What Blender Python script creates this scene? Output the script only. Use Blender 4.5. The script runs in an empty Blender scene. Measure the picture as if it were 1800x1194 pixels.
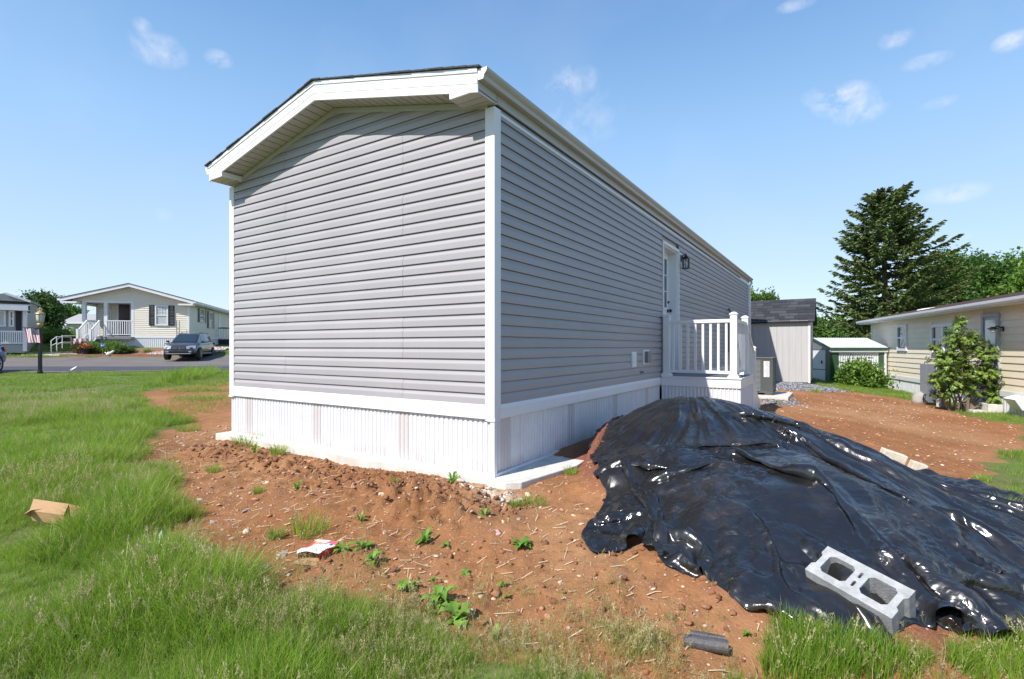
import bpy, math, random, base64, zlib
import numpy as np
from mathutils import Vector, Matrix

# ---------------------------------------------------------------- camera, world, sun, exposure
SC = bpy.context.scene
COL = SC.collection
CX, HY, F = 900.0, 610.0, 897.0          # principal column, horizon row and focal length of the 1800 px photograph
EYE = 1.147                              # eye height above the concrete slab (z = 0)
cam_d = bpy.data.cameras.new('camera')
cam_d.sensor_width = 36.0
cam_d.lens = 36.0 * F / 1800.0
cam_d.shift_y = (HY - 597.0) / 1800.0
cam_d.clip_start = 0.05
cam_d.clip_end = 5000.0
cam = bpy.data.objects.new('camera', cam_d)
cam.location = (0, 0, EYE)
cam.rotation_euler = (math.radians(90), 0, 0)
COL.objects.link(cam)
SC.camera = cam

SUN_TO = Vector((-0.749, -0.708, 1.10)).normalized()
SUN_EL = math.asin(SUN_TO.z)
SUN_AZ = math.atan2(SUN_TO.x, SUN_TO.y)  # clockwise from +Y
sun_d = bpy.data.lights.new('sun', 'SUN')
sun_d.energy = 5.0
sun_d.angle = math.radians(0.53)
sun_d.color = (1.0, 0.955, 0.89)
sun = bpy.data.objects.new('sun', sun_d)
sun.rotation_euler = SUN_TO.to_track_quat('Z', 'Y').to_euler()
COL.objects.link(sun)

world = bpy.data.worlds.new('World')
SC.world = world
world.use_nodes = True
def rgba3(c): return (c[0], c[1], c[2], 1.0)
def build_world():
    nt = world.node_tree
    N, L = nt.nodes, nt.links
    N.clear()
    out = N.new('ShaderNodeOutputWorld')
    bg = N.new('ShaderNodeBackground')
    bg.inputs['Strength'].default_value = 0.115
    sky = N.new('ShaderNodeTexSky')
    sky.sky_type = 'NISHITA'
    sky.sun_disc = False
    sky.sun_elevation = SUN_EL
    sky.sun_rotation = SUN_AZ
    sky.altitude = 0
    sky.air_density = 1.0
    sky.dust_density = 0.3
    sky.ozone_density = 2.2
    tc = N.new('ShaderNodeTexCoord')
    nz = N.new('ShaderNodeTexNoise')
    nz.inputs['Scale'].default_value = 26.0
    nz.inputs['Detail'].default_value = 7.0
    nz.inputs['Roughness'].default_value = 0.62
    nz.inputs['Distortion'].default_value = 0.4
    L.new(tc.outputs['Generated'], nz.inputs['Vector'])
    def M(op, a, b=None, c=None):
        n = N.new('ShaderNodeMath'); n.operation = op
        for i, v in enumerate((a, b, c)):
            if v is None: continue
            if isinstance(v, (int, float)): n.inputs[i].default_value = v
            else: L.new(v, n.inputs[i])
        return n.outputs[0]
    def dot(vec):
        n = N.new('ShaderNodeVectorMath'); n.operation = 'DOT_PRODUCT'
        L.new(tc.outputs['Generated'], n.inputs[0]); n.inputs[1].default_value = vec
        return n.outputs['Value']
    # small fair-weather clouds: direction, half width, half height (radians), density
    puffs = [(250,46,14,13,.35),(276,88,42,26,.55),(292,74,22,12,.4),(385,104,20,14,.6),(1010,142,42,26,.55),(980,158,26,14,.5),
             (1020,205,70,46,.30),(1484,176,46,26,.85),(1510,190,40,26,.7),(1440,170,26,16,.5),(1575,68,24,15,.6),(1628,108,34,12,.45),(1780,72,26,16,.7),
             (1678,340,44,16,.5),(1655,180,28,9,.35),(272,375,26,14,.22),(1400,8,30,10,.45),(1690,414,22,8,.2),
             (2250,260,90,34,.7),(2600,120,120,50,.6),(-420,200,110,44,.6),(-700,60,120,60,.6),(3100,400,160,40,.5)]
    tot = None
    for px, py, hw, hh, dens in puffs:
        d = Vector(((px-CX)/F, 1.0, (HY-py)/F)); s = d.length; d.normalize()
        rt = d.cross(Vector((0,0,1))).normalized(); up = rt.cross(d).normalized()
        a = M('DIVIDE', dot(rt), 1.2*hw/F/s); b = M('DIVIDE', dot(up), 1.2*hh/F/s)
        r2 = M('ADD', M('MULTIPLY', a, a), M('MULTIPLY', b, b))
        front = M('GREATER_THAN', dot(d), 0.2)
        m = M('MULTIPLY', M('SUBTRACT', 1.0, r2), front)
        m = M('MAXIMUM', m, 0.0)
        m = M('MULTIPLY', m, dens)
        tot = m if tot is None else M('MAXIMUM', tot, m)
    v = M('MULTIPLY', tot, M('MAXIMUM', M('MULTIPLY', M('SUBTRACT', nz.outputs['Fac'], 0.40), 3.0), 0.0))
    v = M('MINIMUM', v, 0.85)
    # a breath of thin veil in patches
    nz2 = N.new('ShaderNodeTexNoise')
    nz2.inputs['Scale'].default_value = 3.0; nz2.inputs['Detail'].default_value = 5.0
    L.new(tc.outputs['Generated'], nz2.inputs['Vector'])
    veil = M('MULTIPLY', M('MAXIMUM', M('SUBTRACT', nz2.outputs['Fac'], 0.5), 0.0), 0.35)
    v = M('MAXIMUM', v, veil)
    mix = N.new('ShaderNodeMixRGB')
    mix.inputs['Color2'].default_value = (6.6, 6.5, 6.8, 1)
    hs = N.new('ShaderNodeHueSaturation')
    hs.inputs['Saturation'].default_value = 1.0
    L.new(sky.outputs['Color'], hs.inputs['Color'])
    # elevation gradient of clear summer air laid over the computed sky
    sx = N.new('ShaderNodeSeparateXYZ'); L.new(tc.outputs['Generated'], sx.inputs[0])
    cr = N.new('ShaderNodeValToRGB')
    k = 1.0/8.0
    stops = [(0.0,(.56,.69,.81)),(.03,(.56,.69,.82)),(.16,(.44,.605,.81)),(.36,(.28,.485,.77)),(.60,(.11,.26,.54)),(1.0,(.055,.15,.38))]
    el = cr.color_ramp.elements
    el[0].position, el[0].color = stops[0][0], rgba3(stops[0][1]); el[1].position, el[1].color = stops[-1][0], rgba3(stops[-1][1])
    for p_, c_ in stops[1:-1]:
        e = el.new(p_); e.color = rgba3(c_)
    L.new(sx.outputs['Z'], cr.inputs['Fac'])
    gm = N.new('ShaderNodeVectorMath'); gm.operation = 'SCALE'; gm.inputs['Scale'].default_value = 1/0.115
    L.new(cr.outputs['Color'], gm.inputs[0])
    m2 = N.new('ShaderNodeMixRGB'); m2.inputs['Fac'].default_value = .8
    L.new(hs.outputs['Color'], m2.inputs['Color1']); L.new(gm.outputs['Vector'], m2.inputs['Color2'])
    L.new(m2.outputs['Color'], mix.inputs['Color1'])
    L.new(v, mix.inputs['Fac'])
    L.new(mix.outputs['Color'], bg.inputs['Color'])
    L.new(bg.outputs['Background'], out.inputs['Surface'])
build_world()
SC.view_settings.view_transform = 'Standard'
SC.view_settings.look = 'None'
SC.view_settings.exposure = 0.48
SC.view_settings.gamma = 1.0
SC.view_settings.use_curve_mapping = False

random.seed(7)
RNG = np.random.default_rng(11)

# ---------------------------------------------------------------- noise and geometry of the land
def _hash(ix, iy, seed):
    h = (ix.astype(np.int64) * 374761393 + iy.astype(np.int64) * 668265263 + seed * 974634777) & 0xffffffff
    h = ((h ^ (h >> 13)) * 1274126177) & 0xffffffff
    return ((h ^ (h >> 16)) & 0xffff) / 65535.0
def vnoise(x, y, seed=0):
    x = np.asarray(x, float); y = np.asarray(y, float)
    ix = np.floor(x); iy = np.floor(y); fx = x-ix; fy = y-iy
    u = fx*fx*fx*(fx*(fx*6-15)+10); v = fy*fy*fy*(fy*(fy*6-15)+10)
    a = _hash(ix, iy, seed); b = _hash(ix+1, iy, seed); c = _hash(ix, iy+1, seed); d = _hash(ix+1, iy+1, seed)
    return (a*(1-u)+b*u)*(1-v) + (c*(1-u)+d*u)*v - 0.5
def fbm(x, y, oct=4, seed=0, gain=0.5):
    s = 0; a = 1.0
    for i in range(oct):
        s = s + a*vnoise(x*2**i + 17.3*i, y*2**i - 9.1*i, seed+i); a *= gain
    return s
def sstep(a, b, x):
    t = np.clip((np.asarray(x, float)-a)/(b-a), 0, 1)
    return t*t*(3-2*t)

D1 = (0.5384, 0.8427)                    # along the long wall of the grey home
D2 = (-0.8427, 0.5384)                   # along its front wall, to the left
A0 = (-0.161, 4.51)                      # its near corner
def uv(x, y):
    dx = np.asarray(x, float)-A0[0]; dy = np.asarray(y, float)-A0[1]
    return dx*D1[0]+dy*D1[1], dx*D2[0]+dy*D2[1]
def base_z(x, y):
    x = np.asarray(x, float); y = np.asarray(y, float)
    u, v = uv(x, y)
    w = np.clip(-u, 0, 5.5)
    zl = np.interp(y, [-30,-8,0,5,10,19.2,24,30,32.5,34.6,45,80,200], [-.4,-.35,-.27,-.09,.0,.16,.2,.28,.55,1.02,1.35,1.5,1.2])
    zl = zl + 0.012*np.clip(-x-22, 0, 30)*sstep(26, 33, y)*2.2
    zr = -.05 - .058*w - .125*np.clip(-v-1.5, 0, 3.6) - .02*np.clip(-v-7, 0, 12)
    zr = zr - 0.1*sstep(14, 19, y)*sstep(8, 11, x)
    t = sstep(-.3, 4.5, v)
    return zl*t + zr*(1-t)
def ground_px(px, py):
    """point where the sight line through a photo pixel meets the land"""
    k = (px-CX)/F; m = (HY-py)/F
    lo, hi = 0.8, 60.0
    for Y in np.concatenate([np.arange(.8, 12, .05), np.arange(12, 60, .25)]):
        if EYE + m*Y <= float(base_z(k*Y, Y)):
            break
    return (k*Y, float(Y))
def poly_px(pts): return [ground_px(*p) for p in pts]
def in_poly(x, y, poly):
    x = np.asarray(x, float); y = np.asarray(y, float)
    c = np.zeros(x.shape, bool)
    n = len(poly)
    for i in range(n):
        x1, y1 = poly[i]; x2, y2 = poly[(i+1) % n]
        cond = ((y1 > y) != (y2 > y))
        with np.errstate(divide='ignore', invalid='ignore'):
            xi = (x2-x1)*(y-y1)/((y2-y1) if y2 != y1 else 1e-9)+x1
        c ^= cond & (x < xi)
    return c
def sd_poly(x, y, poly):
    """signed distance, positive inside"""
    x = np.asarray(x, float); y = np.asarray(y, float)
    d = np.full(x.shape, 1e9)
    n = len(poly)
    for i in range(n):
        x1, y1 = poly[i]; x2, y2 = poly[(i+1) % n]
        ex, ey = x2-x1, y2-y1
        t = np.clip(((x-x1)*ex+(y-y1)*ey)/(ex*ex+ey*ey+1e-12), 0, 1)
        d = np.minimum(d, np.hypot(x-x1-t*ex, y-y1-t*ey))
    return np.where(in_poly(x, y, poly), d, -d)

DIRT = poly_px([(406,671),(345,678),(290,684),(240,692),(265,712),(335,742),(262,770),(232,800),(300,832),(300,880),(322,950),(345,1005),(420,1045),
                (520,1065),(700,1110),(860,1150),(1000,1185),(1100,1215)]) + [(.8,1.2),(1.6,1.6),(2.6,2.2)] + \
       poly_px([(1740,1120),(1762,1080)]) + [(5.2,4.0)] + poly_px([(1798,925),(1755,860),(1740,800),(1800,790),(1800,748),(1720,738),(1640,712),(1560,698),(1440,682)]) + [(11.,19.5),(7,19.8),(4.6,19.0)]
DIRT_R = [(1.2,1.9)] + poly_px([(1330,1150),(1380,1125),(1520,1150),(1540,1165),(1600,1185),(1720,1165),(1690,1120),(1745,1115)]) + [(4.6,4.2),(4.2,5.6),(1.4,6.5),(.9,4.4),(.6,3)]
TARP_OUT = [(1.28,6.15),(1.0,5.4),(.86,4.7),(.74,3.9),(.44,3.27),(.48,3.06),(.88,3.13),(.97,2.72),(1.14,2.74),(1.22,2.40),(1.45,2.37),(1.62,2.30),(1.72,2.38),(1.95,2.47),(2.18,2.44),(2.42,2.34),(2.75,2.46),(3.3,2.72),(4.1,3.2),(4.6,3.8),(4.32,4.35),(4.75,4.6),(4.98,5.1),(4.7,5.75),(3.8,6.0),(2.9,6.5),(1.9,6.65),(1.4,6.45)]
PILE_AX = [(1.85,5.5,.60,.80),(2.1,5.1,.62,1.15),(2.75,4.75,.45,1.15),(3.3,4.3,.20,1.1),(2.9,3.4,.20,1.0),(2.1,3.7,.44,1.15),(1.45,4.4,.36,.75),(3.9,3.9,.08,.9),(1.7,3.0,.18,.8)]
def pile_z(x, y):
    x = np.asarray(x, float); y = np.asarray(y, float)
    s = 0
    p = 5.0
    for cx, cy, h, r in PILE_AX:
        d = np.hypot(x-cx, y-cy)/r
        s = s + (h*np.clip(1-d*d*.55, 0, 1)**1.6)**p
    return s**(1/p)
def land_z(x, y, fine=True):
    """base land + pile + heaps and clods"""
    z = base_z(x, y)
    pz = pile_z(x, y)
    u, v = uv(x, y)
    # reddish bank of soil against the skirting, right of the slab
    bank = .10*np.exp(-((v+.35)/.42)**2)*sstep(.9, 1.6, u)*(1-sstep(4.2, 4.9, u))
    z = z + bank
    z = np.maximum(z, z+pz)
    if fine:
        ins = sstep(-.02, .10, sd_poly(x, y, TARP_OUT))
        z = z + ins*(-.03+.035*fbm(x*2.2, y*2.2, 3, 61)+.008*fbm(x*11, y*11, 2, 62))
    if fine:
        near = 1-sstep(9, 14, np.hypot(x, y))
        sd = sd_poly(x, y, DIRT)
        dm = sstep(-.15, .25, sd)
        # ridge of dug clods in front of the front wall
        ridge = np.exp(-((u+.55+.12*fbm(v*1.3, v*0, 2, 5))/.30)**2)*sstep(-.7, 0, v)*(1-sstep(3.4, 4.1, v))
        clump = np.exp(-(((u+.75)/.33)**2+((v-.12)/.50)**2))
        z = z + near*dm*(.030*ridge + .05*clump)
        amp = .018 + .050*ridge + .055*clump
        n = np.abs(fbm(x*7, y*7, 4, 21, .6))*2-.35
        z = z + near*dm*amp*n
        z = z + near*dm*(.004*fbm(x*30, y*30, 2, 33)+.05*fbm(x*1.7, y*1.7, 2, 34))
        z = z + near*(1-dm)*.03*fbm(x*1.5, y*1.5, 3, 41) + near*.03*fbm(x*.8, y*.8, 3, 47)
    return z
def lz(x, y): return float(land_z(np.array([x]), np.array([y]))[0])

# ---------------------------------------------------------------- materials
MATS = {}
def nodes_of(name):
    m = bpy.data.materials.new(name); m.use_nodes = True
    nt = m.node_tree
    b = nt.nodes['Principled BSDF']
    return m, nt, b
def rgba(c): return (c[0], c[1], c[2], 1.0)
def mat(name, col, rough=.6, metal=0., spec=.5, var=.0, vscale=4., bump=0., bscale=60., col2=None, stretch=None, coat=0., inst=0., trans=0., alpha=1., detail=5.):
    if name in MATS: return MATS[name]
    m, nt, b = nodes_of(name)
    N, L = nt.nodes, nt.links
    b.inputs['Roughness'].default_value = rough
    b.inputs['Metallic'].default_value = metal
    b.inputs['Specular IOR Level'].default_value = spec
    b.inputs['Coat Weight'].default_value = coat
    b.inputs['Transmission Weight'].default_value = trans
    b.inputs['Base Color'].default_value = rgba(col)
    tc = N.new('ShaderNodeTexCoord')
    vec = tc.outputs['Object']
    if stretch:
        mp = N.new('ShaderNodeMapping'); mp.inputs['Scale'].default_value = stretch
        L.new(vec, mp.inputs['Vector']); vec = mp.outputs['Vector']
    if col2 is not None or var > 0:
        nz = N.new('ShaderNodeTexNoise'); nz.inputs['Scale'].default_value = vscale; nz.inputs['Detail'].default_value = detail
        L.new(vec, nz.inputs['Vector'])
        rp = N.new('ShaderNodeMapRange'); rp.inputs['From Min'].default_value = .3; rp.inputs['From Max'].default_value = .7
        L.new(nz.outputs['Fac'], rp.inputs['Value'])
        mx = N.new('ShaderNodeMixRGB')
        c2 = col2 if col2 is not None else tuple(min(1, c*(1+var)) for c in col)
        c1 = col if col2 is not None else tuple(c*(1-var) for c in col)
        mx.inputs['Color1'].default_value = rgba(c1); mx.inputs['Color2'].default_value = rgba(c2)
        L.new(rp.outputs['Result'], mx.inputs['Fac'])
        co = mx.outputs['Color']
        if inst > 0:
            oi = N.new('ShaderNodeObjectInfo')
            hs = N.new('ShaderNodeHueSaturation')
            r2 = N.new('ShaderNodeMapRange'); r2.inputs['To Min'].default_value = 1-inst; r2.inputs['To Max'].default_value = 1+inst
            L.new(oi.outputs['Random'], r2.inputs['Value']); L.new(r2.outputs['Result'], hs.inputs['Value']); L.new(co, hs.inputs['Color'])
            co = hs.outputs['Color']
        L.new(co, b.inputs['Base Color'])
    if bump > 0:
        nb = N.new('ShaderNodeTexNoise'); nb.inputs['Scale'].default_value = bscale; nb.inputs['Detail'].default_value = 4
        L.new(vec, nb.inputs['Vector'])
        bp = N.new('ShaderNodeBump'); bp.inputs['Strength'].default_value = bump; bp.inputs['Distance'].default_value = .01
        L.new(nb.outputs['Fac'], bp.inputs['Height']); L.new(bp.outputs['Normal'], b.inputs['Normal'])
    MATS[name] = m
    return m

M_SIDING = mat('grey_vinyl', (.335,.318,.335), .42, spec=.45, var=.04, vscale=1.2, bump=.10, bscale=9, inst=.035)
M_WHITE = mat('white_vinyl', (.72,.72,.74), .38, var=.03, vscale=2.5, bump=.05, bscale=90)
M_WHITE_PAINT = mat('white_paint', (.74,.73,.73), .45, var=.03, vscale=3)
def skirt_mat():
    m = mat('white_skirting', (.66,.66,.69), .42, var=.04, vscale=5, bump=.05)
    nt = m.node_tree; N, L = nt.nodes, nt.links; b = nt.nodes['Principled BSDF']
    src = b.inputs['Base Color'].links[0].from_socket
    tc = N.new('ShaderNodeTexCoord'); sx = N.new('ShaderNodeSeparateXYZ'); L.new(tc.outputs['Object'], sx.inputs[0])
    nz = N.new('ShaderNodeTexNoise'); nz.inputs['Scale'].default_value = 7; nz.inputs['Detail'].default_value = 8; L.new(tc.outputs['Object'], nz.inputs['Vector'])
    h = N.new('ShaderNodeMath'); h.operation = 'MULTIPLY_ADD'; h.inputs[1].default_value = .38; h.inputs[2].default_value = -.10; L.new(nz.outputs['Fac'], h.inputs[0])
    d = N.new('ShaderNodeMath'); d.operation = 'SUBTRACT'; L.new(h.outputs[0], d.inputs[0]); L.new(sx.outputs['Z'], d.inputs[1])
    r = N.new('ShaderNodeMapRange'); r.inputs['From Min'].default_value = -.03; r.inputs['From Max'].default_value = .12; r.inputs['To Max'].default_value = .42; L.new(d.outputs[0], r.inputs['Value'])
    mx = N.new('ShaderNodeMixRGB'); mx.inputs['Color2'].default_value = (.42,.28,.18,1); L.new(r.outputs['Result'], mx.inputs['Fac']); L.new(src, mx.inputs['Color1']); L.new(mx.outputs['Color'], b.inputs['Base Color'])
    return m
M_SKIRT = skirt_mat()
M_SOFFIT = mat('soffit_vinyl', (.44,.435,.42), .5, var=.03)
M_GUTTER = mat('gutter_metal', (.41,.395,.37), .35, var=.06, vscale=6, stretch=(.4,4,4))
M_SHINGLE = mat('dark_shingle', (.035,.036,.042), .92, col2=(.075,.075,.085), vscale=40, bump=.6, bscale=300)
M_BROWN_SHINGLE = mat('brown_shingle', (.10,.065,.06), .92, col2=(.15,.10,.095), vscale=30, bump=.5, bscale=200)
M_CONC = mat('concrete', (.50,.47,.42), .9, col2=(.64,.62,.57), vscale=6, bump=.5, bscale=60)
M_CONC_ROUGH = mat('broken_concrete', (.42,.36,.29), .95, col2=(.62,.56,.48), vscale=14, bump=1., bscale=40)
M_BLACK = mat('black_metal', (.012,.012,.013), .35, spec=.5)
M_DARK = mat('dark_interior', (.02,.018,.02), .7)
M_DOOR = mat('white_door', (.78,.78,.82), .35, var=.02)
M_DECK = mat('grey_composite', (.20,.20,.215), .6, var=.12, vscale=8, stretch=(1,12,1), bump=.2)
M_GREYMET = mat('grey_metal', (.20,.205,.215), .45, metal=.3, var=.08)
M_GLASS = mat('window_glass', (.035,.05,.06), .04, spec=.9)
M_CURTAIN = mat('curtain_behind_glass', (.42,.45,.45), .12, spec=.8, var=.08, vscale=2, stretch=(14,14,1))

# ---------------------------------------------------------------- mesh helpers
class MB:
    def __init__(s): s.v = []; s.f = []; s.mi = []; s.m = 0
    def add(s, vs, fs):
        o = len(s.v); s.v += [tuple(map(float, p)) for p in vs]
        for f in fs: s.f.append(tuple(i+o for i in f)); s.mi.append(s.m)
        return s
    def box(s, x0, x1, y0, y1, z0, z1):
        return s.add([(x0,y0,z0),(x1,y0,z0),(x1,y1,z0),(x0,y1,z0),(x0,y0,z1),(x1,y0,z1),(x1,y1,z1),(x0,y1,z1)],
                     [(0,3,2,1),(4,5,6,7),(0,1,5,4),(1,2,6,5),(2,3,7,6),(3,0,4,7)])
    def hexa(s, p):   # eight corners: bottom four, top four
        return s.add(p, [(0,3,2,1),(4,5,6,7),(0,1,5,4),(1,2,6,5),(2,3,7,6),(3,0,4,7)])
    def prism(s, poly, axis, a, b):
        """polygon (two coords) extruded along axis from a to b"""
        n = len(poly)
        def pt(p, c):
            if axis == 0: return (c, p[0], p[1])
            if axis == 1: return (p[0], c, p[1])
            return (p[0], p[1], c)
        vs = [pt(p, a) for p in poly]+[pt(p, b) for p in poly]
        fs = [tuple(range(n))[::-1], tuple(range(n, 2*n))]
        fs += [(i, (i+1) % n, n+(i+1) % n, n+i) for i in range(n)]
        return s.add(vs, fs)
    def tube(s, pts, r, n=8, cap=True):
        pts = [Vector(p) for p in pts]
        rs = r if isinstance(r, (list, tuple)) else [r]*len(pts)
        vs = []; fs = []
        prev = None
        for i, p in enumerate(pts):
            t = (pts[min(i+1, len(pts)-1)]-pts[max(i-1, 0)])
            t = t.normalized() if t.length > 1e-9 else Vector((0,0,1))
            if prev is None:
                a = t.orthogonal().normalized()
            else:
                a = (prev - t*prev.dot(t)); a = a.normalized() if a.length > 1e-6 else t.orthogonal().normalized()
            prev = a
            b = t.cross(a)
            for k in range(n):
                an = 2*math.pi*k/n
                vs.append(p+(a*math.cos(an)+b*math.sin(an))*rs[i])
        for i in range(len(pts)-1):
            for k in range(n):
                fs.append((i*n+k, i*n+(k+1) % n, (i+1)*n+(k+1) % n, (i+1)*n+k))
        if cap:
            fs.append(tuple(range(n))[::-1]); fs.append(tuple((len(pts)-1)*n+k for k in range(n)))
        return s.add(vs, fs)
    def lathe(s, prof, c=(0,0,0), n=16):
        vs = []; fs = []
        for r, z in prof:
            for k in range(n):
                an = 2*math.pi*k/n
                vs.append((c[0]+r*math.cos(an), c[1]+r*math.sin(an), c[2]+z))
        for i in range(len(prof)-1):
            for k in range(n):
                fs.append((i*n+k, i*n+(k+1) % n, (i+1)*n+(k+1) % n, (i+1)*n+k))
        fs.append(tuple(range(n))[::-1]); fs.append(tuple((len(prof)-1)*n+k for k in range(n)))
        return s.add(vs, fs)
    def quad(s, a, b, c, d): return s.add([a,b,c,d], [(0,1,2,3)])
    def mesh(s, name, mats):
        me = bpy.data.meshes.new(name)
        me.from_pydata(s.v, [], s.f)
        for m in (mats if isinstance(mats, (list, tuple)) else [mats]): me.materials.append(m)
        if any(s.mi): me.polygons.foreach_set('material_index', s.mi)
        me.update()
        return me
    def build(s, name, mats, parent=None, smooth=False, bevel=0., loc=None, label=None):
        me = s.mesh(name, mats)
        return link(name, me, parent, smooth, bevel, loc, label)
def link(name, me, parent=None, smooth=False, bevel=0., loc=None, label=None):
    o = bpy.data.objects.new(name, me); COL.objects.link(o)
    if parent is not None: o.parent = parent
    if loc is not None: o.location = loc
    if smooth:
        me.polygons.foreach_set('use_smooth', [True]*len(me.polygons))
    if bevel > 0:
        b = o.modifiers.new('bevel', 'BEVEL'); b.width = bevel; b.segments = 2; b.limit_method = 'ANGLE'
    if label: o['label'] = label
    return o
def grid_mesh(name, P, mats, mask=None):
    """P: (n, m, 3) array"""
    n, m, _ = P.shape
    idx = np.arange(n*m).reshape(n, m)
    q = np.stack([idx[:-1,:-1], idx[1:,:-1], idx[1:,1:], idx[:-1,1:]], -1)
    if mask is not None:
        q = q[mask]
    q = q.reshape(-1, 4)
    me = bpy.data.meshes.new(name)
    me.vertices.add(n*m); me.vertices.foreach_set('co', P.reshape(-1).astype(np.float32))
    me.loops.add(q.size); me.loops.foreach_set('vertex_index', q.reshape(-1).astype(np.int32))
    me.polygons.add(len(q)); me.polygons.foreach_set('loop_start', np.arange(0, q.size, 4, dtype=np.int32))
    me.polygons.foreach_set('loop_total', np.full(len(q), 4, np.int32))
    me.polygons.foreach_set('use_smooth', np.ones(len(q), bool))
    for mm in (mats if isinstance(mats, (list, tuple)) else [mats]): me.materials.append(mm)
    me.update(calc_edges=True)
    return me
def tris_mesh(name, V, Fc, mats, smooth=False, mi=None):
    V = np.asarray(V, np.float32); Fc = np.asarray(Fc, np.int32)
    k = Fc.shape[1]
    me = bpy.data.meshes.new(name)
    me.vertices.add(len(V)); me.vertices.foreach_set('co', V.reshape(-1))
    me.loops.add(Fc.size); me.loops.foreach_set('vertex_index', Fc.reshape(-1))
    me.polygons.add(len(Fc)); me.polygons.foreach_set('loop_start', np.arange(0, Fc.size, k, dtype=np.int32))
    me.polygons.foreach_set('loop_total', np.full(len(Fc), k, np.int32))
    for mm in (mats if isinstance(mats, (list, tuple)) else [mats]): me.materials.append(mm)
    if mi is not None: me.polygons.foreach_set('material_index', np.asarray(mi, np.int32))
    if smooth: me.polygons.foreach_set('use_smooth', np.ones(len(Fc), bool))
    me.update(calc_edges=True)
    return me
def thing(name, label, cat, loc=(0,0,0), rz=0., group=None):
    o = bpy.data.objects.new(name, None); COL.objects.link(o)
    o.empty_display_size = .2
    o.location = loc; o.rotation_euler = (0,0,rz)
    o['label'] = label; o['category'] = cat
    if group: o['group'] = group
    return o
def tag(o, label, cat, group=None):
    o['label'] = label; o['category'] = cat
    if group: o['group'] = group
    return o
def kind(o, k, label=None, cat=None):
    o['kind'] = k
    if label: o['label'] = label
    if cat: o['category'] = cat
    return o
class Frame:
    """vertical plan frame: origin, heading; maps photo pixels onto its planes"""
    def __init__(s, ox, oy, ang):
        s.o = (ox, oy); s.a = ang; s.ex = (math.cos(ang), math.sin(ang)); s.ey = (-math.sin(ang), math.cos(ang))
    def w(s, lx, ly): return (s.o[0]+lx*s.ex[0]+ly*s.ey[0], s.o[1]+lx*s.ex[1]+ly*s.ey[1])
    def fx(s, px, py, ly):
        k = (px-CX)/F; bx, by = s.o[0]+ly*s.ey[0], s.o[1]+ly*s.ey[1]
        t = (k*by-bx)/(s.ex[0]-k*s.ex[1]); Y = by+t*s.ex[1]
        return t, EYE+(HY-py)/F*Y
    def fy(s, px, py, lx):
        k = (px-CX)/F; bx, by = s.o[0]+lx*s.ex[0], s.o[1]+lx*s.ex[1]
        t = (k*by-bx)/(s.ey[0]-k*s.ey[1]); Y = by+t*s.ey[1]
        return t, EYE+(HY-py)/F*Y
# ---------------------------------------------------------------- ground sheet
def axis(segs):
    out = [segs[0][0]]
    for a, b, st in segs:
        n = max(1, int(round((b-a)/st)))
        out += list(a+(b-a)*np.arange(1, n+1)/n)
    return np.array(out)
def build_ground():
    xs = axis([(-900,-300,150),(-300,-100,40),(-100,-40,8),(-40,-14,1.2),(-14,-6,.22),(-6,-3.5,.07),(-3.5,4.6,.026),(4.6,7,.07),(7,14,.22),(14,30,1.2),(30,100,8),(100,300,40),(300,900,150)])
    ys = axis([(-300,-20,40),(-20,-2,2),(-2,1.2,.25),(1.2,6.4,.026),(6.4,9,.07),(9,14,.2),(14,40,.45),(40,60,2),(60,150,10),(150,400,50),(400,1500,220)])
    X, Y = np.meshgrid(xs, ys, indexing='ij')
    Z = land_z(X, Y)
    u, v = uv(X, Y)
    # the land keeps under the home and the slab
    under = (u > -.02) & (u < 15.2) & (v > .02) & (v < 4.2)
    Z = np.where(under, np.minimum(Z, -.12), Z)
    # concrete slab keeps clear of the soil at the near corner
    slab = sd_poly(u, v, SLAB_UV)
    Z = np.where(slab > -.03, np.minimum(Z, -.03 + .06*sstep(.05, .5, -slab)), Z)
    soilcover = sstep(.75, 1.35, u)*(v < .1)*(slab > -.1)
    Z = Z + soilcover*.06
    me = grid_mesh('ground', np.stack([X, Y, Z], -1), ground_material())
    sd = sd_poly(X, Y, DIRT); sd2 = sd_poly(X, Y, DIRT_R)
    nz = fbm(X*3, Y*3, 3, 3)
    dirt = np.maximum(sstep(-.18, .12, sd+.3*nz), sstep(-.1, .1, sd2+.2*nz))
    # far lawn behind: all grass
    bank = np.exp(-((v+.55)/.42)**2)*sstep(.3, 1.0, u)*(1-sstep(4.6, 5.2, u))
    pile = sstep(.02, .12, pile_z(X, Y))
    red = np.clip(np.maximum(bank*1.2, pile), 0, 1)
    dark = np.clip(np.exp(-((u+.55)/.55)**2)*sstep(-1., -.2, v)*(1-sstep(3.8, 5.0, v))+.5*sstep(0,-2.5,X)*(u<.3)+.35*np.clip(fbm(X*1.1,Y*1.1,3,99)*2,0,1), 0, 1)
    pale = np.clip(np.exp(-(((u+.26)/.12)**2+((v+.1)/.28)**2))*1.3, 0, 1)
    sparse = np.clip(1-sstep(0, 2.2, np.abs(Y-2.2)), 0, 1)
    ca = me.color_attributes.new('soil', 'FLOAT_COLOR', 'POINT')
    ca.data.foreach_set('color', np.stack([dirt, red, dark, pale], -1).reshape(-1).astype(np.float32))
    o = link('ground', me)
    kind(o, 'structure')
    return o
SLAB_UV = [(-.115,4.42),(-.115,.25),(-.10,-.19),(-.02,-.30),(.79,-.43),(1.5,-.35),(4.0,-.35),(4.0,4.42)]
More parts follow.
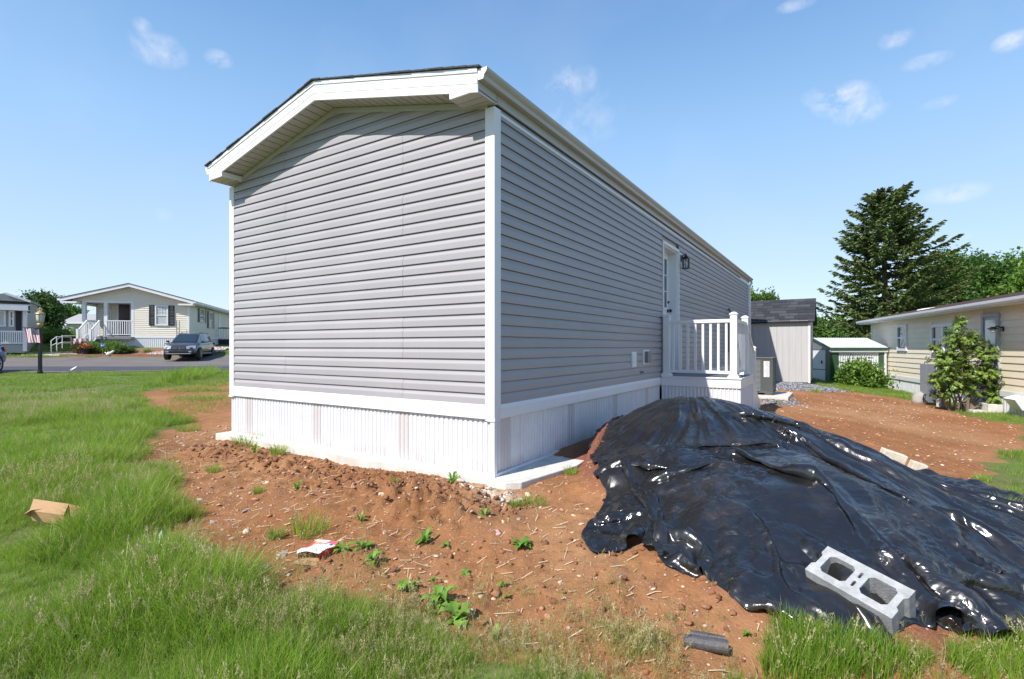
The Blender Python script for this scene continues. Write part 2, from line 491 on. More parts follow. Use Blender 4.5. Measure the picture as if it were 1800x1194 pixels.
def ground_material():
    m, nt, b = nodes_of('soil_and_turf')
    N, L = nt.nodes, nt.links
    at = N.new('ShaderNodeAttribute'); at.attribute_name = 'soil'
    sep = N.new('ShaderNodeSeparateColor'); L.new(at.outputs['Color'], sep.inputs['Color'])
    geo = N.new('ShaderNodeNewGeometry')
    def noise(scale, detail=6, rough=.6):
        n = N.new('ShaderNodeTexNoise'); n.inputs['Scale'].default_value = scale; n.inputs['Detail'].default_value = detail; n.inputs['Roughness'].default_value = rough
        L.new(geo.outputs['Position'], n.inputs['Vector']); return n.outputs['Fac']
    def rng(v, a, c, lo=0, hi=1):
        n = N.new('ShaderNodeMapRange'); n.inputs['From Min'].default_value = a; n.inputs['From Max'].default_value = c
        n.inputs['To Min'].default_value = lo; n.inputs['To Max'].default_value = hi
        L.new(v, n.inputs['Value']); return n.outputs['Result']
    def mix(f, a, c, bt='MIX'):
        n = N.new('ShaderNodeMixRGB'); n.blend_type = bt
        for i, v in ((0, f), (1, a), (2, c)):
            if isinstance(v, (int, float)): n.inputs[i].default_value = v
            elif isinstance(v, tuple): n.inputs[i].default_value = rgba(v)
            else: L.new(v, n.inputs[i])
        return n.outputs['Color']
    n1 = noise(1.3); n2 = noise(9); n3 = noise(55); n4 = noise(240, 3)
    soil = mix(rng(n1, .3, .7), (.27,.108,.040), (.375,.165,.066))
    soil = mix(rng(n2, .38, .72), soil, (.19,.078,.031))
    n0 = noise(.45, 3)
    soil = mix(rng(n0, .42, .68, 0, .75), soil, (.42,.23,.115))
    soil = mix(rng(noise(2.6, 5), .52, .70, 0, .6), soil, (.20,.09,.036))
    soil = mix(rng(n3, .58, .70), soil, (.42,.23,.12))
    soil = mix(rng(n4, .60, .72), soil, (.50,.35,.22))
    redc = mix(rng(n3, .4, .65), (.17,.058,.036), (.26,.11,.072))
    redc = mix(rng(n4, .6, .72), redc, (.33,.19,.14))
    soil = mix(sep.outputs['Green'], soil, redc)
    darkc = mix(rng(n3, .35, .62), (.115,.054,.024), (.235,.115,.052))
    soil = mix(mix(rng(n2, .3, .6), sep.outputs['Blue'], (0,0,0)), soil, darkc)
    # small stones
    vo = N.new('ShaderNodeTexVoronoi'); vo.inputs['Scale'].default_value = 30; L.new(geo.outputs['Position'], vo.inputs['Vector'])
    st = rng(vo.outputs['Distance'], .19, .15)
    sel = N.new('ShaderNodeMath'); sel.operation = 'GREATER_THAN'; sel.inputs[1].default_value = .60
    sc = N.new('ShaderNodeSeparateColor'); L.new(vo.outputs['Color'], sc.inputs['Color']); L.new(sc.outputs['Red'], sel.inputs[0])
    mu = N.new('ShaderNodeMath'); mu.operation = 'MULTIPLY'; L.new(st, mu.inputs[0]); L.new(sel.outputs[0], mu.inputs[1])
    stc = mix(sc.outputs['Green'], (.62,.48,.34), (.40,.28,.22))
    soil = mix(mu.outputs[0], soil, stc)
    soil = mix(at.outputs['Alpha'], soil, mix(rng(n3, .4, .6), (.50,.36,.24), (.66,.55,.42)))
    turf = mix(rng(n2, .3, .7), (.09,.15,.03), (.15,.22,.05))
    turf = mix(rng(n1, .35, .65), turf, (.12,.125,.045))
    turf = mix(rng(n3, .5, .8), turf, (.20,.17,.08))
    col = mix(rng(sep.outputs['Red'], .35, .65), turf, soil)
    L.new(col, b.inputs['Base Color'])
    b.inputs['Roughness'].default_value = .95
    b.inputs['Specular IOR Level'].default_value = .2
    ad = N.new('ShaderNodeMath'); ad.operation = 'ADD'
    m1 = N.new('ShaderNodeMath'); m1.operation = 'MULTIPLY'; L.new(n3, m1.inputs[0]); m1.inputs[1].default_value = 1.0
    m2 = N.new('ShaderNodeMath'); m2.operation = 'MULTIPLY'; L.new(n4, m2.inputs[0]); m2.inputs[1].default_value = .5
    L.new(m1.outputs[0], ad.inputs[0]); L.new(m2.outputs[0], ad.inputs[1])
    ad2 = N.new('ShaderNodeMath'); ad2.operation = 'ADD'; L.new(ad.outputs[0], ad2.inputs[0]); L.new(mu.outputs[0], ad2.inputs[1])
    bp = N.new('ShaderNodeBump'); bp.inputs['Strength'].default_value = .9; bp.inputs['Distance'].default_value = .012
    L.new(ad2.outputs[0], bp.inputs['Height']); L.new(bp.outputs['Normal'], b.inputs['Normal'])
    return m
build_ground()

def sheet(name, outline, lift, m, step=.6, kindname='structure'):
    """thin sheet that follows the land inside a plan outline"""
    xs = [p[0] for p in outline]; ys = [p[1] for p in outline]
    nx = max(2, int((max(xs)-min(xs))/step)); ny = max(2, int((max(ys)-min(ys))/step))
    me = bpy.data.meshes.new(name)
    import bmesh
    bm = bmesh.new()
    vs = [bm.verts.new((p[0], p[1], 0)) for p in outline]
    bm.faces.new(vs)
    for i in range(1, nx):
        x = min(xs)+(max(xs)-min(xs))*i/nx
        bmesh.ops.bisect_plane(bm, geom=bm.verts[:]+bm.edges[:]+bm.faces[:], plane_co=(x,0,0), plane_no=(1,0,0))
    for i in range(1, ny):
        y = min(ys)+(max(ys)-min(ys))*i/ny
        bmesh.ops.bisect_plane(bm, geom=bm.verts[:]+bm.edges[:]+bm.faces[:], plane_co=(0,y,0), plane_no=(0,1,0))
    P = np.array([v.co[:] for v in bm.verts])
    Z = land_z(P[:,0], P[:,1], False)+lift
    for v, z in zip(bm.verts, Z): v.co.z = z
    bm.normal_update()
    for f in bm.faces:
        if f.normal.z < 0: f.normal_flip()
        f.smooth = True
    bm.to_mesh(me); bm.free()
    me.materials.append(m)
    o = link(name, me)
    if kindname: o['kind'] = kindname
    return o
M_ROAD = mat('old_asphalt', (.12,.102,.096), .9, col2=(.16,.14,.13), vscale=.8, bump=.3, bscale=80)
M_ROAD2 = mat('dark_asphalt', (.045,.045,.055), .85, col2=(.062,.062,.072), vscale=1.5, bump=.3, bscale=80)
sheet('road', [(-60,19.2),(-17,19.2),(-11.7,20.7),(-5,21.8),(6,26),(14,32),(14,40),(2,37),(-8,33),(-13,31.4),(-15.5,30.6),(-17.2,33),(-21.5,31.8),(-24,31.4),(-32,31.0),(-60,30)], .03, M_ROAD, .45)
sheet('resurfaced_road_strip', [(-60,20.1),(-17,20.1),(-11,21.5),(-5,23.4),(6,28.2),(6,31.2),(-5,26.9),(-11,24.8),(-17,23.9),(-60,23.9)], .036, M_ROAD2, .45)

# ---------------------------------------------------------------- the grey home
HA = math.atan2(D1[1], D1[0])
HF = Frame(A0[0], A0[1], HA)     # local x = along the long wall (away), local y = along the front wall (left)
# note: the long wall is local y = 0, seen from local -y; the front wall is local x = 0, seen from local -x
home = thing('mobile_home', 'long grey vinyl-sided mobile home with white corner posts and white skirting', 'mobile home', (A0[0], A0[1], 0), HA)
HW, HL = 4.225, 15.2
SLOPE = .229
RIDGE_V = 2.12
def roof_under(v):        # height of the wall top along the front wall
    return 3.245 + SLOPE*(RIDGE_V-abs(v-RIDGE_V)) + 0.02
COURSE = .1022
Z0 = .629
PROF = [(-.010,.002),(.0175,0.0),(.0190,.003),(.0185,.052),(.0175,.060),(.0120,.070),(.0060,.084),(.0045,.0975),(-.012,.0975),(-.012,.1045)]
def course_mesh_front(k, y0, y1, ztop=None):
    zb = Z0 + k*COURSE
    n = len(PROF)
    vs = []; ok = True
    for o, dz in PROF:
        z = zb+dz
        # gable limits
        lim = (z-3.265)/SLOPE
        a, b = y0, y1
        if lim > 0: a = max(a, lim); b = min(b, 2*RIDGE_V-lim)
        if b <= a: a = b = (a+b)/2 if ok else a
        vs.append((-o, a, z)); vs.append((-o, b, z))
    fs = [(2*i, 2*i+1, 2*i+3, 2*i+2) for i in range(n-1)]
    return vs, fs
def build_home():
    # structural box inside
    b = MB(); b.prism([(.02,.45),(HW-.02,.45),(HW-.02,3.27),(RIDGE_V,3.27+SLOPE*RIDGE_V-.02),(.02,3.27)], 0, .02, 4.9)
    b.prism([(.02,.45),(HW-.02,.45),(HW-.02,3.27),(RIDGE_V,3.27+SLOPE*RIDGE_V-.02),(.02,3.27)], 0, 6.25, HL)
    b.prism([(.45,.45),(HW-.02,.45),(HW-.02,3.27),(RIDGE_V,3.27+SLOPE*RIDGE_V-.02),(.45,3.27)], 0, 4.9, 6.25)
    b.prism([(.02,3.0),(.45,3.0),(.45,3.3),(.02,3.27)], 0, 4.9, 6.25)
    b.box(4.9, 6.25, .02, .45, .45, .70)
    b.box(4.9, 5.10, .02, .45, .7, 3.0); b.box(6.12, 6.25, .02, .45, .7, 3.0)
    b.build('wall', M_SIDING, home)
    # siding courses of the front wall: two or three lengths each
    rr = random.Random(3)
    for k in range(0, 31):
        zb = Z0+k*COURSE
        lim = max(0, (zb-3.265)/SLOPE)
        a, c = max(.058, lim), min(HW-.052, 2*RIDGE_V-lim)
        if c-a < .06: continue
        cuts = [1.09, 3.03] if (k//2) % 2 == 0 else [1.09]
        if (k//2) % 3 == 1: cuts = [3.03]
        xs = [a]+[q for q in cuts if a+.1 < q < c-.1]+[c]
        for i in range(len(xs)-1):
            m = MB(); m.add(*course_mesh_front(k, xs[i], xs[i+1]-.0015))
            o = m.build('siding_board', M_SIDING, home)
            if i % 2: o.location.x = -.0012
    # long wall
    for k in range(0, 26):
        zb = Z0+k*COURSE
        segs = [(.058, HL-.05)]
        if zb+COURSE > .70 and zb < 2.98: segs = [(.058, 5.075), (6.145, HL-.05)]
        for a, c in segs:
            off = [3.66*(j+((k//2) % 2)*.5) for j in range(-1, 6)]
            xs = [a]+[q for q in off if a+.2 < q < c-.2]+[c]
            for i in range(len(xs)-1):
                m = MB(); n = len(PROF)
                vs = []
                for o_, dz in PROF: vs += [(xs[i], -o_, zb+dz), (xs[i+1]-.0015, -o_, zb+dz)]
                m.add(vs, [(2*j+1, 2*j, 2*j+2, 2*j+3) for j in range(n-1)])
                m.build('siding_board', M_SIDING, home)
    # far and left walls, seen only from elsewhere
    m = MB()
    for k in range(0, 31):
        for o_, dz in ((.015,0),(.002,.1)):
            pass
        z = Z0+k*COURSE
        if k < 26: m.hexa([(.0,HW-.002,z),(HL,HW-.002,z),(HL,HW+.016,z),(0,HW+.016,z),(.0,HW-.002,z+.1),(HL,HW-.002,z+.1),(HL,HW+.003,z+.1),(0,HW+.003,z+.1)])
        lim = max(0, (z+.1-3.265)/SLOPE)
        if 2*RIDGE_V-lim-lim > .1:
            m.hexa([(HL-.002,lim+.03,z),(HL+.016,lim+.03,z),(HL+.016,HW-lim-.03,z),(HL-.002,HW-lim-.03,z),(HL-.002,lim+.03,z+.1),(HL+.003,lim+.03,z+.1),(HL+.003,HW-lim-.03,z+.1),(HL-.002,HW-lim-.03,z+.1)])
    m.build('siding', M_SIDING, home)
    # corner posts
    def post(x, y, sx, sy):
        m = MB(); w = .078; t = .024
        # L shaped corner post, hollow edge lips
        poly = [(x-sx*t, y-sy*t), (x+sx*w, y-sy*t), (x+sx*w, y-sy*.004), (x+sx*.004, y+sy*.004), (x-sx*.004, y+sy*w), (x-sx*t, y+sy*w)]
        m.prism(poly, 2, .49, 3.262)
        m.build('corner_post', M_WHITE, home, bevel=.003)
    post(0,0,1,1); post(0,HW,1,-1); post(HL,0,-1,1); post(HL,HW,-1,-1)
    # white band at the foot of the siding
    m = MB(); m.prism([(-.022,.505),(-.028,.505),(-.030,.60),(-.020,.632),(-.002,.632),(-.002,.505)], 1, .0565, HW-.054)
    m.build('base_band', M_WHITE, home, bevel=.002)
    for a, c in ((.0565, 4.985), (6.32, HL-.05)):
        m = MB(); m.prism([(-.022,.505),(-.028,.505),(-.030,.60),(-.020,.632),(-.002,.632),(-.002,.505)], 0, a, c)
        m.build('base_band', M_WHITE, home, bevel=.002)
    m = MB(); m.box(-.030,.055,-.030,.055,.488,.506); m.box(-.030,.05,HW-.052,HW+.03,.488,.506)
    m.build('post_foot', M_WHITE, home)
    # skirting: ribbed vertical vinyl panels
    def skirt_prof(w, seed):
        """profile across one panel: offsets inwards"""
        pts = []
        x = 0.0
        n = 8; st = w/n
        for i in range(n):
            a = i*st
            pts += [(a+.002,.0), (a+.010,-.010), (a+.022,-.010), (a+.030,.0)]
        pts.append((w-.001, .0))
        return pts
    def skirt_run(a, c, off, to_xyz, z0, z1, mod=.4535, ventphase=2):
        i = 0; x = a
        while x < c-.01:
            w = min(mod, c-x)
            pr = [p for p in skirt_prof(mod, i) if p[0] <= w+1e-6]
            vented = (i % 3 == ventphase)
            for part, (lo, hi) in (('side', (0, 9)),):
                vs = []; 
                for d, o_ in pr: vs += [to_xyz(x+d, off+o_, z0), to_xyz(x+d, off+o_, z1)]
                m = MB(); m.m = 0
                m.add(vs, [(2*j, 2*j+2, 2*j+3, 2*j+1) for j in range(len(pr)-1)])
                if vented:
                    for j in range(len(pr)-1):
                        if 8 <= j < 21: m.mi[j] = 1
                m.build('skirting_panel', [M_SKIRT, M_VENT], home)
            x += mod; i += 1
    skirt_run(-.012, HW+.01, .012, lambda d, o_, z: (-o_ + .012, d, z), .012, .507, ventphase=2)
    skirt_run(-.012, 4.985, .012, lambda d, o_, z: (d, -o_ + .012, z), .012, .507, ventphase=0)
    skirt_run(6.32, HL, .012, lambda d, o_, z: (d, -o_ + .012, z), -.1, .507, ventphase=0)
    m = MB(); m.box(0,HL,HW-.01,HW+.012,-.1,.507); m.box(HL-.01,HL+.012,0,HW,-.1,.507); m.build('skirting', M_SKIRT, home)
    # bottom tracks and corner angle
    m = MB()
    m.box(-.024,-.001,-.024,HW+.02,.0,.024); m.box(-.001,4.98,-.024,-.001,.0,.024)
    m.build('skirting_track', M_WHITE, home)
    m = MB(); m.box(-.0215,.022,-.0215,-.0145,.024,.487); m.box(-.0215,-.0145,-.0145,.022,.024,.487); m.build('skirting_corner', M_WHITE, home)
    # roof: rake overhang, soffit, fascia
    E = .264
    zr = lambda v: 3.475 + SLOPE*(RIDGE_V-abs(v-RIDGE_V)) + .004     # top of the fascia at the rake
    vL, vR = HW+.03, -.03
    for va, vb in ((vR, RIDGE_V), (RIDGE_V, vL)):
        m = MB()
        def z(v): return zr(v)
        h = .165
        m.hexa([(-E-.018,va,z(va)-.036-h),(-E,va,z(va)-.036-h),(-E,vb,z(vb)-.036-h),(-E-.018,vb,z(vb)-.036-h),
                (-E-.018,va,z(va)-.036),(-E,va,z(va)-.036),(-E,vb,z(vb)-.036),(-E-.018,vb,z(vb)-.036)])
        m.build('rake_fascia', M_WHITE, home, bevel=.002)
        m = MB()
        m.hexa([(-E-.021,va,z(va)-.128),(-E-.017,va,z(va)-.128),(-E-.017,vb,z(vb)-.128),(-E-.021,vb,z(vb)-.128),
                (-E-.0235,va,z(va)-.084),(-E-.017,va,z(va)-.084),(-E-.017,vb,z(vb)-.084),(-E-.0235,vb,z(vb)-.084)])
        m.build('fascia_rib', M_WHITE, home)
        m = MB()   # upper trim strip, a little proud
        m.hexa([(-E-.026,va,z(va)-.038),(-E,va,z(va)-.038),(-E,vb,z(vb)-.038),(-E-.026,vb,z(vb)-.038),
                (-E-.030,va,z(va)),(-E,va,z(va)),(-E,vb,z(vb)),(-E-.030,vb,z(vb))])
        m.build('drip_edge', M_WHITE, home, bevel=.002)
        # raked soffit with grooves: panels
        L_ = abs(vb-va); n = int(round(L_/.105))
        for i in range(n):
            a = va+(vb-va)*i/n; c = va+(vb-va)*(i+1)/n
            g = .006*(1 if c > a else -1)
            m = MB()
            zz = lambda v: zr(v)-.175
            m.add([(-E,a+g,zz(a+g)),(-E,c-g,zz(c-g)),(-.0,c-g,zz(c-g)),(0.0,a+g,zz(a+g)),(-E,a+g,zz(a+g)+.006),(-E,c-g,zz(c-g)+.006),(0,c-g,zz(c-g)+.006),(0,a+g,zz(a+g)+.006)],
                  [(0,3,2,1),(0,1,5,4),(1,2,6,5),(2,3,7,6),(3,0,4,7)])
            m.build('soffit_panel', M_SOFFIT, home)
    m = MB()
    m.prism([(vR,zr(vR)-.165),(RIDGE_V,zr(RIDGE_V)-.165),(vL,zr(vL)-.165),(vL,zr(vL)-.004),(RIDGE_V,zr(RIDGE_V)-.004),(vR,zr(vR)-.004)], 0, -E+.0005, .0)
    m.build('rake_core', M_SOFFIT, home)
    # sloping frieze trim on the wall under the soffit
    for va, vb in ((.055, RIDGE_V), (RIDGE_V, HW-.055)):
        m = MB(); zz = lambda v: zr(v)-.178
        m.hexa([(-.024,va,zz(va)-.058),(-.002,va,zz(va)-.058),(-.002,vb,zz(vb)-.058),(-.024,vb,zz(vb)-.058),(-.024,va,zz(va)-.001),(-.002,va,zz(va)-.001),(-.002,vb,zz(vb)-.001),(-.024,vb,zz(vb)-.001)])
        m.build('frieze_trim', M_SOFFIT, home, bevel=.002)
    # box returns at both eaves
    for a, c in ((-.03, .275), (HW-.275, HW+.03)):
        m = MB(); inner = c if a < 1 else a
        zi = zr(inner)-.19; za = zr(a if a < 1 else c)-.19
        if a < 1: poly = [(a,3.290),(c,3.290),(c,zi),(a,za)]
        else: poly = [(a,3.290),(c,3.290),(c,za),(a,zi)]
        m.prism(poly, 0, -E-.016, -.001)
        m.build('eave_return', M_WHITE, home, bevel=.002)
        m = MB()
        nn = 3
        for i in range(nn):
            x0 = -E+.004+i*(E-.008)/nn
            m.box(x0+.004, x0+(E-.008)/nn-.004, a+.006, c-.006, 3.284, 3.291)
        m.build('return_soffit', M_SOFFIT, home)
    # side eave fascia + frieze + gutter, right side and left side
    for s, y0 in ((-1, 0), (1, HW)):
        def yy(d): return y0+s*d
        m = MB(); lo, hi = sorted((yy(.008), yy(.030))); m.box(.0, HL+.05, lo, hi, 3.292, 3.46); 
        m.build('eave_fascia', M_GUTTER, home, bevel=.002)
        m = MB(); lo, hi = sorted((yy(0.002), yy(.022))); m.box(.056, HL-.05, lo, hi, 3.215, 3.245)
        m.build('frieze_trim', M_WHITE, home, bevel=.003)
        # K-style gutter
        prof = [(.031,3.372),(.085,3.372),(.090,3.385),(.094,3.405),(.112,3.425),(.122,3.44),(.124,3.462),(.118,3.462),(.116,3.443),(.104,3.428),(.088,3.405),(.083,3.378),(.034,3.378),(.034,3.458),(.031,3.458)]
        m = MB(); m.prism([(yy(d), z) for d, z in prof], 0, -E-.012, HL+.20)
        m.build('gutter', M_GUTTER, home)
        m = MB(); m.prism([(yy(d), z) for d, z in [(.031,3.372),(.085,3.372),(.090,3.385),(.094,3.405),(.112,3.425),(.122,3.44),(.124,3.463),(.031,3.463)]], 0, -E-.016, -E-.0125)
        m.build('gutter_cap', M_WHITE, home)
        m = MB(); m.prism([(yy(d), z) for d, z in [(.031,3.372),(.085,3.372),(.090,3.385),(.094,3.405),(.112,3.425),(.122,3.44),(.124,3.463),(.031,3.463)]], 0, HL+.2005, HL+.204)
        m.build('gutter_cap', M_WHITE, home)
    # downspout elbow at the far right corner
    m = MB(); m.tube([(HL+.12,-.08,3.37),(HL+.12,-.08,3.30),(HL+.10,-.03,3.22),(HL+.08,-.03,3.1),(HL+.08,-.03,.2)], .038, 8)
    m.build('downspout', M_WHITE, home, smooth=True)
    # roof planes with shingle courses
    for s in (-1, 1):
        m = MB()
        run = RIDGE_V+.06
        nrow = 17
        for i in range(nrow):
            d0 = run*i/nrow; d1 = run*(i+1)/nrow+.012
            v0 = RIDGE_V+s*(run-d0); v1 = RIDGE_V+s*(run-d1)
            z0 = 3.487+SLOPE*(d0-.05)+.004; z1 = 3.487+SLOPE*(d1-.05)
            if d1 > run: v1 = RIDGE_V; z1 = 3.487+SLOPE*(run-.05)
            # small unevenness along the rake edge
            x0 = -E-.046-.014*vnoise(i*1.7, s*3., 9)
            m.hexa([(x0,v0,z0-.010),(HL+.24,v0,z0-.012),(HL+.24,v1,z1-.004),(x0,v1,z1-.004),(x0,v0,z0+.006),(HL+.24,v0,z0+.002),(HL+.24,v1,z1+.003),(x0,v1,z1+.007)])
        o = m.build('shingle_course', M_SHINGLE, home); o['kind'] = 'stuff'
        # roof deck below
        m = MB()
        ve = RIDGE_V+s*(RIDGE_V+.03)
        m.hexa([(-.001,ve,3.44),(HL,ve,3.44),(HL,RIDGE_V,3.44+SLOPE*RIDGE_V),(-.001,RIDGE_V,3.44+SLOPE*RIDGE_V),(-.001,ve,3.475),(HL,ve,3.475),(HL,RIDGE_V,3.475+SLOPE*RIDGE_V),(-.001,RIDGE_V,3.475+SLOPE*RIDGE_V)])
        m.prism([(ve, 3.29),(RIDGE_V,3.29),(RIDGE_V,3.44+SLOPE*RIDGE_V),(ve,3.44)], 0, .0, .02)
        m.build('roof_deck', M_SOFFIT, home)
    # ---- door
    z0, z1 = .712, 2.93
    x0, x1 = 5.135, 6.085
    m = MB()
    m.box(x0-.055,x0+.0,-.034,.0,z0,z1+.055); m.box(x1,x1+.055,-.034,.0,z0,z1+.055); m.box(x0,x1,-.034,.0,z1,z1+.055)
    m.box(x0-.012,x0+.022,-.002,.17,z0,z1); m.box(x1-.022,x1+.012,-.002,.17,z0,z1); m.box(x0+.022,x1-.022,-.002,.17,z1-.022,z1+.01)
    fr = m.build('door_frame', M_WHITE, home, bevel=.003)
    MB().box(x0,x1,-.04,.17,.69,.715).build('threshold', M_GREYMET, home)
    d = MB().box(x0+.022,x1-.022,.155,.195,z0+.005,z1-.024).build('door', M_DOOR, home, bevel=.002)
    gx0, gx1, gz0, gz1 = x0+.17, x1-.17, 1.88, 2.78
    m = MB(); m.box(gx0-.04,gx1+.04,.140,.154,gz0-.04,gz0); m.box(gx0-.04,gx1+.04,.140,.154,gz1,gz1+.04); m.box(gx0-.04,gx0,.140,.154,gz0,gz1); m.box(gx1,gx1+.04,.140,.154,gz0,gz1)
    for q in (1,2):
        m.box(gx0+(gx1-gx0)*q/3-.008,gx0+(gx1-gx0)*q/3+.008,.142,.153,gz0,gz1)
        m.box(gx0,gx1,.1425,.1525,gz0+(gz1-gz0)*q/3-.008,gz0+(gz1-gz0)*q/3+.008)
    m.build('glazing_bars', M_DOOR, d)
    MB().box(gx0,gx1,.148,.1545,gz0,gz1).build('pane', M_GLASS, d)
    for j in range(2):
        MB().box(x0+.15+j*.36,x0+.44+j*.36,.147,.1545,.90,1.66).build('door_panel', M_DOOR, d, bevel=.006)
    for zz, r in ((1.83,.030),(1.99,.026)):
        m = MB(); yk = .154
        m.tube([(x1-.09,yk,zz),(x1-.09,yk-.012,zz)], r+.006, 14)
        m.tube([(x1-.09,yk-.01,zz),(x1-.09,yk-.04,zz)], .012, 10)
        if zz < 1.9: m.tube([(x1-.09,yk-.035,zz),(x1-.09,yk-.05,zz),(x1-.09,yk-.07,zz),(x1-.09,yk-.082,zz)], [.018,.032,.032,.016], 14)
        else: m.tube([(x1-.09,yk-.012,zz),(x1-.09,yk-.03,zz)], .02, 12)
        m.build('door_knob' if zz < 1.9 else 'deadbolt', M_BLACK, d, smooth=True)
    # ---- wall lantern
    lx, lt, pj = 6.25, 2.90, -.125
    MB().box(lx-.07,lx+.07,-.032,-.004,lt-.17,lt+.05).build('light_mount', M_WHITE, home, bevel=.004)
    m = MB(); m.box(lx-.035,lx+.035,-.045,-.032,lt-.13,lt-.0)
    m.tube([(lx,-.045,lt-.05),(lx,-.07,lt-.01),(lx,-.10,lt+.005),(lx,pj,lt-.005)], .009, 6)
    m.tube([(lx,-.045,lt-.10),(lx,-.06,lt-.08),(lx,-.07,lt-.02)], .006, 6)
    m.hexa([(lx-.062,pj-.062,lt-.075),(lx+.062,pj-.062,lt-.075),(lx+.062,pj+.062,lt-.075),(lx-.062,pj+.062,lt-.075),(lx-.02,pj-.02,lt-.02),(lx+.02,pj-.02,lt-.02),(lx+.02,pj+.02,lt-.02),(lx-.02,pj+.02,lt-.02)])
    m.box(lx-.018,lx+.018,pj-.018,pj+.018,lt-.02,lt+.0); m.tube([(lx,pj,lt),(lx,pj,lt+.03)], .008, 6)
    for sx in (-1, 0, 1):
        for sy in (-1, 0, 1):
            if sx == 0 and sy == 0: continue
            m.box(lx+sx*.05-.0045,lx+sx*.05+.0045,pj+sy*.05-.0045,pj+sy*.05+.0045,lt-.255,lt-.075)
    m.box(lx-.06,lx+.06,pj-.06,pj+.06,lt-.27,lt-.255)
    lan = m.build('wall_lantern', M_BLACK, home)
    MB().tube([(lx,pj,lt-.25),(lx,pj,lt-.12)], .014, 10).build('bulb', M_WHITE_PAINT, lan, smooth=True)
    # ---- outlets on the long wall
    m = MB(); m.box(3.50,3.69,-.035,-.004,.845,1.075)
    o = m.build('dryer_vent', M_WHITE, home, bevel=.004)
    m = MB()
    for j in range(5): m.hexa([(3.515,-.045,.86+j*.04),(3.675,-.045,.86+j*.04),(3.675,-.0355,.86+j*.04),(3.515,-.0355,.86+j*.04),(3.515,-.038,.89+j*.04),(3.675,-.038,.89+j*.04),(3.675,-.0355,.89+j*.04),(3.515,-.0355,.89+j*.04)])
    m.build('louvre', M_WHITE, o)
    m = MB(); m.box(4.03,4.30,-.030,-.004,.87,1.10); o = m.build('outlet_mount', M_WHITE, home, bevel=.004)
    MB().box(4.09,4.25,-.085,-.0305,.90,1.075).build('outlet_cover', M_GREYMET, o, bevel=.008)
    m = MB(); m.tube([(3.93,-.004,.765),(3.93,-.03,.765)], .03, 12); m.build('tap_plate', M_SIDING, home)
    MB().tube([(3.93,-.03,.765),(3.93,-.07,.76)], .012, 8).build('outdoor_tap', M_GREYMET, home)
    # electrical panel behind the porch
    m = MB(); m.box(11.1,11.5,-.14,-.018,1.02,1.80); m.build('electrical_box', M_GREYMET, home, bevel=.006)
    m = MB(); m.tube([(11.3,-.09,1.02),(11.3,-.09,.2)], .035, 8); m.tube([(11.3,-.09,1.8),(11.3,-.09,2.1),(11.3,-.03,2.2)], .03, 8); m.build('conduit', M_GREYMET, home, smooth=True)
def vent_mat():
    m, nt, b = nodes_of('perforated_skirting')
    N, L = nt.nodes, nt.links
    tc = N.new('ShaderNodeTexCoord'); mp = N.new('ShaderNodeMapping'); mp.inputs['Scale'].default_value = (110,110,110)
    L.new(tc.outputs['Object'], mp.inputs['Vector'])
    vo = N.new('ShaderNodeTexVoronoi'); vo.inputs['Scale'].default_value = 1.0; vo.inputs['Randomness'].default_value = 0.0
    L.new(mp.outputs['Vector'], vo.inputs['Vector'])
    r = N.new('ShaderNodeMapRange'); r.inputs['From Min'].default_value = .25; r.inputs['From Max'].default_value = .4
    L.new(vo.outputs['Distance'], r.inputs['Value'])
    mx = N.new('ShaderNodeMixRGB'); mx.inputs['Color1'].default_value = (.33,.29,.29,1); mx.inputs['Color2'].default_value = (.62,.59,.59,1)
    L.new(r.outputs['Result'], mx.inputs['Fac']); L.new(mx.outputs['Color'], b.inputs['Base Color'])
    b.inputs['Roughness'].default_value = .5
    return m
M_VENT = vent_mat()
build_home()

# slab
def build_slab():
    m = MB()
    top = SLAB_UV
    m.prism([(a, b) for a, b in top], 2, -.16, 0.0)
    o = m.build('concrete_slab', M_CONC, None, bevel=.008)
    o.location = (A0[0], A0[1], -.002); o.rotation_euler = (0,0,HA)
    o['kind'] = 'structure'
build_slab()
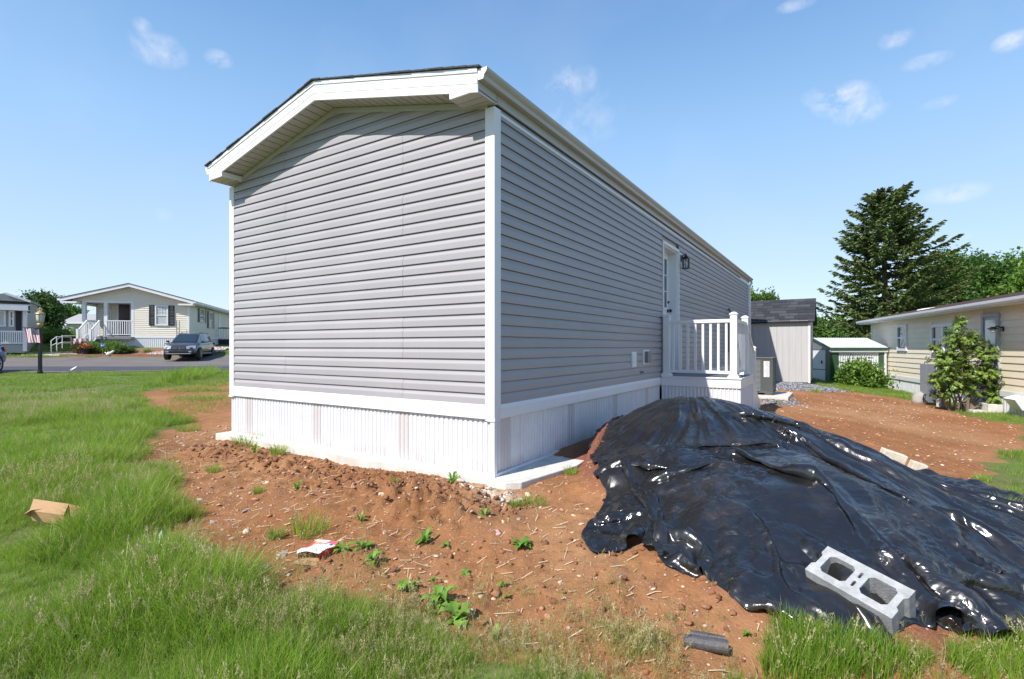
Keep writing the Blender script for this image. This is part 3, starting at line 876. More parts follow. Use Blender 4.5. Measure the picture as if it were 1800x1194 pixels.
# ---------------------------------------------------------------- porch of the grey home
def build_porch():
    t = thing('porch', 'white railed porch with grey deck boards at the door of the grey home', 'porch', (A0[0], A0[1], 0), HA)
    x0, x1, w = 4.99, 6.32, 1.25          # along the wall, and out from it (local -y)
    # deck boards run along the wall
    n = 9; bw = (w-.03)/n
    for i in range(n):
        MB().box(x0-.01, x1+.01, -.022-(i+1)*bw+.004, -.022-i*bw, .632, .657).build('deck_board', M_DECK, t)
    # trim band
    def band(pts, name='trim_band'):
        m = MB(); m.hexa(pts); m.build(name, M_WHITE, t, bevel=.003)
    m = MB(); m.box(x0-.03, x0, -w-.03, -.032, .49, .631); m.build('trim_band', M_WHITE, t, bevel=.004)
    m = MB(); m.box(x0, x1+.03, -w-.03, -w, .49, .631); m.build('trim_band', M_WHITE, t, bevel=.004)
    m = MB(); m.box(x0-.045, x0-.02, -w-.045, -.032, .632, .656); m.box(x0-.02, x1+.03, -w-.045, -w-.02, .632, .656); m.build('trim_lip', M_WHITE, t, bevel=.004)
    # ribbed skirting on the two seen sides
    def rib(a, c, fn, z0, z1):
        x = a
        while x < c-.02:
            wd = min(.41, c-x); pr = []
            k = int(wd/.056)
            for i in range(k):
                q = i*wd/k; pr += [(q+.002,0),(q+.009,-.013),(q+.021,-.013),(q+.030,0)]
            pr.append((wd-.001,0))
            vs = []
            for d, o_ in pr: vs += [fn(x+d, o_, z0), fn(x+d, o_, z1)]
            m = MB(); m.add(vs, [(2*j, 2*j+2, 2*j+3, 2*j+1) for j in range(len(pr)-1)]); m.build('skirting_panel', M_SKIRT, t)
            x += .41
    rib(.03, w+.01, lambda d, o_, z: (x0-.004+o_, -d, z), -.02, .49)
    rib(x0-.004, x1+.03, lambda d, o_, z: (d, -w-.010-o_*-1, z), -.05, .49)
    # posts
    def post(x, y, zb, zt, name='post'):
        p = MB().box(x-.052, x+.052, y-.052, y+.052, zb, zt).build(name, M_WHITE_PAINT, t, bevel=.006)
        m = MB(); m.hexa([(x-.085,y-.085,zb),(x+.085,y-.085,zb),(x+.085,y+.085,zb),(x-.085,y+.085,zb),(x-.075,y-.075,zb+.03),(x+.075,y-.075,zb+.03),(x+.075,y+.075,zb+.03),(x-.075,y+.075,zb+.03)])
        m.hexa([(x-.068,y-.068,zb+.03),(x+.068,y-.068,zb+.03),(x+.068,y+.068,zb+.03),(x-.068,y+.068,zb+.03),(x-.056,y-.056,zb+.055),(x+.056,y-.056,zb+.055),(x+.056,y+.056,zb+.055),(x-.056,y+.056,zb+.055)])
        m.build('base_collar', M_WHITE_PAINT, p)
        m = MB(); m.box(x-.062,x+.062,y-.062,y+.062,zt,zt+.018); m.hexa([(x-.058,y-.058,zt+.018),(x+.058,y-.058,zt+.018),(x+.058,y+.058,zt+.018),(x-.058,y+.058,zt+.018),(x-.02,y-.02,zt+.045),(x+.02,y-.02,zt+.045),(x+.02,y+.02,zt+.045),(x-.02,y+.02,zt+.045)])
        m.build('post_cap', M_WHITE_PAINT, p)
    px1, py1 = 5.05, -1.165
    post(px1, -.10, .657, 1.66); post(px1, py1, .657, 1.66); post(6.22, py1, .657, 1.66)
    def rail(a, b, za, zb_, n, top=1.565, bot=.735):
        """rail section between two plan points"""
        a = Vector((a[0], a[1], 0)); b = Vector((b[0], b[1], 0)); d = (b-a); L_ = d.length; d.normalize(); s = Vector((-d.y, d.x, 0))
        for nm, zc, hw, hh in (('top_rail', top, .035, .028), ('bottom_rail', bot, .022, .024)):
            P = [a-s*hw+Vector((0,0,za+zc-hh)), b-s*hw+Vector((0,0,zb_+zc-hh)), b+s*hw+Vector((0,0,zb_+zc-hh)), a+s*hw+Vector((0,0,za+zc-hh))]
            m = MB(); m.hexa([tuple(p) for p in P]+[tuple(p+Vector((0,0,2*hh))) for p in P]); m.build(nm, M_WHITE_PAINT, t, bevel=.005)
        for i in range(n):
            q = (i+.5)/n; c = a+d*L_*q; dz = za+(zb_-za)*q
            MB().box(c.x-.018, c.x+.018, c.y-.018, c.y+.018, bot+.024+dz, top-.028+dz).build('baluster', M_WHITE_PAINT, t)
    rail((px1,-.152), (px1,py1+.052), 0, 0, 8)
    rail((px1+.052,py1), (6.22-.052,py1), 0, 0, 8)
    # stair going down away from the camera
    nst = 3; zt = .657; gnd = .02
    for i in range(nst):
        zz = zt-(i+1)*.16; xa = x1+.03+i*.28
        MB().box(xa, xa+.29, -w, -.35, zz-.03, zz).build('stair_tread', M_DECK, t)
    m = MB(); m.prism([(x1+.03,-.05),(x1+1.05,-.05),(x1+.92,.1),(x1+.03,.60)], 1, -w-.03, -w-.002); m.build('stair_stringer', M_WHITE, t, bevel=.003)
    m = MB(); m.prism([(x1+.03,-.05),(x1+1.05,-.05),(x1+.92,.1),(x1+.03,.60)], 1, -.35, -.33); m.build('stair_stringer', M_WHITE, t, bevel=.003)
    post(7.20, py1, .03, 1.12)
    rail((6.272,py1), (7.148,py1), 0, -.50, 7)
build_porch()

# ---------------------------------------------------------------- air conditioner beside the home
def louvre_mat():
    m, nt, b = nodes_of('grey_grille'); N, L = nt.nodes, nt.links
    b.inputs['Base Color'].default_value = (.10,.105,.105,1); b.inputs['Roughness'].default_value = .5
    return m
def build_ac():
    t = thing('air_conditioner', 'dark grey air conditioner with white paper notices on a concrete pad', 'air conditioner', (A0[0], A0[1], 0), HA)
    x0, x1, y0, y1, z0, z1 = 9.6, 10.35, -1.28, -.53, .06, .90
    mG = mat('dark_grey_steel', (.075,.08,.08), .45, var=.06); mL = louvre_mat()
    m = MB(); m.box(x0+.03,x1-.03,y0+.03,y1-.03,z0+.02,z1-.03); m.build('coil', M_BLACK, t)
    m = MB(); m.box(x0-.01,x1+.01,y0-.01,y1+.01,z1-.035,z1); m.build('lid', mG, t, bevel=.008)
    m = MB(); m.lathe([(.30,0),(.30,.012),(.27,.02),(.05,.035)], ((x0+x1)/2,(y0+y1)/2,z1), 20); m.build('fan_guard', M_BLACK, t)
    m = MB(); m.box(x0,x1,y0,y1,z0,z0+.03); m.build('base_pan', mG, t, bevel=.004)
    for (xa, xb, ya, yb) in ((x0,x0+.05,y0,y0+.05),(x0,x0+.05,y1-.05,y1),(x1-.05,x1,y0,y0+.05),(x1-.05,x1,y1-.05,y1),(x0,x0+.02,y0+.38,y0+.43)):
        MB().box(xa,xb,ya,yb,z0+.03,z1-.035).build('corner_rail', mG, t)
    MB().box(x0+.002,x0+.02,y0+.05,y0+.26,z0+.03,z1-.035).build('service_panel', mG, t)
    m = MB()
    k = 26
    for i in range(k):
        z = z0+.045+i*(z1-z0-.09)/k
        m.hexa([(x0+.004,y0+.26,z),(x0+.012,y0+.26,z+.012),(x0+.012,y1-.05,z+.012),(x0+.004,y1-.05,z),(x0+.004,y0+.26,z+.008),(x0+.012,y0+.26,z+.02),(x0+.012,y1-.05,z+.02),(x0+.004,y1-.05,z+.008)])
        m.hexa([(x0+.05,y0+.004,z),(x1-.05,y0+.004,z),(x1-.05,y0+.012,z+.012),(x0+.05,y0+.012,z+.012),(x0+.05,y0+.004,z+.008),(x1-.05,y0+.004,z+.008),(x1-.05,y0+.012,z+.02),(x0+.05,y0+.012,z+.02)])
    o = m.build('louvres', mL, t); o['kind'] = 'stuff'
    # stack of paper notices with printed grey lines
    mp = mat('notice_paper', (.74,.73,.74), .7)
    mi = mat('notice_ink', (.16,.15,.17), .7)
    for j in range(3):
        zb = z1-.09-(j+1)*.125
        p = MB().box(x0-.003,x0+.001,y0+.07,y0+.19,zb+.006,zb+.125).build('paper_notice', mp, t)
        m = MB()
        rr = random.Random(j+5)
        for q in range(5):
            zz = zb+.02+q*.021; e = y0+.08+rr.uniform(.04,.10)
            m.box(x0-.0042,x0-.0031,y0+.08,e,zz,zz+.007)
        m.build('print', mi, p)
    tp = thing('equipment_pad', 'pale concrete pad under the dark air conditioner', 'pad', (A0[0], A0[1], 0), HA)
    MB().box(9.3,10.75,-1.62,-.4,-.10,.015).build('slab', M_CONC, tp, bevel=.01)
    mw = mat('weathered_wood', (.45,.36,.26), .8, col2=(.56,.47,.36), vscale=10, stretch=(1,14,14), bump=.3)
    for (a, b) in ((-1.25,-1.10),(-.75,-.6)):
        o = MB().box(9.66,10.3,a,b,.016,.0595).build('wood_block', mw, None, bevel=.004)
        o.location = (A0[0], A0[1], 0); o.rotation_euler = (0,0,HA)
        tag(o, 'pale timber block between the air conditioner and its concrete pad, %s one' % ('nearer the camera-side corner' if a < -1 else 'inner'), 'wood block')
build_ac()

# ---------------------------------------------------------------- loose gravel
def rock_mesh(name, seed, m, flat=.6, sub=1, rough=.26):
    import bmesh
    bm = bmesh.new(); bmesh.ops.create_icosphere(bm, subdivisions=sub, radius=1)
    r = random.Random(seed)
    ax = (r.uniform(.7,1.2), r.uniform(.6,1.), flat*r.uniform(.6,1.2))
    for v in bm.verts:
        k = 1+r.uniform(-rough,rough)
        v.co = Vector((v.co.x*ax[0]*k, v.co.y*ax[1]*k, v.co.z*ax[2]*k))
    me = bpy.data.meshes.new(name); bm.to_mesh(me); bm.free(); me.materials.append(m)
    return me
def scatter_pieces(name, pts, sizes, protos, label=None, cat=None, sink=.25, parent=None, smooth=False):
    """real geometry: copies of small meshes joined into one"""
    PV = []; PF = []
    for me in protos:
        v = np.zeros(len(me.vertices)*3, np.float32); me.vertices.foreach_get('co', v); PV.append(v.reshape(-1,3))
        PF.append(np.array([list(p.vertices) for p in me.polygons], np.int32))
    V = []; Fc = []; MI = []; o = 0
    for i, (x, y, z) in enumerate(pts):
        j = int(RNG.integers(len(protos))); s = sizes[i]; a = RNG.uniform(0, 6.283)
        ca, sa = math.cos(a), math.sin(a)
        v = PV[j]*s
        tl = RNG.normal(0, .18, 2)
        w = np.stack([v[:,0]*ca-v[:,1]*sa, v[:,0]*sa+v[:,1]*ca, v[:,2]+v[:,0]*tl[0]+v[:,1]*tl[1]], -1)+np.array([x, y, z+s*(.5-sink)*.6])
        V.append(w); Fc.append(PF[j]+o); MI.append(np.full(len(PF[j]), j)); o += len(v)
    mats = [me.materials[0] for me in protos]
    me = tris_mesh(name, np.concatenate(V), np.concatenate(Fc), mats, smooth, np.concatenate(MI))
    ob = link(name, me, parent)
    ob['kind'] = 'stuff'
    if label: ob['label'] = label
    return ob
M_RK = [mat('rock_buff', (.50,.37,.25), .9, col2=(.63,.50,.37), vscale=20), mat('rock_rust', (.35,.15,.075), .9, col2=(.45,.22,.12), vscale=20),
        mat('rock_grey', (.23,.22,.24), .9, col2=(.36,.33,.34), vscale=20), mat('rock_pink', (.42,.25,.20), .9, col2=(.52,.34,.28), vscale=20)]
M_GRAVEL = [mat('gravel_slate', (.085,.09,.105), .85), mat('gravel_grey', (.16,.165,.18), .85), mat('gravel_pale', (.28,.28,.30), .85)]
def gravel_patch(outline, n, smin, smax, label, mats, lift=0., zf=None):
    xs = [p[0] for p in outline]; ys = [p[1] for p in outline]
    P = np.stack([RNG.uniform(min(xs), max(xs), n*4), RNG.uniform(min(ys), max(ys), n*4)], -1)
    sd = sd_poly(P[:,0], P[:,1], outline)
    keep = sd > RNG.uniform(-.25, .12, len(P))
    P = P[keep][:n]
    Z = land_z(P[:,0], P[:,1])+lift
    protos = [rock_mesh('pebble', 50+i, m, .7, 1) for i, m in enumerate(mats)]
    return scatter_pieces('gravel', [(a, b, c) for (a, b), c in zip(P, Z)], RNG.uniform(smin, smax, len(P)), protos, label)
gravel_patch([ground_px(1338,700), ground_px(1352,714), ground_px(1400,712), ground_px(1385,700), HF.w(10.9,-1.2), HF.w(10.9,-.2), HF.w(9,-.2), HF.w(9,-1.6)], 1500, .012, .03, 'dark slate gravel around the air conditioner pad', M_GRAVEL)
gravel_patch([ground_px(1362,688), ground_px(1440,690), ground_px(1482,688), ground_px(1462,680), (13.0,20.6), (9.5,20.4), (8.0,18.0)], 4500, .02, .045, 'dark slate gravel around the grey shed', M_GRAVEL)

# ---------------------------------------------------------------- grey shed behind the home
def build_grey_shed():
    Y = 17.6; X = (1424-CX)/F*Y
    u0, v0 = uv(X, Y); u0 = float(u0); v0 = float(v0)
    t = thing('garden_shed', 'light grey panelled shed with dark shingle roof behind the grey home', 'shed', (A0[0], A0[1], 0), HA)
    zb = -.17; ze = 2.07; W = 3.4; D = 2.6
    mS = mat('grey_panel_siding', (.43,.42,.415), .6, var=.05, vscale=2, stretch=(8,8,.5), bump=.15, bscale=60)
    y0, y1 = v0, v0+W; x0, x1 = u0, u0+D
    for i in range(17):   # vertical grooved boards on the front
        a = y0+.06+i*(W-.12)/17; c = y0+.06+(i+1)*(W-.12)/17-.010
        MB().box(x0-.012, x0, a, c, zb+.09, ze-.02).build('wall_panel', mS, t)
    m = MB(); m.box(x0+.001,x1,y0+.01,y1,zb+.09,ze); m.prism([(x0,ze),(x1,ze),((x0+x1)/2,ze+.80)], 1, y0+.02, y1-.02); m.build('wall', mS, t)
    m = MB(); m.box(x0-.03,x0+.03,y0-.012,y0+.06,zb+.07,ze-.02); m.build('corner_trim', mat('pale_trim', (.60,.57,.55), .55), t, bevel=.003)
    m = MB(); m.box(x0-.10,x0-.013,y0-.10,y1+.1,ze-.075,ze-.005); m.build('eave_board', mat('pale_trim', (.60,.57,.55)), t)
    m = MB(); m.box(x0,x1,y0,y1,zb-.05,zb+.07); m.build('skid', M_DARK, t)
    # roof: courses of shingles, tabs picked apart
    xm = (x0+x1)/2; rise = .80
    mats = [mat('shingle_slate', (.022,.024,.030), .92, bump=.5, bscale=120), mat('shingle_charcoal', (.034,.036,.043), .92, bump=.5, bscale=120), mat('shingle_grey', (.050,.052,.060), .92, bump=.5, bscale=120)]
    rr = random.Random(4)
    nrow = 8; xo = x0-.14; zo = ze-.05
    rn = xm-xo; rz = ze+rise+.04-zo
    protos = {}
    for r_ in range(nrow):
        t0 = r_/nrow; t1 = (r_+1)/nrow+.02
        y = y0-.14-rr.random()*.15
        while y < y1+.12:
            w = rr.choice((.24,.30,.36)); a = max(y, y0-.14); c = min(y+w-.006, y1+.12)
            if c-a > .03:
                lift = rr.choice((.0,.004,.007))
                mm = rr.choice(mats)
                m = MB(); m.hexa([(xo+rn*t0,a,zo+rz*t0),(xo+rn*t0,c,zo+rz*t0),(xo+rn*t1,c,zo+rz*t1-.012),(xo+rn*t1,a,zo+rz*t1-.012),
                                  (xo+rn*t0-.004,a,zo+rz*t0+.013+lift),(xo+rn*t0-.004,c,zo+rz*t0+.013+lift),(xo+rn*t1,c,zo+rz*t1+.002),(xo+rn*t1,a,zo+rz*t1+.002)])
                m.build('shingle', mm, t)
            y += w
    m = MB(); m.hexa([(xo+.01,y0-.13,zo-.03),(xo+.01,y1+.12,zo-.03),(xm,y1+.12,zo+rz-.03),(xm,y0-.13,zo+rz-.03),(xo,y0-.13,zo-.001),(xo,y1+.12,zo-.001),(xm,y1+.12,zo+rz-.016),(xm,y0-.13,zo+rz-.016)])
    xb = x1+.14
    m.hexa([(xb,y0-.13,zo-.03),(xm,y0-.13,zo+rz-.03),(xm,y1+.12,zo+rz-.03),(xb,y1+.12,zo-.03),(xb,y0-.13,zo+.01),(xm,y0-.13,zo+rz+.005),(xm,y1+.12,zo+rz+.005),(xb,y1+.12,zo+.01)])
    m.build('roof', mats[0], t)
build_grey_shed()

# ---------------------------------------------------------------- small metal shed
def build_metal_shed():
    Y0 = 20.0
    ang = math.atan2(.06, 1.0)
    X0 = (1460-CX)/F*Y0
    fr = Frame(X0, Y0, ang)
    zg = -.50
    t = thing('metal_shed', 'small white ribbed metal shed with green corner posts and pale tin roof', 'shed', (X0, Y0, 0), ang)
    L_ = fr.fx(1553, 640, 0)[0]; D = 2.0
    mW = mat('white_tin', (.66,.67,.69), .4, var=.05, vscale=3); mGr = mat('green_tin', (.035,.085,.042), .4, var=.1); mR = mat('tin_roof', (.50,.52,.56), .35, var=.12, vscale=3)
    ze = 1.08; zr = 1.50
    # long side ribs
    def ribs(a, c, fn, z0, z1, name, n):
        for i in range(n):
            p = a+(c-a)*i/n; q = a+(c-a)*(i+1)/n; w = q-p
            vs = []
            for d, o_ in ((0.004,0),(.25*w,0),(.32*w,-.018),(.68*w,-.018),(.75*w,0),(w-.004,0)):
                vs += [fn(p+d, o_, z0), fn(p+d, o_, z1)]
            m = MB(); m.add(vs, [(2*j, 2*j+2, 2*j+3, 2*j+1) for j in range(5)]); m.build(name, mW, t)
    ribs(.32, L_-.2, lambda d, o_, z: (d, o_-.0, z), zg-.05, ze-.02, 'wall_rib', 17)
    m = MB(); m.box(.02,L_-.02,.02,D,zg-.05,ze); m.prism([(0.02,ze),(D,ze),(D/2,zr-.03)], 0, .02, L_-.02); m.build('wall', mW, t)
    for a, c in ((-.02,.31),(L_-.20,L_+.0)):
        MB().box(a,c,-.03,.015,zg-.05,ze-.03).build('corner_post', mGr, t, bevel=.006)
    MB().box(-.04,-.0205,-.03,.24,zg-.05,ze-.03).build('corner_post', mGr, t)
    MB().box(-.04,-.0205,D-.25,D,zg-.05,ze-.03).build('corner_post', mGr, t)
    m = MB(); m.box(L_+.001,L_+.08,-.06,.02,zg,ze-.04); m.build('downpipe', mW, t)
    m = MB(); m.box(-.06,L_+.12,-.10,-.03,ze-.14,ze-.06); m.build('gutter', mW, t, bevel=.008)
    m = MB(); m.box(-.10,L_+.14,-.13,-.101,ze-.055,ze+.04); m.build('eave_trim', mGr, t)
    # gable door (left end)
    d = MB().box(-.045,-.015,.25,D-.26,zg+.02,ze-.08).build('door', mW, t, bevel=.004)
    MB().box(-.052,-.0455,.25,D-.26,zg+.72,zg+.76).build('door_rail', M_GREYMET, d)
    MB().box(-.075,-.046,.42,.46,zg+.98,zg+1.10).build('handle', M_BLACK, d)
    m = MB(); m.prism([(.0,ze-.03),(D,ze-.03),(D/2,zr-.04)], 0, -.03, .0); m.build('gable', M_GREYMET, t)
    for s in (0, 1):
        ya, yb = (-.12, D/2) if s == 0 else (D+.12, D/2)
        n = 24
        for i in range(n):
            a = -.10+(L_+.24)*i/n; c = -.10+(L_+.24)*(i+1)/n-.012
            m = MB(); m.hexa([(a,ya,ze+.02),(c,ya,ze+.02),(c,yb,zr),(a,yb,zr),(a+.02,ya,ze+.045),(c-.03,ya,ze+.045),(c-.03,yb,zr+.025),(a+.02,yb,zr+.025)])
            m.build('roof_sheet', mR, t)
        m = MB(); m.hexa([(-.11,ya,ze+.0),(-.09,ya,ze+.0),(-.09,yb,zr-.02),(-.11,yb,zr-.02),(-.11,ya,ze+.05),(-.09,ya,ze+.05),(-.09,yb,zr+.04),(-.11,yb,zr+.04)]); m.build('rake_trim', mGr, t)
    # hook with pot
    h = thing('plant_hook', 'thin black shepherd hook carrying a dark pot before the metal shed', 'plant hook', (X0+.5, Y0-.35, -.5))
    m = MB(); m.tube([(0,0,-.05),(0,0,1.2),(.03,0,1.33),(.10,0,1.36),(.16,0,1.28),(.15,0,1.2)], .012, 6); m.build('pole', M_BLACK, h)
    m = MB(); m.tube([(-.02,-.02,.62),(-.26,-.02,.62)], .01, 6); m.lathe([(.08,.44),(.16,.46),(.18,.60),(.15,.60),(.12,.50)], (-.14,-.02,0), 12); m.build('pot', M_BLACK, h)
build_metal_shed()

# ---------------------------------------------------------------- beige neighbour on the right
def window(t, fr_mat, glass, x0, x1, z0, z1, y, name='window', depth=.05, sash=True, bar=.06, grid=None, axis_=0, sgn=-1):
    """window on a plane; axis_ 0: plane y const, x spans; axis_ 1: plane x const, y spans. sgn: outward sign."""
    def B(m, a, c, d0, d1, za, zb):
        lo, hi = sorted((y+sgn*d0, y+sgn*d1))
        if axis_ == 0: m.box(a, c, lo, hi, za, zb)
        else: m.box(lo, hi, a, c, za, zb)
    m = MB()
    B(m, x0, x1, .002, depth, z0, z0+bar); B(m, x0, x1, .002, depth, z1-bar, z1); B(m, x0, x0+bar, .002, depth, z0+bar, z1-bar); B(m, x1-bar, x1, .002, depth, z0+bar, z1-bar)
    w = m.build(name, fr_mat, t)
    if sash:
        m = MB(); zm = (z0+z1)/2; B(m, x0+bar, x1-bar, .004, depth*.8, zm-bar*.35, zm+bar*.35)
        if grid:
            for q in range(1, grid[0]): B(m, x0+(x1-x0)*q/grid[0]-.01, x0+(x1-x0)*q/grid[0]+.01, .004, depth*.5, zm, z1-bar)
            for q in range(1, grid[1]): B(m, x0+bar, x1-bar, .0045, depth*.5-.002, zm+(z1-zm)*q/grid[1]-.01, zm+(z1-zm)*q/grid[1]+.01)
        m.build('sash', fr_mat, w)
    m = MB(); B(m, x0+bar*.9, x1-bar*.9, .001, depth*.3, z0+bar*.9, z1-bar*.9); m.build('pane', glass, w)
    return w
def build_neighbor():
    # origin at the near end: local x runs away along the wall, local y to the right/behind
    nx, ny = .3645, 1.0; l = math.hypot(nx, ny); nx /= l; ny /= l
    O = (14.9-nx*13.5, 20.2-ny*13.5); ang = math.atan2(ny, nx)
    # wall faces left (toward -x world): local +y is to the left of travel; body lies on local -y
    fr = Frame(O[0], O[1], ang)
    t = thing('neighbour_mobile_home', 'long beige lap-sided mobile home with brown roof at the right', 'mobile home', (O[0], O[1], 0), ang)
    Lf = fr.fx(1533, 600, 0)[0]
    mB = mat('beige_siding', (.78,.69,.55), .55, var=.04, vscale=2, stretch=(1,1,6)); W = 4.3
    zs, zt = .07, 2.14
    n = 12; c = (zt-zs)/n
    w1 = fr.fx(1579, 571, 0), fr.fx(1596, 617, 0)
    w2 = fr.fx(1640, 569, 0), fr.fx(1684, 622, 0)
    d1 = fr.fx(1730, 553, 0), fr.fx(1760, 640, 0)
    holes = [(w1[0][0], w1[1][0]), (w2[0][0], w2[1][0]), (d1[0][0], d1[1][0])]
    holes = [tuple(sorted(h)) for h in holes]
    hz = [(fr.fx(1587,617,0)[1], fr.fx(1587,571,0)[1]), (fr.fx(1660,624,0)[1], fr.fx(1660,569,0)[1]), (.0, fr.fx(1745,551,0)[1])]
    print('neighbour', Lf, holes, hz)
    for k in range(n):
        za = zs+k*c
        xs = [0.0]; 
        cuts = []
        for (a, b), (z0, z1) in zip(holes, hz):
            if za+c > z0+.03 and za < z1-.03: cuts.append((a, b))
        cuts.sort(); segs = []; cur = 0.0
        for a, b in cuts: segs.append((cur, a)); cur = b
        segs.append((cur, Lf))
        for a, b in segs:
            j = [a]+[q for q in (3.1+(k % 3)*.9, 7.2+(k % 2)*1.1, 11.+(k % 3)*.5) if a+.3 < q < b-.3]+[b]
            for i in range(len(j)-1):
                m = MB(); m.hexa([(j[i],.002,za),(j[i+1]-.003,.002,za),(j[i+1]-.003,.026,za),(j[i],.026,za),(j[i],.002,za+c+.01),(j[i+1]-.003,.002,za+c+.01),(j[i+1]-.003,.006,za+c+.01),(j[i],.006,za+c+.01)])
                m.build('siding_board', mB, t)
    m = MB(); m.box(0,Lf,-W,0,-.0,2.2); m.build('wall', mB, t)
    m = MB()
    for k in range(n):
        za = zs+k*c; m.hexa([(Lf+.002,-W,za),(Lf+.02,-W,za),(Lf+.02,0,za),(Lf+.002,0,za),(Lf+.002,-W,za+c),(Lf+.005,-W,za+c),(Lf+.005,0,za+c),(Lf+.002,0,za+c)])
        m.hexa([(-.02,-W,za),(-.002,-W,za),(-.002,0,za),(-.02,0,za),(-.005,-W,za+c),(-.002,-W,za+c),(-.002,0,za+c),(-.005,0,za+c)])
    m.build('end_siding', mB, t)
    mT = mat('white_trim', (.72,.73,.76), .45, var=.04)
    m = MB(); m.box(Lf-.06,Lf+.03,.001,.04,zs,2.14); m.build('corner_trim', mT, t)
    m = MB(); m.box(-.02,Lf+.03,.002,.045,-.07,zs-.002); m.build('base_band', mT, t)
    # skirting panels
    i = 0; x = 0
    while x < Lf-.05:
        w = min(.6, Lf-x); vs = []; k = 5
        pr = []
        for q in range(k): a = q*w/k; pr += [(a+.003,.0),(a+.02,.012),(a+.05,.012),(a+.068,.0)]
        pr.append((w-.003,0))
        for d, o_ in pr: vs += [(x+d, .01+o_, -.9), (x+d, .01+o_, -.072)]
        m = MB(); m.add(vs, [(2*j+1, 2*j+3, 2*j+2, 2*j) for j in range(len(pr)-1)]); m.build('skirting_panel', mat('plain_skirting', (.62,.63,.66), .45, var=.06, vscale=4), t)
        x += .6
    m = MB(); m.box(-.01,Lf+.01,-W,.0,-.9,-.001); m.build('skirting', mat('plain_skirting', (.62,.63,.66), .45, var=.06, vscale=4), t)
    # openings
    MBoxes = []
    wins = []
    window(t, mT, M_GLASS, holes[0][0], holes[0][1], hz[0][0], hz[0][1], 0, depth=.06, bar=.09, sgn=1)
    window(t, mT, M_GLASS, holes[1][0], holes[1][1], hz[1][0], hz[1][1], 0, depth=.07, bar=.10, sgn=1)
    a, b = holes[1]
    MB().box((a+b)/2-.07,(a+b)/2+.07,.003,.075,hz[1][0]+.1,hz[1][1]-.1).build('mullion', mT, t)
    a, b = holes[2]; zz = hz[2][1]
    m = MB(); m.box(a,a+.09,.003,.07,-.25,zz); m.box(b-.09,b,.003,.07,-.25,zz); m.box(a+.09,b-.09,.003,.07,zz-.09,zz)
    m.build('door_frame', mat('grey_paint', (.36,.38,.42), .5), t)
    d = MB().box(a+.09,b-.09,.003,.04,-.25,zz-.09).build('storm_door', mat('grey_blue_paint', (.33,.36,.41), .4), t)
    MB().box(a+.16,b-.16,.0405,.047,.85,zz-.17).build('pane', mat('bright_storm_glass', (.62,.64,.62), .08, spec=.8, var=.06), d)
    MB().box(a+.11,a+.14,.041,.09,.72,.84).build('handle', M_BLACK, d)
    # lamp beside door
    lx, lz_ = fr.fx(1765, 578, 0)
    m = MB(); m.box(lx-.05,lx+.05,.027,.05,lz_-.06,lz_+.06); m.tube([(lx,.05,lz_+.02),(lx,.13,lz_+.07),(lx,.2,lz_+.03)], .014, 6); m.lathe([(.03,.05),(.11,.0),(.11,-.01),(.02,-.01)], (lx,.22,lz_+.0), 12)
    l_ = m.build('wall_lamp', M_BLACK, t)
    m = MB(); m.lathe([(.03,-.1),(.06,-.07),(.06,-.01)], (lx,.22,lz_), 10); m.build('glass_shade', mat('lamp_glass', (.6,.6,.58), .1), l_, smooth=True)
    # steps at the door
    ts = thing('entrance_steps', 'grey concrete steps below the storm door of the beige home', 'steps', (O[0], O[1], 0), ang)
    for q in range(3):
        MB().box(a-.2,b+.2,.05+q*.3,.34+q*.3,-.9,-.27-q*.17).build('step', M_CONC, ts, bevel=.01)
    # soffit, fascia, gutter, roof
    ov = .38
    MB().box(-.3,Lf+.35,.005,ov,2.14,2.165).build('soffit', M_WHITE_PAINT, t)
    MB().box(-.3,Lf+.35,ov,ov+.02,2.12,2.27).build('fascia', mT, t)
    m = MB(); m.prism([(ov+.021,2.15),(ov+.09,2.15),(ov+.12,2.2),(ov+.13,2.265),(ov+.021,2.265)], 0, -.35, Lf+.4); m.build('gutter', mT, t)
    MB().box(Lf+.33,Lf+.36,-W-.3,ov+.02,2.12,2.27).build('rake_board', mT, t)
    sl = .21; R = W/2+ov
    for s in (-1, 1):
        nrow = 12
        for r_ in range(nrow):
            m = MB()
            t0 = r_/nrow; t1 = (r_+1)/nrow
            ya = -W/2+s*R*(1-t0); yb = -W/2+s*R*(1-t1)
            z0 = 2.275+sl*R*t0; z1 = 2.275+sl*R*t1
            m.hexa([(-.34,ya,z0),(Lf+.38,ya,z0),(Lf+.38,yb,z1),(-.34,yb,z1),(-.34,ya,z0+.022),(Lf+.38,ya,z0+.022),(Lf+.38,yb,z1+.006),(-.34,yb,z1+.006)])
            m.build('shingle_course', M_BROWN_SHINGLE, t)
    m = MB(); m.prism([(-W-ov,2.165),(ov,2.165),(ov,2.27),(-W/2,2.27+sl*R),(-W-ov,2.27)], 0, -.33, Lf+.33); m.build('roof_deck', mat('brown_roof_edge', (.10,.07,.06), .8), t)
    vx, vz = fr.fx(1624, 546, -.8)
    m = MB(); m.hexa([(vx-.3,-.6,2.40),(vx+.2,-.6,2.40),(vx+.2,-1.1,2.48),(vx-.3,-1.1,2.48),(vx-.25,-.65,2.55),(vx+.15,-.65,2.55),(vx+.15,-1.05,2.6),(vx-.25,-1.05,2.6)]); m.build('roof_vent', M_WHITE_PAINT, t)
    # vent hood low on the wall by the right edge
    hx, hz_ = fr.fx(1793, 705, .05)
    m = MB(); m.hexa([(hx-.2,.05,hz_-.2),(hx+.2,.05,hz_-.2),(hx+.2,.10,hz_-.2),(hx-.2,.10,hz_-.2),(hx-.25,.05,hz_+.12),(hx+.25,.05,hz_+.12),(hx+.25,.26,hz_+.04),(hx-.25,.26,hz_+.04)]); m.build('vent_hood', mT, t)
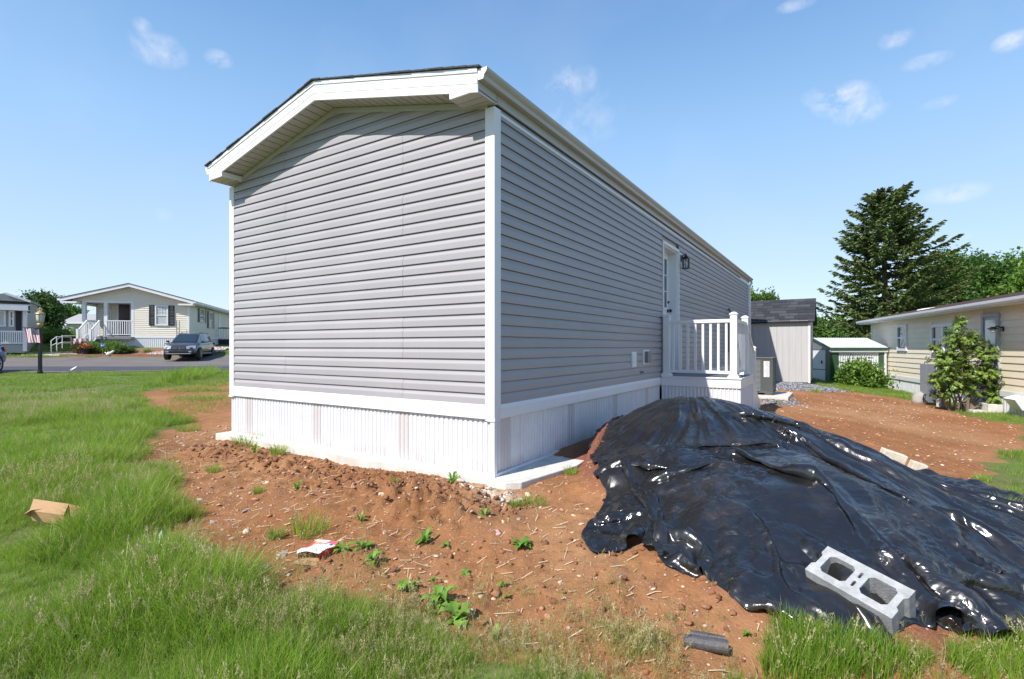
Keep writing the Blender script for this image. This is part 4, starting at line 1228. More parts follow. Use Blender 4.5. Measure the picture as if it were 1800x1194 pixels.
    return fr
NB = build_neighbor()

def build_utilities():
    # grey meter cabinet, white post, pale cover
    X, Y = ground_px(1632, 713)
    t = thing('meter_cabinet', 'tall narrow grey metal cabinet beside the white post', 'utility cabinet', (X, Y, lz(X, Y)))
    s = Y/F
    m = MB(); m.box(-9*s,9*s,-.12,.12,.10,72*s); m.build('cabinet', mat('cabinet_grey', (.17,.19,.22), .5, var=.05), t, bevel=.01)
    MB().box(-7*s,7*s,-.128,-.1205,.5*s*10,68*s).build('door', mat('cabinet_grey', (.17,.19,.22)), t, bevel=.004)
    m = MB(); m.tube([(-9*s,-.1,.12),(-15*s,-.1,.16),(-14*s,-.12,.28),(-9*s,-.1,.3)], .015, 6); m.build('cable', M_BLACK, t)
    X, Y = ground_px(1641, 714)
    p = thing('white_post', 'short weathered white wooden post beside the grey cabinet', 'post', (X, Y-.25, lz(X, Y-.25)))
    MB().box(-.075,.075,-.075,.075,-.1,1.12).build('shaft', mat('worn_white_wood', (.50,.50,.53), .8, col2=(.66,.66,.68), vscale=12, stretch=(4,4,.6), bump=.3), p, bevel=.008)
    MB().box(-.05,.09,-.13,-.076,.72,.98).build('junction_box', M_WHITE_PAINT, p, bevel=.01)
    X, Y = ground_px(1622, 712)
    o = MB(); o.lathe([(.0,.0),(.30,.02),(.33,.12),(.30,.26),(.2,.38),(.06,.43)], (0,0,0), 16)
    o = o.build('round_cover', mat('pale_plaster', (.26,.25,.23), .8, col2=(.38,.36,.33), vscale=6), None, smooth=True)
    o.location = (X, Y+.1, lz(X, Y)-.02); o.scale = (.6,.5,.85)
    tag(o, 'pale domed cover on the grass at the foot of the white post', 'cover')
    X, Y = ground_px(1664, 708)
    b = thing('garden_bench', 'low pale concrete bench with two legs behind the leafy bush', 'bench', (X, Y+.2, lz(X, Y)))
    MB().box(-.42,.42,-.18,.18,.26,.33).build('seat', M_CONC, b, bevel=.01)
    for sx in (-.3, .3): MB().box(sx-.06,sx+.06,-.14,.14,-.05,.26).build('leg', M_CONC, b, bevel=.008)
build_utilities()
# ---------------------------------------------------------------- black plastic sheet over the soil pile
def refine(P, q, id_, lev=2):
    """subdivide the sheet smoothly, then add the fine creases of stiff film"""
    me = tris_mesh('tmp', P, q, M_BLACK, True)
    o = bpy.data.objects.new('tmp', me); COL.objects.link(o)
    sb = o.modifiers.new('s', 'SUBSURF'); sb.levels = lev; sb.render_levels = lev
    dg = bpy.context.evaluated_depsgraph_get(); ev = o.evaluated_get(dg); em = ev.to_mesh()
    n = len(em.vertices); co = np.zeros(n*3, np.float32); em.vertices.foreach_get('co', co); co = co.reshape(-1, 3).astype(float)
    no = np.zeros(n*3, np.float32); em.vertices.foreach_get('normal', no); no = no.reshape(-1, 3).astype(float)
    F_ = np.zeros(len(em.polygons)*4, np.int32); em.polygons.foreach_get('vertices', F_); F_ = F_.reshape(-1, 4)
    ev.to_mesh_clear(); bpy.data.objects.remove(o)
    x, y = co[:,0], co[:,1]
    cx, cy = 2.0, 5.7
    a = np.arctan2(y-cy, x-cx); r = np.hypot(x-cx, y-cy)
    a = a+.10*fbm(x*1.4, y*1.4, 2, 71)
    def crest(n_, w): return np.clip(1-np.abs(n_)*w, 0, 1)**1.6
    def facet(x, y, seed):
        """piecewise flat noise on a triangle lattice: panels that meet in creases"""
        s = (x+y)*.366; i = np.floor(x+s); j = np.floor(y+s); t = (i+j)*.2113
        u = x-(i-t); v = y-(j-t); lo = u > v
        a = _hash(i, j, seed); b = np.where(lo, _hash(i+1, j, seed), _hash(i, j+1, seed)); c = _hash(i+1, j+1, seed)
        fu = (x+s)-i; fv = (y+s)-j
        mx_, mn_ = np.maximum(fu, fv), np.minimum(fu, fv)
        return a*(1-mx_)+b*(mx_-mn_)+c*mn_-.5
    m = np.clip(fbm(x*1.3, y*1.3, 2, 95)*1.6+.45, 0, 1); m2 = np.clip(fbm(x*1.5+7, y*1.5, 2, 96)*2+.3, 0, 1)
    h = .026*crest(vnoise(a*9, r*.6, 81), 8)*(.3+m)+.014*crest(vnoise(a*18+2*vnoise(x*1.5, y*1.5, 3), r*1.0, 82), 7)*m2
    h = h-.012*crest(vnoise(a*12, r*.8, 87), 8)*m2
    wx = x+.10*fbm(x*2.5, y*2.5, 2, 90); wy = y+.10*fbm(x*2.5+9, y*2.5, 2, 91)
    cr = np.exp(-((x-.8)/.45)**2)+.8*np.exp(-((y-2.6)/.35)**2)+.5*np.exp(-((x-4.5)/.5)**2)+.16
    cr = np.clip(cr, 0, 1.2)
    h = h+.060*facet(a*5+.3*wx, r*1.2, 101)*(.45+.55*m)+.038*facet(a*11, r*1.3+.5*wx, 102)*(.4+.6*m2)+.016*facet(a*23+wx, r*2.2, 107)*(.3+.7*m)
    h = h*np.clip(r/.9, .15, 1)*1.15
    h = h+cr*(.045*(facet(wx*4.2, wy*4.2, 103)+.25)+.036*(facet(wx*8.5, wy*8.5, 104)+.2))
    h = h+.012*facet(wx*13, wy*13, 105)*np.clip(cr, .25, 1)+.003*facet(wx*27, wy*27, 106)*np.clip(cr, .3, 1)
    co = co+no*h[:,None]
    co[:,2] = np.maximum(co[:,2], land_z(co[:,0], co[:,1])+.007)
    return co, F_
def tarp_material():
    m, nt, b = nodes_of('black_plastic_film')
    N, L = nt.nodes, nt.links
    geo = N.new('ShaderNodeNewGeometry')
    b.inputs['Base Color'].default_value = (.012,.0115,.012,1)
    b.inputs['Roughness'].default_value = .2
    b.inputs['Specular IOR Level'].default_value = .95
    nz = N.new('ShaderNodeTexNoise'); nz.inputs['Scale'].default_value = 2.2; nz.inputs['Detail'].default_value = 6; L.new(geo.outputs['Position'], nz.inputs['Vector'])
    r = N.new('ShaderNodeMapRange'); r.inputs['From Min'].default_value = .35; r.inputs['From Max'].default_value = .7; r.inputs['To Min'].default_value = .16; r.inputs['To Max'].default_value = .36
    L.new(nz.outputs['Fac'], r.inputs['Value']); L.new(r.outputs['Result'], b.inputs['Roughness'])
    # dried dust film in patches
    n2 = N.new('ShaderNodeTexNoise'); n2.inputs['Scale'].default_value = 3.1; n2.inputs['Detail'].default_value = 8; n2.inputs['Roughness'].default_value = .65; L.new(geo.outputs['Position'], n2.inputs['Vector'])
    d = N.new('ShaderNodeMapRange'); d.inputs['From Min'].default_value = .50; d.inputs['From Max'].default_value = .78; d.inputs['To Min'].default_value = 0; d.inputs['To Max'].default_value = .28
    L.new(n2.outputs['Fac'], d.inputs['Value'])
    mx = N.new('ShaderNodeMixRGB'); mx.inputs['Color1'].default_value = (.012,.0115,.012,1); mx.inputs['Color2'].default_value = (.10,.085,.07,1)
    L.new(d.outputs['Result'], mx.inputs['Fac']); L.new(mx.outputs['Color'], b.inputs['Base Color'])
    # fine sharp creases: warped cells whose edges are folds
    wn = N.new('ShaderNodeTexNoise'); wn.inputs['Scale'].default_value = 3.5; wn.inputs['Detail'].default_value = 3; L.new(geo.outputs['Position'], wn.inputs['Vector'])
    wa = N.new('ShaderNodeVectorMath'); wa.operation = 'MULTIPLY_ADD'; wa.inputs[1].default_value = (.45,.45,.45); L.new(wn.outputs['Color'], wa.inputs[0]); L.new(geo.outputs['Position'], wa.inputs[2])
    acc = None
    for sc_, cap, wt in ((4.5, .055, 1.0), (10.0, .024, .7), (24.0, .010, .35)):
        vo = N.new('ShaderNodeTexVoronoi'); vo.feature = 'DISTANCE_TO_EDGE'; vo.inputs['Scale'].default_value = sc_; L.new(wa.outputs['Vector'], vo.inputs['Vector'])
        mn = N.new('ShaderNodeMath'); mn.operation = 'MULTIPLY'; mn.inputs[1].default_value = wt/sc_; L.new(vo.outputs['Distance'], mn.inputs[0])
        if acc is None: acc = mn.outputs[0]
        else:
            ad = N.new('ShaderNodeMath'); ad.operation = 'ADD'; L.new(acc, ad.inputs[0]); L.new(mn.outputs[0], ad.inputs[1]); acc = ad.outputs[0]
    # creases come and go over the sheet
    pn = N.new('ShaderNodeTexNoise'); pn.inputs['Scale'].default_value = 1.6; pn.inputs['Detail'].default_value = 2; L.new(geo.outputs['Position'], pn.inputs['Vector'])
    pr = N.new('ShaderNodeMapRange'); pr.inputs['From Min'].default_value = .38; pr.inputs['From Max'].default_value = .62; pr.inputs['To Min'].default_value = .03; pr.inputs['To Max'].default_value = .26; L.new(pn.outputs['Fac'], pr.inputs['Value'])
    bp = N.new('ShaderNodeBump'); bp.inputs['Distance'].default_value = 1.0
    L.new(pr.outputs['Result'], bp.inputs['Strength'])
    L.new(acc, bp.inputs['Height']); L.new(bp.outputs['Normal'], b.inputs['Normal'])
    return m

def drape_sheet():
    """position-based drape of an oversize sheet over the mound, coarse to fine, so that it buckles into folds"""
    C=np.array([1.7,6.6])
    rng=np.random.default_rng(5)
    gx=np.arange(-.5,6.2,.03); gy=np.arange(1.4,8,.03)
    GX,GY=np.meshgrid(gx,gy,indexing='ij'); GZ=land_z(GX,GY,False)+.035*fbm(GX*2.2,GY*2.2,3,61)+.008*fbm(GX*11,GY*11,2,62)
    def gz(x,y):
        fx=np.clip((x-gx[0])/.03,0,len(gx)-1.001); fy=np.clip((y-gy[0])/.03,0,len(gy)-1.001)
        i=fx.astype(int); j=fy.astype(int); u=fx-i; v=fy-j
        return (GZ[i,j]*(1-u)+GZ[i+1,j]*u)*(1-v)+(GZ[i,j+1]*(1-u)+GZ[i+1,j+1]*u)*v
    def factor(mx,my,dx,dy):
        rx,ry=mx-C[0],my-C[1]; r=np.hypot(rx,ry)+1e-6; rx/=r; ry/=r
        l=np.hypot(dx,dy); t=np.abs(dx*rx+dy*ry)/l; s2=1-t*t
        a=np.arctan2(ry,rx)
        n=np.clip(vnoise(a*7,r*.5,9)*1.6+.85,0.2,1.6)
        e1=EX*n
        # crumpled left and lower edge
        cr=np.exp(-((mx-.85)/.45)**2)+.9*np.exp(-((my-2.55)/.28)**2)*(mx<3.0)+.6*np.exp(-((mx-4.6)/.35)**2)
        e2=ER*(1+1.5*np.clip(vnoise(mx*1.3,my*1.3,4)*2,0,1))+.06*cr
        return 1+e1*s2+e2*t*t+.05*cr*s2
    EX=.26; ER=.06
    H0=.132
    def build(H):
        xs=np.arange(.3,5.3,H); ys=np.arange(2.15,6.95,H)
        X,Y=np.meshgrid(xs,ys,indexing='ij')
        return X,Y,xs,ys
    def cons(id_,X,Y,steps):
        out=[]
        n,m=id_.shape
        for (a,b,k) in steps:
            i0=max(0,-a); i1=n-max(0,a); j0=max(0,-b); j1=m-max(0,b)
            A=id_[i0:i1,j0:j1].ravel(); B=id_[i0+a:i1+a,j0+b:j1+b].ravel()
            ok=(A>=0)&(B>=0); out.append((A[ok],B[ok],k))
        return out
    levels=[(.132,700),(.066,600),(.033,700)]
    prev=None
    for H,it in levels:
        X,Y,xs,ys=build(H)
        sd=sd_poly(X,Y,TARP_OUT)
        keep=sd>-H*.5
        id_=-np.ones(X.shape,int); id_[keep]=np.arange(keep.sum())
        P0=np.stack([X[keep],Y[keep]],-1); N=len(P0)
        # border nodes move onto the outline
        bd=np.abs(sd[keep])<H*.5
        best=np.full(N,1e9); tgt=P0.copy()
        for i_ in range(len(TARP_OUT)):
            a_=np.array(TARP_OUT[i_]); b_=np.array(TARP_OUT[(i_+1)%len(TARP_OUT)]); e_=b_-a_
            t_=np.clip(((P0-a_)@e_)/(e_@e_),0,1); p_=a_+t_[:,None]*e_; d_=np.hypot(*(P0-p_).T)
            m_=d_<best; best[m_]=d_[m_]; tgt[m_]=p_[m_]
        P0[bd]=tgt[bd]
        qm=(id_[:-1,:-1]>=0)&(id_[1:,:-1]>=0)&(id_[1:,1:]>=0)&(id_[:-1,1:]>=0)
        qs=np.stack([id_[:-1,:-1],id_[1:,:-1],id_[1:,1:],id_[:-1,1:]],-1)[qm]
        ed=np.concatenate([qs[:,[0,1]],qs[:,[1,2]],qs[:,[2,3]],qs[:,[3,0]]]); es=np.sort(ed,1); key=es[:,0]*N+es[:,1]
        uq,ct=np.unique(key,return_counts=True); be=uq[ct==1]; ba,bb=be//N,be%N
        isb=np.zeros(N,bool); isb[ba]=isb[bb]=True
        for _ in range(4):
            acc=np.zeros_like(P0); cn=np.zeros(N)
            for u_,w_ in ((ba,bb),(bb,ba)):
                np.add.at(acc,u_,P0[w_]); np.add.at(cn,u_,1)
            P0[isb]=.5*P0[isb]+.5*acc[isb]/cn[isb][:,None]
        for _ in range(3):
            acc=np.zeros_like(P0); cn=np.zeros(N)
            for u_,w_ in ((ed[:,0],ed[:,1]),(ed[:,1],ed[:,0])):
                np.add.at(acc,u_,P0[w_]); np.add.at(cn,u_,1)
            inn=(~isb)&(cn>0)&(np.abs(sd[keep])<3*H)
            P0[inn]=.5*P0[inn]+.5*acc[inn]/cn[inn][:,None]
        if prev is None:
            P=np.concatenate([P0,(gz(P0[:,0],P0[:,1])+.05)[:,None]],1)
            aa=np.arctan2(P0[:,1]-C[1],P0[:,0]-C[0]); rr=np.hypot(P0[:,0]-C[0],P0[:,1]-C[1])
            aa=aa+.12*fbm(P0[:,0]*1.1,P0[:,1]*1.1,2,8)
            P[:,2]+=.30*np.clip(vnoise(aa*22,rr*.3,12)+.1,0,1)+.16*np.clip(fbm(P0[:,0]*2.3,P0[:,1]*2.3,2,13),0,1)
        else:
            pid,pX,pY,pxs,pys,pP,pH=prev
            D=np.zeros(pX.shape+(3,)); W=np.zeros(pX.shape)
            pk=pid>=0
            D[pk]=pP[pid[pk]]-np.concatenate([np.stack([pX[pk],pY[pk]],-1),gz(pX[pk],pY[pk])[:,None]],1); W[pk]=1
            for _ in range(3):  # extend outwards
                D2=D.copy(); W2=W.copy()
                for a,b in((1,0),(-1,0),(0,1),(0,-1)):
                    D2+=np.roll(D*W[...,None],(a,b),(0,1)); W2+=np.roll(W,(a,b),(0,1))
                new=(W==0)&(W2>0); D[new]=D2[new]/W2[new][:,None]; W[new]=1
            fx=(P0[:,0]-pxs[0])/pH; fy=(P0[:,1]-pys[0])/pH
            i=np.clip(fx.astype(int),0,len(pxs)-2); j=np.clip(fy.astype(int),0,len(pys)-2); u=(fx-i)[:,None]; v=(fy-j)[:,None]
            d=(D[i,j]*(1-u)+D[i+1,j]*u)*(1-v)+(D[i,j+1]*(1-u)+D[i+1,j+1]*u)*v
            P=np.concatenate([P0,gz(P0[:,0],P0[:,1])[:,None]],1)+d
            aa=np.arctan2(P0[:,1]-C[1],P0[:,0]-C[0])+.05*fbm(P0[:,0]*2,P0[:,1]*2,2,18); rr=np.hypot(P0[:,0]-C[0],P0[:,1]-C[1])
            P[:,2]+=(H/.066)*(.045*np.clip(vnoise(aa*34,rr*1.2,41),0,1)+.05*np.clip(fbm(P0[:,0]*6,P0[:,1]*6,2,31),0,1))
        KB={.132:.02,.066:.03,.033:.06}[H]
        cs=cons(id_,X,Y,[(1,0,1.),(0,1,1.),(1,1,.6),(1,-1,.6),(2,0,KB),(0,2,KB),(2,2,KB/2),(2,-2,KB/2)])
        A=np.concatenate([c[0] for c in cs]); B=np.concatenate([c[1] for c in cs]); K=np.concatenate([np.full(len(c[0]),c[2]) for c in cs])
        pa=np.concatenate([P0,gz(P0[:,0],P0[:,1])[:,None]],1)
        L0=np.linalg.norm(pa[B]-pa[A],axis=1); m=(P0[A]+P0[B])/2; d=P0[B]-P0[A]
        L=L0*factor(m[:,0],m[:,1],d[:,0],d[:,1])
        cnt=np.bincount(A,K,N)+np.bincount(B,K,N)
        vel=np.zeros_like(P)
        g=.0006*H/.033*.8
        edge=sd_poly(P0[:,0],P0[:,1],TARP_OUT)<H*.9
        wxy=np.where(edge,.04,1.)[:,None]
        t=0
        for q in range(it):
            vel*=.93; vel[:,2]-=g
            Pp=P.copy(); P=P+vel
            for s in range(3):
                dv=P[B]-P[A]; l=np.linalg.norm(dv,axis=1)+1e-9
                c=(l-L)/l*K*.5
                corr=dv*c[:,None]
                dx=np.stack([np.bincount(A,corr[:,k],N)-np.bincount(B,corr[:,k],N) for k in range(3)],-1)
                P+=dx/cnt[:,None]*1.6
                z=gz(P[:,0],P[:,1])+.010
                hit=P[:,2]<z
                # contact with friction
                P[hit,2]=z[hit]
                P[hit,:2]=Pp[hit,:2]+(P[hit,:2]-Pp[hit,:2])*.5
            P[:,:2]=Pp[:,:2]+(P[:,:2]-Pp[:,:2])*wxy
            vel=P-Pp
            sp=np.linalg.norm(vel,axis=1).max()
        ab=P[:,2]-gz(P[:,0],P[:,1])
        prev=(id_,X,Y,xs,ys,P,H)
    id_,X,Y,xs,ys,P,H=prev
    q=(id_[:-1,:-1]>=0)&(id_[1:,:-1]>=0)&(id_[1:,1:]>=0)&(id_[:-1,1:]>=0)

    return P, q, id_
def build_tarp():
    P, q, id_ = drape_sheet()
    qq = np.stack([id_[:-1,:-1], id_[1:,:-1], id_[1:,1:], id_[:-1,1:]], -1)[q]
    co, fc = refine(P, qq, id_)
    me = tris_mesh('tarp', co, fc, tarp_material(), True)
    o = link('tarp', me)
    tag(o, 'crumpled glossy black plastic sheet spread over the mound of red soil', 'tarp')
    return co
TARP_CO = build_tarp()
# ---------------------------------------------------------------- cream house across the road
def far_wall(t, x0, x1, y, z0, z1, m_, sgn=-1, axis_=0, course=.13, gable=None, name='wall'):
    """lap siding wall made of real overlapping courses (too fine to pick apart)"""
    m = MB()
    z = z0
    while z < z1-.01:
        zb = min(z+course, z1)
        a, b = x0, x1
        if gable:
            (ga, gb, zp, slope) = gable     # centre, half span at zp, spring height, slope
            if zb > zp:
                r = gb-(zb-zp)/slope
                a, b = max(a, ga-r), min(b, ga+r)
                if b-a < .05: break
        o1, o2 = y+sgn*.034, y+sgn*.006
        lo = y
        if axis_ == 0:
            m.add([(a,lo,z),(b,lo,z),(b,o1,z),(a,o1,z),(a,lo,zb),(b,lo,zb),(b,o2,zb),(a,o2,zb)], [(0,3,2,1),(4,5,6,7),(3,2,6,7),(0,4,7,3),(1,2,6,5)])
        else:
            m.add([(lo,a,z),(lo,b,z),(o1,b,z),(o1,a,z),(lo,a,zb),(lo,b,zb),(o2,b,zb),(o2,a,zb)], [(0,3,2,1),(4,5,6,7),(3,2,6,7),(0,4,7,3),(1,2,6,5)])
        z += course
    return m.build(name, m_, t)
def ribbed(t, x0, x1, y, z0, z1, m_, sgn=-1, axis_=0, pitch=.12, name='skirting'):
    m = MB(); n = int((x1-x0)/pitch); vs = []
    for i in range(n):
        a = x0+(x1-x0)*i/n; w = (x1-x0)/n
        for d, o in ((0,.0),(.25,.0),(.35,.015),(.85,.015),(.95,.0)):
            for z in (z0, z1):
                vs.append((a+d*w, y+sgn*o, z) if axis_ == 0 else (y+sgn*o, a+d*w, z))
    k = len(vs)//2
    m.add(vs, [(2*j, 2*j+2, 2*j+3, 2*j+1) for j in range(k-1)])
    return m.build(name, m_, t)
M_CREAM = mat('cream_siding', (.74,.68,.57), .55, var=.03)
M_CREAM2 = mat('cream_siding_side', (.74,.68,.57), .55, var=.03)
M_SHUT = mat('black_shutter', (.02,.02,.024), .5)
def railing(t, a, b, z0, h, n, r=.03, m_=None, name='railing'):
    a = Vector(a); b = Vector(b); m = MB()
    m_ = m_ or M_WHITE_PAINT
    up = Vector((0,0,1))
    g = MB(); g.tube([a+up*(z0+h), b+up*(z0+h)], .04, 4); g.build('rail', m_, t)
    g = MB(); g.tube([a+up*(z0+.1), b+up*(z0+.1)], .03, 4); g.build('rail', m_, t)
    for i in range(n):
        q = a.lerp(b, (i+.5)/n)
        m = MB(); m.box(q.x-.022,q.x+.022,q.y-.022,q.y+.022,z0+q.z+.1,z0+q.z+h); m.build('baluster', m_, t)
def build_cream_house():
    ang = math.atan2(.29, .957)
    OX, OY = (145-CX)/F*33.9, 33.9
    fr = Frame(OX, OY, ang)
    t = thing('cream_house', 'cream lap-sided house with black shutters and corner porch across the road', 'house', (OX, OY, 0), ang)
    W = fr.fx(332, 560, 0)[0]
    zb = 1.02
    gx = lambda px, py=560, y=0: fr.fx(px, py, y)
    zsk = gx(260, 592)[1]; zeave = gx(332, 533)[1]; xap, zap = gx(232, 506)
    xp = gx(235)[0]        # right edge of the porch recess
    PD = 1.9; D = 13.0
    slope = (zap-zeave)/(W-xap)
    print('cream', W, zsk, zeave, zap, xap, xp)
    z_h = gx(190, 532)[1]   # porch header underside
    # main front wall right of the porch, with window hole covered by window
    far_wall(t, xp, W, 0, zsk, zeave, M_CREAM)
    far_wall(t, 0, W, 0, z_h+.06, zap-.05, M_CREAM, gable=(xap, W-xap+.15, zeave, slope), name='gable')
    far_wall(t, .15, xp, PD, zsk+.1, z_h+.1, M_CREAM, name='porch_wall')
    MB().box(0,xp,.0,PD,z_h+.02,z_h+.05).build('porch_ceiling', M_WHITE_PAINT, t)
    far_wall(t, 0, PD, xp, zsk+.1, z_h+.1, M_CREAM, axis_=1, name='porch_side_wall')
    far_wall(t, 0, D, W, zsk, zeave, M_CREAM2, sgn=1, axis_=1, name='side_wall')
    m = MB(); m.box(xp+.03,W-.03,.03,D,zb-.4,zeave); m.box(.03,xp+.03,PD+.03,D,zb-.4,zeave); m.prism([(0.1,zeave),(W-.1,zeave),(xap,zap-.05)], 1, .05, D-.02); m.build('core', M_CREAM, t)
    far_wall(t, PD, D, 0, zsk, zeave, M_CREAM2, sgn=-1, axis_=1, name='side_wall')
    # trims
    m = MB(); m.box(W-.10,W+.03,-.03,.03,zsk,zeave); m.box(W+.0301,W+.035,.031,.12,zsk,zeave); m.build('corner_trim', M_WHITE_PAINT, t)
    m = MB(); m.box(xp-.14,xp+.02,-.035,.10,zsk-.1,z_h+.05); m.build('porch_post', M_WHITE_PAINT, t)
    for px in (147.5, 186):
        x = gx(px)[0]; m = MB(); m.box(x-.10,x+.10,-.03,.17,zsk-.1,z_h+.05); m.build('porch_post', M_WHITE_PAINT, t)
    MB().box(-.04,xp+.02,-.04,-.005,z_h-.02,z_h+.14).build('porch_header', M_WHITE_PAINT, t)
    # skirting
    ribbed(t, 0, W, -.01, zb-.5, zsk, M_SKIRT); ribbed(t, 0, D, W+.01, zb-.5, zsk, M_SKIRT, sgn=1, axis_=1); ribbed(t, 0, D, -.01, zb-.5, zsk, M_SKIRT, sgn=-1, axis_=1)
    MB().box(xp,W+.03,-.045,-.001,zsk-.09,zsk+.05).build('base_band', M_WHITE_PAINT, t)
    MB().box(W+.001,W+.045,0,D,zsk-.09,zsk+.05).build('base_band', M_WHITE_PAINT, t)
    # porch floor
    pfz = gx(200, 591)[1]
    xl = gx(163)[0]
    MB().box(0,xp,-.02,PD,pfz-.12,pfz).build('porch_floor', M_DECK, t)
    MB().box(xl,xp+.05,-.6,-.03,pfz-.22,pfz-.05).build('porch_step', M_DECK, t)
    # porch window and door
    a, b = gx(172,560,PD)[0], gx(196,560,PD)[0]; z0 = gx(180,570,PD)[1]; z1 = gx(180,537,PD)[1]
    window(t, M_WHITE_PAINT, M_CURTAIN, a, b, z0, z1, PD, grid=(3,2), depth=.07)
    a, b = gx(209,560,PD)[0], gx(229,560,PD)[0]; z1 = gx(220,533,PD)[1]
    m = MB(); m.box(a-.1,a,PD-.06,PD-.003,pfz,z1+.1); m.box(b,b+.1,PD-.06,PD-.003,pfz,z1+.1); m.box(a,b,PD-.06,PD-.003,z1,z1+.1); m.build('door_frame', M_WHITE_PAINT, t)
    d = MB().box(a,b,PD-.05,PD-.004,pfz,z1).build('door', mat('dark_maroon', (.035,.015,.018), .3), t)
    MB().lathe([(.0,0),(.24,.02),(.24,.05),(.1,.06)], ((a+b)/2,PD-.12,pfz+1.2), 12).build('wreath', mat('wreath', (.12,.05,.045), .9), d)
    # main window with shutters
    a, b = gx(273)[0], gx(296)[0]; z0 = gx(285,572.5)[1]; z1 = gx(285,537)[1]
    window(t, M_WHITE_PAINT, M_CURTAIN, a, b, z0, z1, -.02, grid=(4,3), depth=.07, bar=.08)
    for s0, s1 in ((262.5,272.5),(297,307)):
        a, b = gx(s0)[0], gx(s1)[0]
        m = MB(); m.box(a,a+.06,-.075,-.024,z0,z1); m.box(b-.06,b,-.075,-.024,z0,z1); m.box(a+.06,b-.06,-.075,-.024,z1-.07,z1); m.box(a+.06,b-.06,-.075,-.024,z0,z0+.07); m.box(a+.06,b-.06,-.075,-.024,(z0+z1)/2-.04,(z0+z1)/2+.04)
        sh = m.build('shutter', M_SHUT, t)
        g = MB(); n = 12
        for i in range(n):
            z = z0+.08+(z1-z0-.16)*i/n; g.box(a+.06,b-.06,-.062,-.03,z,z+(z1-z0-.16)/n*.6)
        g.build('louvres', M_SHUT, sh)
    # side windows
    for (pa, pb, ya, yb, shut) in ((350,358.5,543.5,567,True),(366,373,548.5,577.5,False)):
        a = fr.fy(pa,555,W)[0]; b = fr.fy(pb,555,W)[0]; z1 = fr.fy((pa+pb)/2,ya,W)[1]; z0 = fr.fy((pa+pb)/2,yb,W)[1]
        window(t, M_WHITE_PAINT, M_GLASS, a, b, z0, z1, W, axis_=1, sgn=1, depth=.08, bar=.07)
        for c0 in (a-.42, b+.04): MB().box(W+.024,W+.06,c0,c0+.36,z0,z1).build('shutter', M_SHUT, t)
    a = fr.fy(383.5,560,W)[0]; b = fr.fy(387,560,W)[0]
    MB().box(W+.003,W+.06,a,b,pfz,fr.fy(385,552,W)[1]).build('side_door', M_WHITE_PAINT, t)
    # roof
    ov = .55
    for s in (-1, 1):
        xe = xap+s*(max(xap, W-xap)+.42)
        span = abs(xe-xap)
        zE = zap+.22-slope*span
        m = MB(); m.hexa([(xe,-ov,zE-.20),(xap,-ov,zap+.02),(xap,-ov+.03,zap+.02),(xe,-ov+.03,zE-.20),(xe,-ov,zE),(xap,-ov,zap+.22),(xap,-ov+.03,zap+.22),(xe,-ov+.03,zE)]); m.build('rake_fascia', M_WHITE_PAINT, t)
        m = MB(); m.hexa([(xe,-ov+.03,zE-.20),(xap,-ov+.03,zap+.02),(xap,-.0,zap+.02),(xe,-.0,zE-.20),(xe,-ov+.03,zE-.17),(xap,-ov+.03,zap+.05),(xap,0,zap+.05),(xe,0,zE-.17)]); m.build('soffit', M_SOFFIT, t)
        m = MB(); m.hexa([(xe+s*.03,-ov-.03,zE),(xap,-ov-.03,zap+.22),(xap,D+.3,zap+.22),(xe+s*.03,D+.3,zE),(xe+s*.03,-ov-.03,zE+.04),(xap,-ov-.03,zap+.26),(xap,D+.3,zap+.26),(xe+s*.03,D+.3,zE+.04)]); m.build('roof', M_SHINGLE, t)
        lo, hi = sorted((xe, xe-s*.03)); MB().box(lo,hi,-ov+.031,D+.3,zE-.2,zE-.003).build('eave_fascia', M_WHITE_PAINT, t)
        lo, hi = sorted((xe+s*.002, xe+s*.12)); MB().box(lo,hi,-ov,D+.3,zE-.14,zE-.01).build('gutter', M_WHITE_PAINT, t)
        lo, hi = sorted((xe-s*.04, xap+s*(abs(W-xap)-.5))); MB().box(lo,hi,-ov-.005,.0,zE-.30,zE-.19).build('eave_return', M_WHITE_PAINT, t)
        lo, hi = sorted((xe-s*.03, (W if s > 0 else 0))); MB().box(lo,hi,0,D,zE-.22,zE-.19).build('side_soffit', M_SOFFIT, t)
    for s in (-1, 1):
        xe = xap+s*(max(xap, W-xap)-.05); zE = zap+.04-slope*abs(xe-xap)
        m = MB(); m.hexa([(xe,-.06,zE-.22),(xap,-.06,zap-.18),(xap,-.02,zap-.18),(xe,-.02,zE-.22),(xe,-.06,zE),(xap,-.06,zap+.04),(xap,-.02,zap+.04),(xe,-.02,zE)]); m.build('frieze_board', M_CREAM, t)
    # porch railings
    pr = thing('porch_railing', 'white porch railing with balusters on the cream house porch', 'railing', (OX, OY, 0), ang)
    x_a, x_b = gx(148)[0], gx(233)[0]; x_s = gx(176)[0]; x_t = gx(186)[0]
    h = gx(200,564)[1]-pfz
    railing(pr, (x_t,-.02,0), (x_b,-.02,0), pfz, h, 12)
    railing(pr, (x_a,-.02,0), (x_a,PD-.1,0), pfz, h, 8)
    railing(pr, (x_a,-.02,0), (x_t-.3,-.02,0), pfz, h, 9)
    # front stair on the left part, descending toward the camera
    st = thing('porch_stair', 'white railed stair leading up to the cream house porch', 'stair', (OX, OY, 0), ang)
    for q in range(4):
        MB().box(x_a+.2,x_s,-.05-(q+1)*.28,-.05-q*.28,zb-.5,pfz-.17*(q+1)).build('step', M_DECK, st)
    for xx in (x_a+.2, x_s):
        railing(st, (xx,-.1,0), (xx,-1.25,-.7), pfz, h, 6)
        MB().box(xx-.06,xx+.06,-1.36,-1.24,zb-.5,pfz-.7+h+.08).build('post', M_WHITE_PAINT, st)
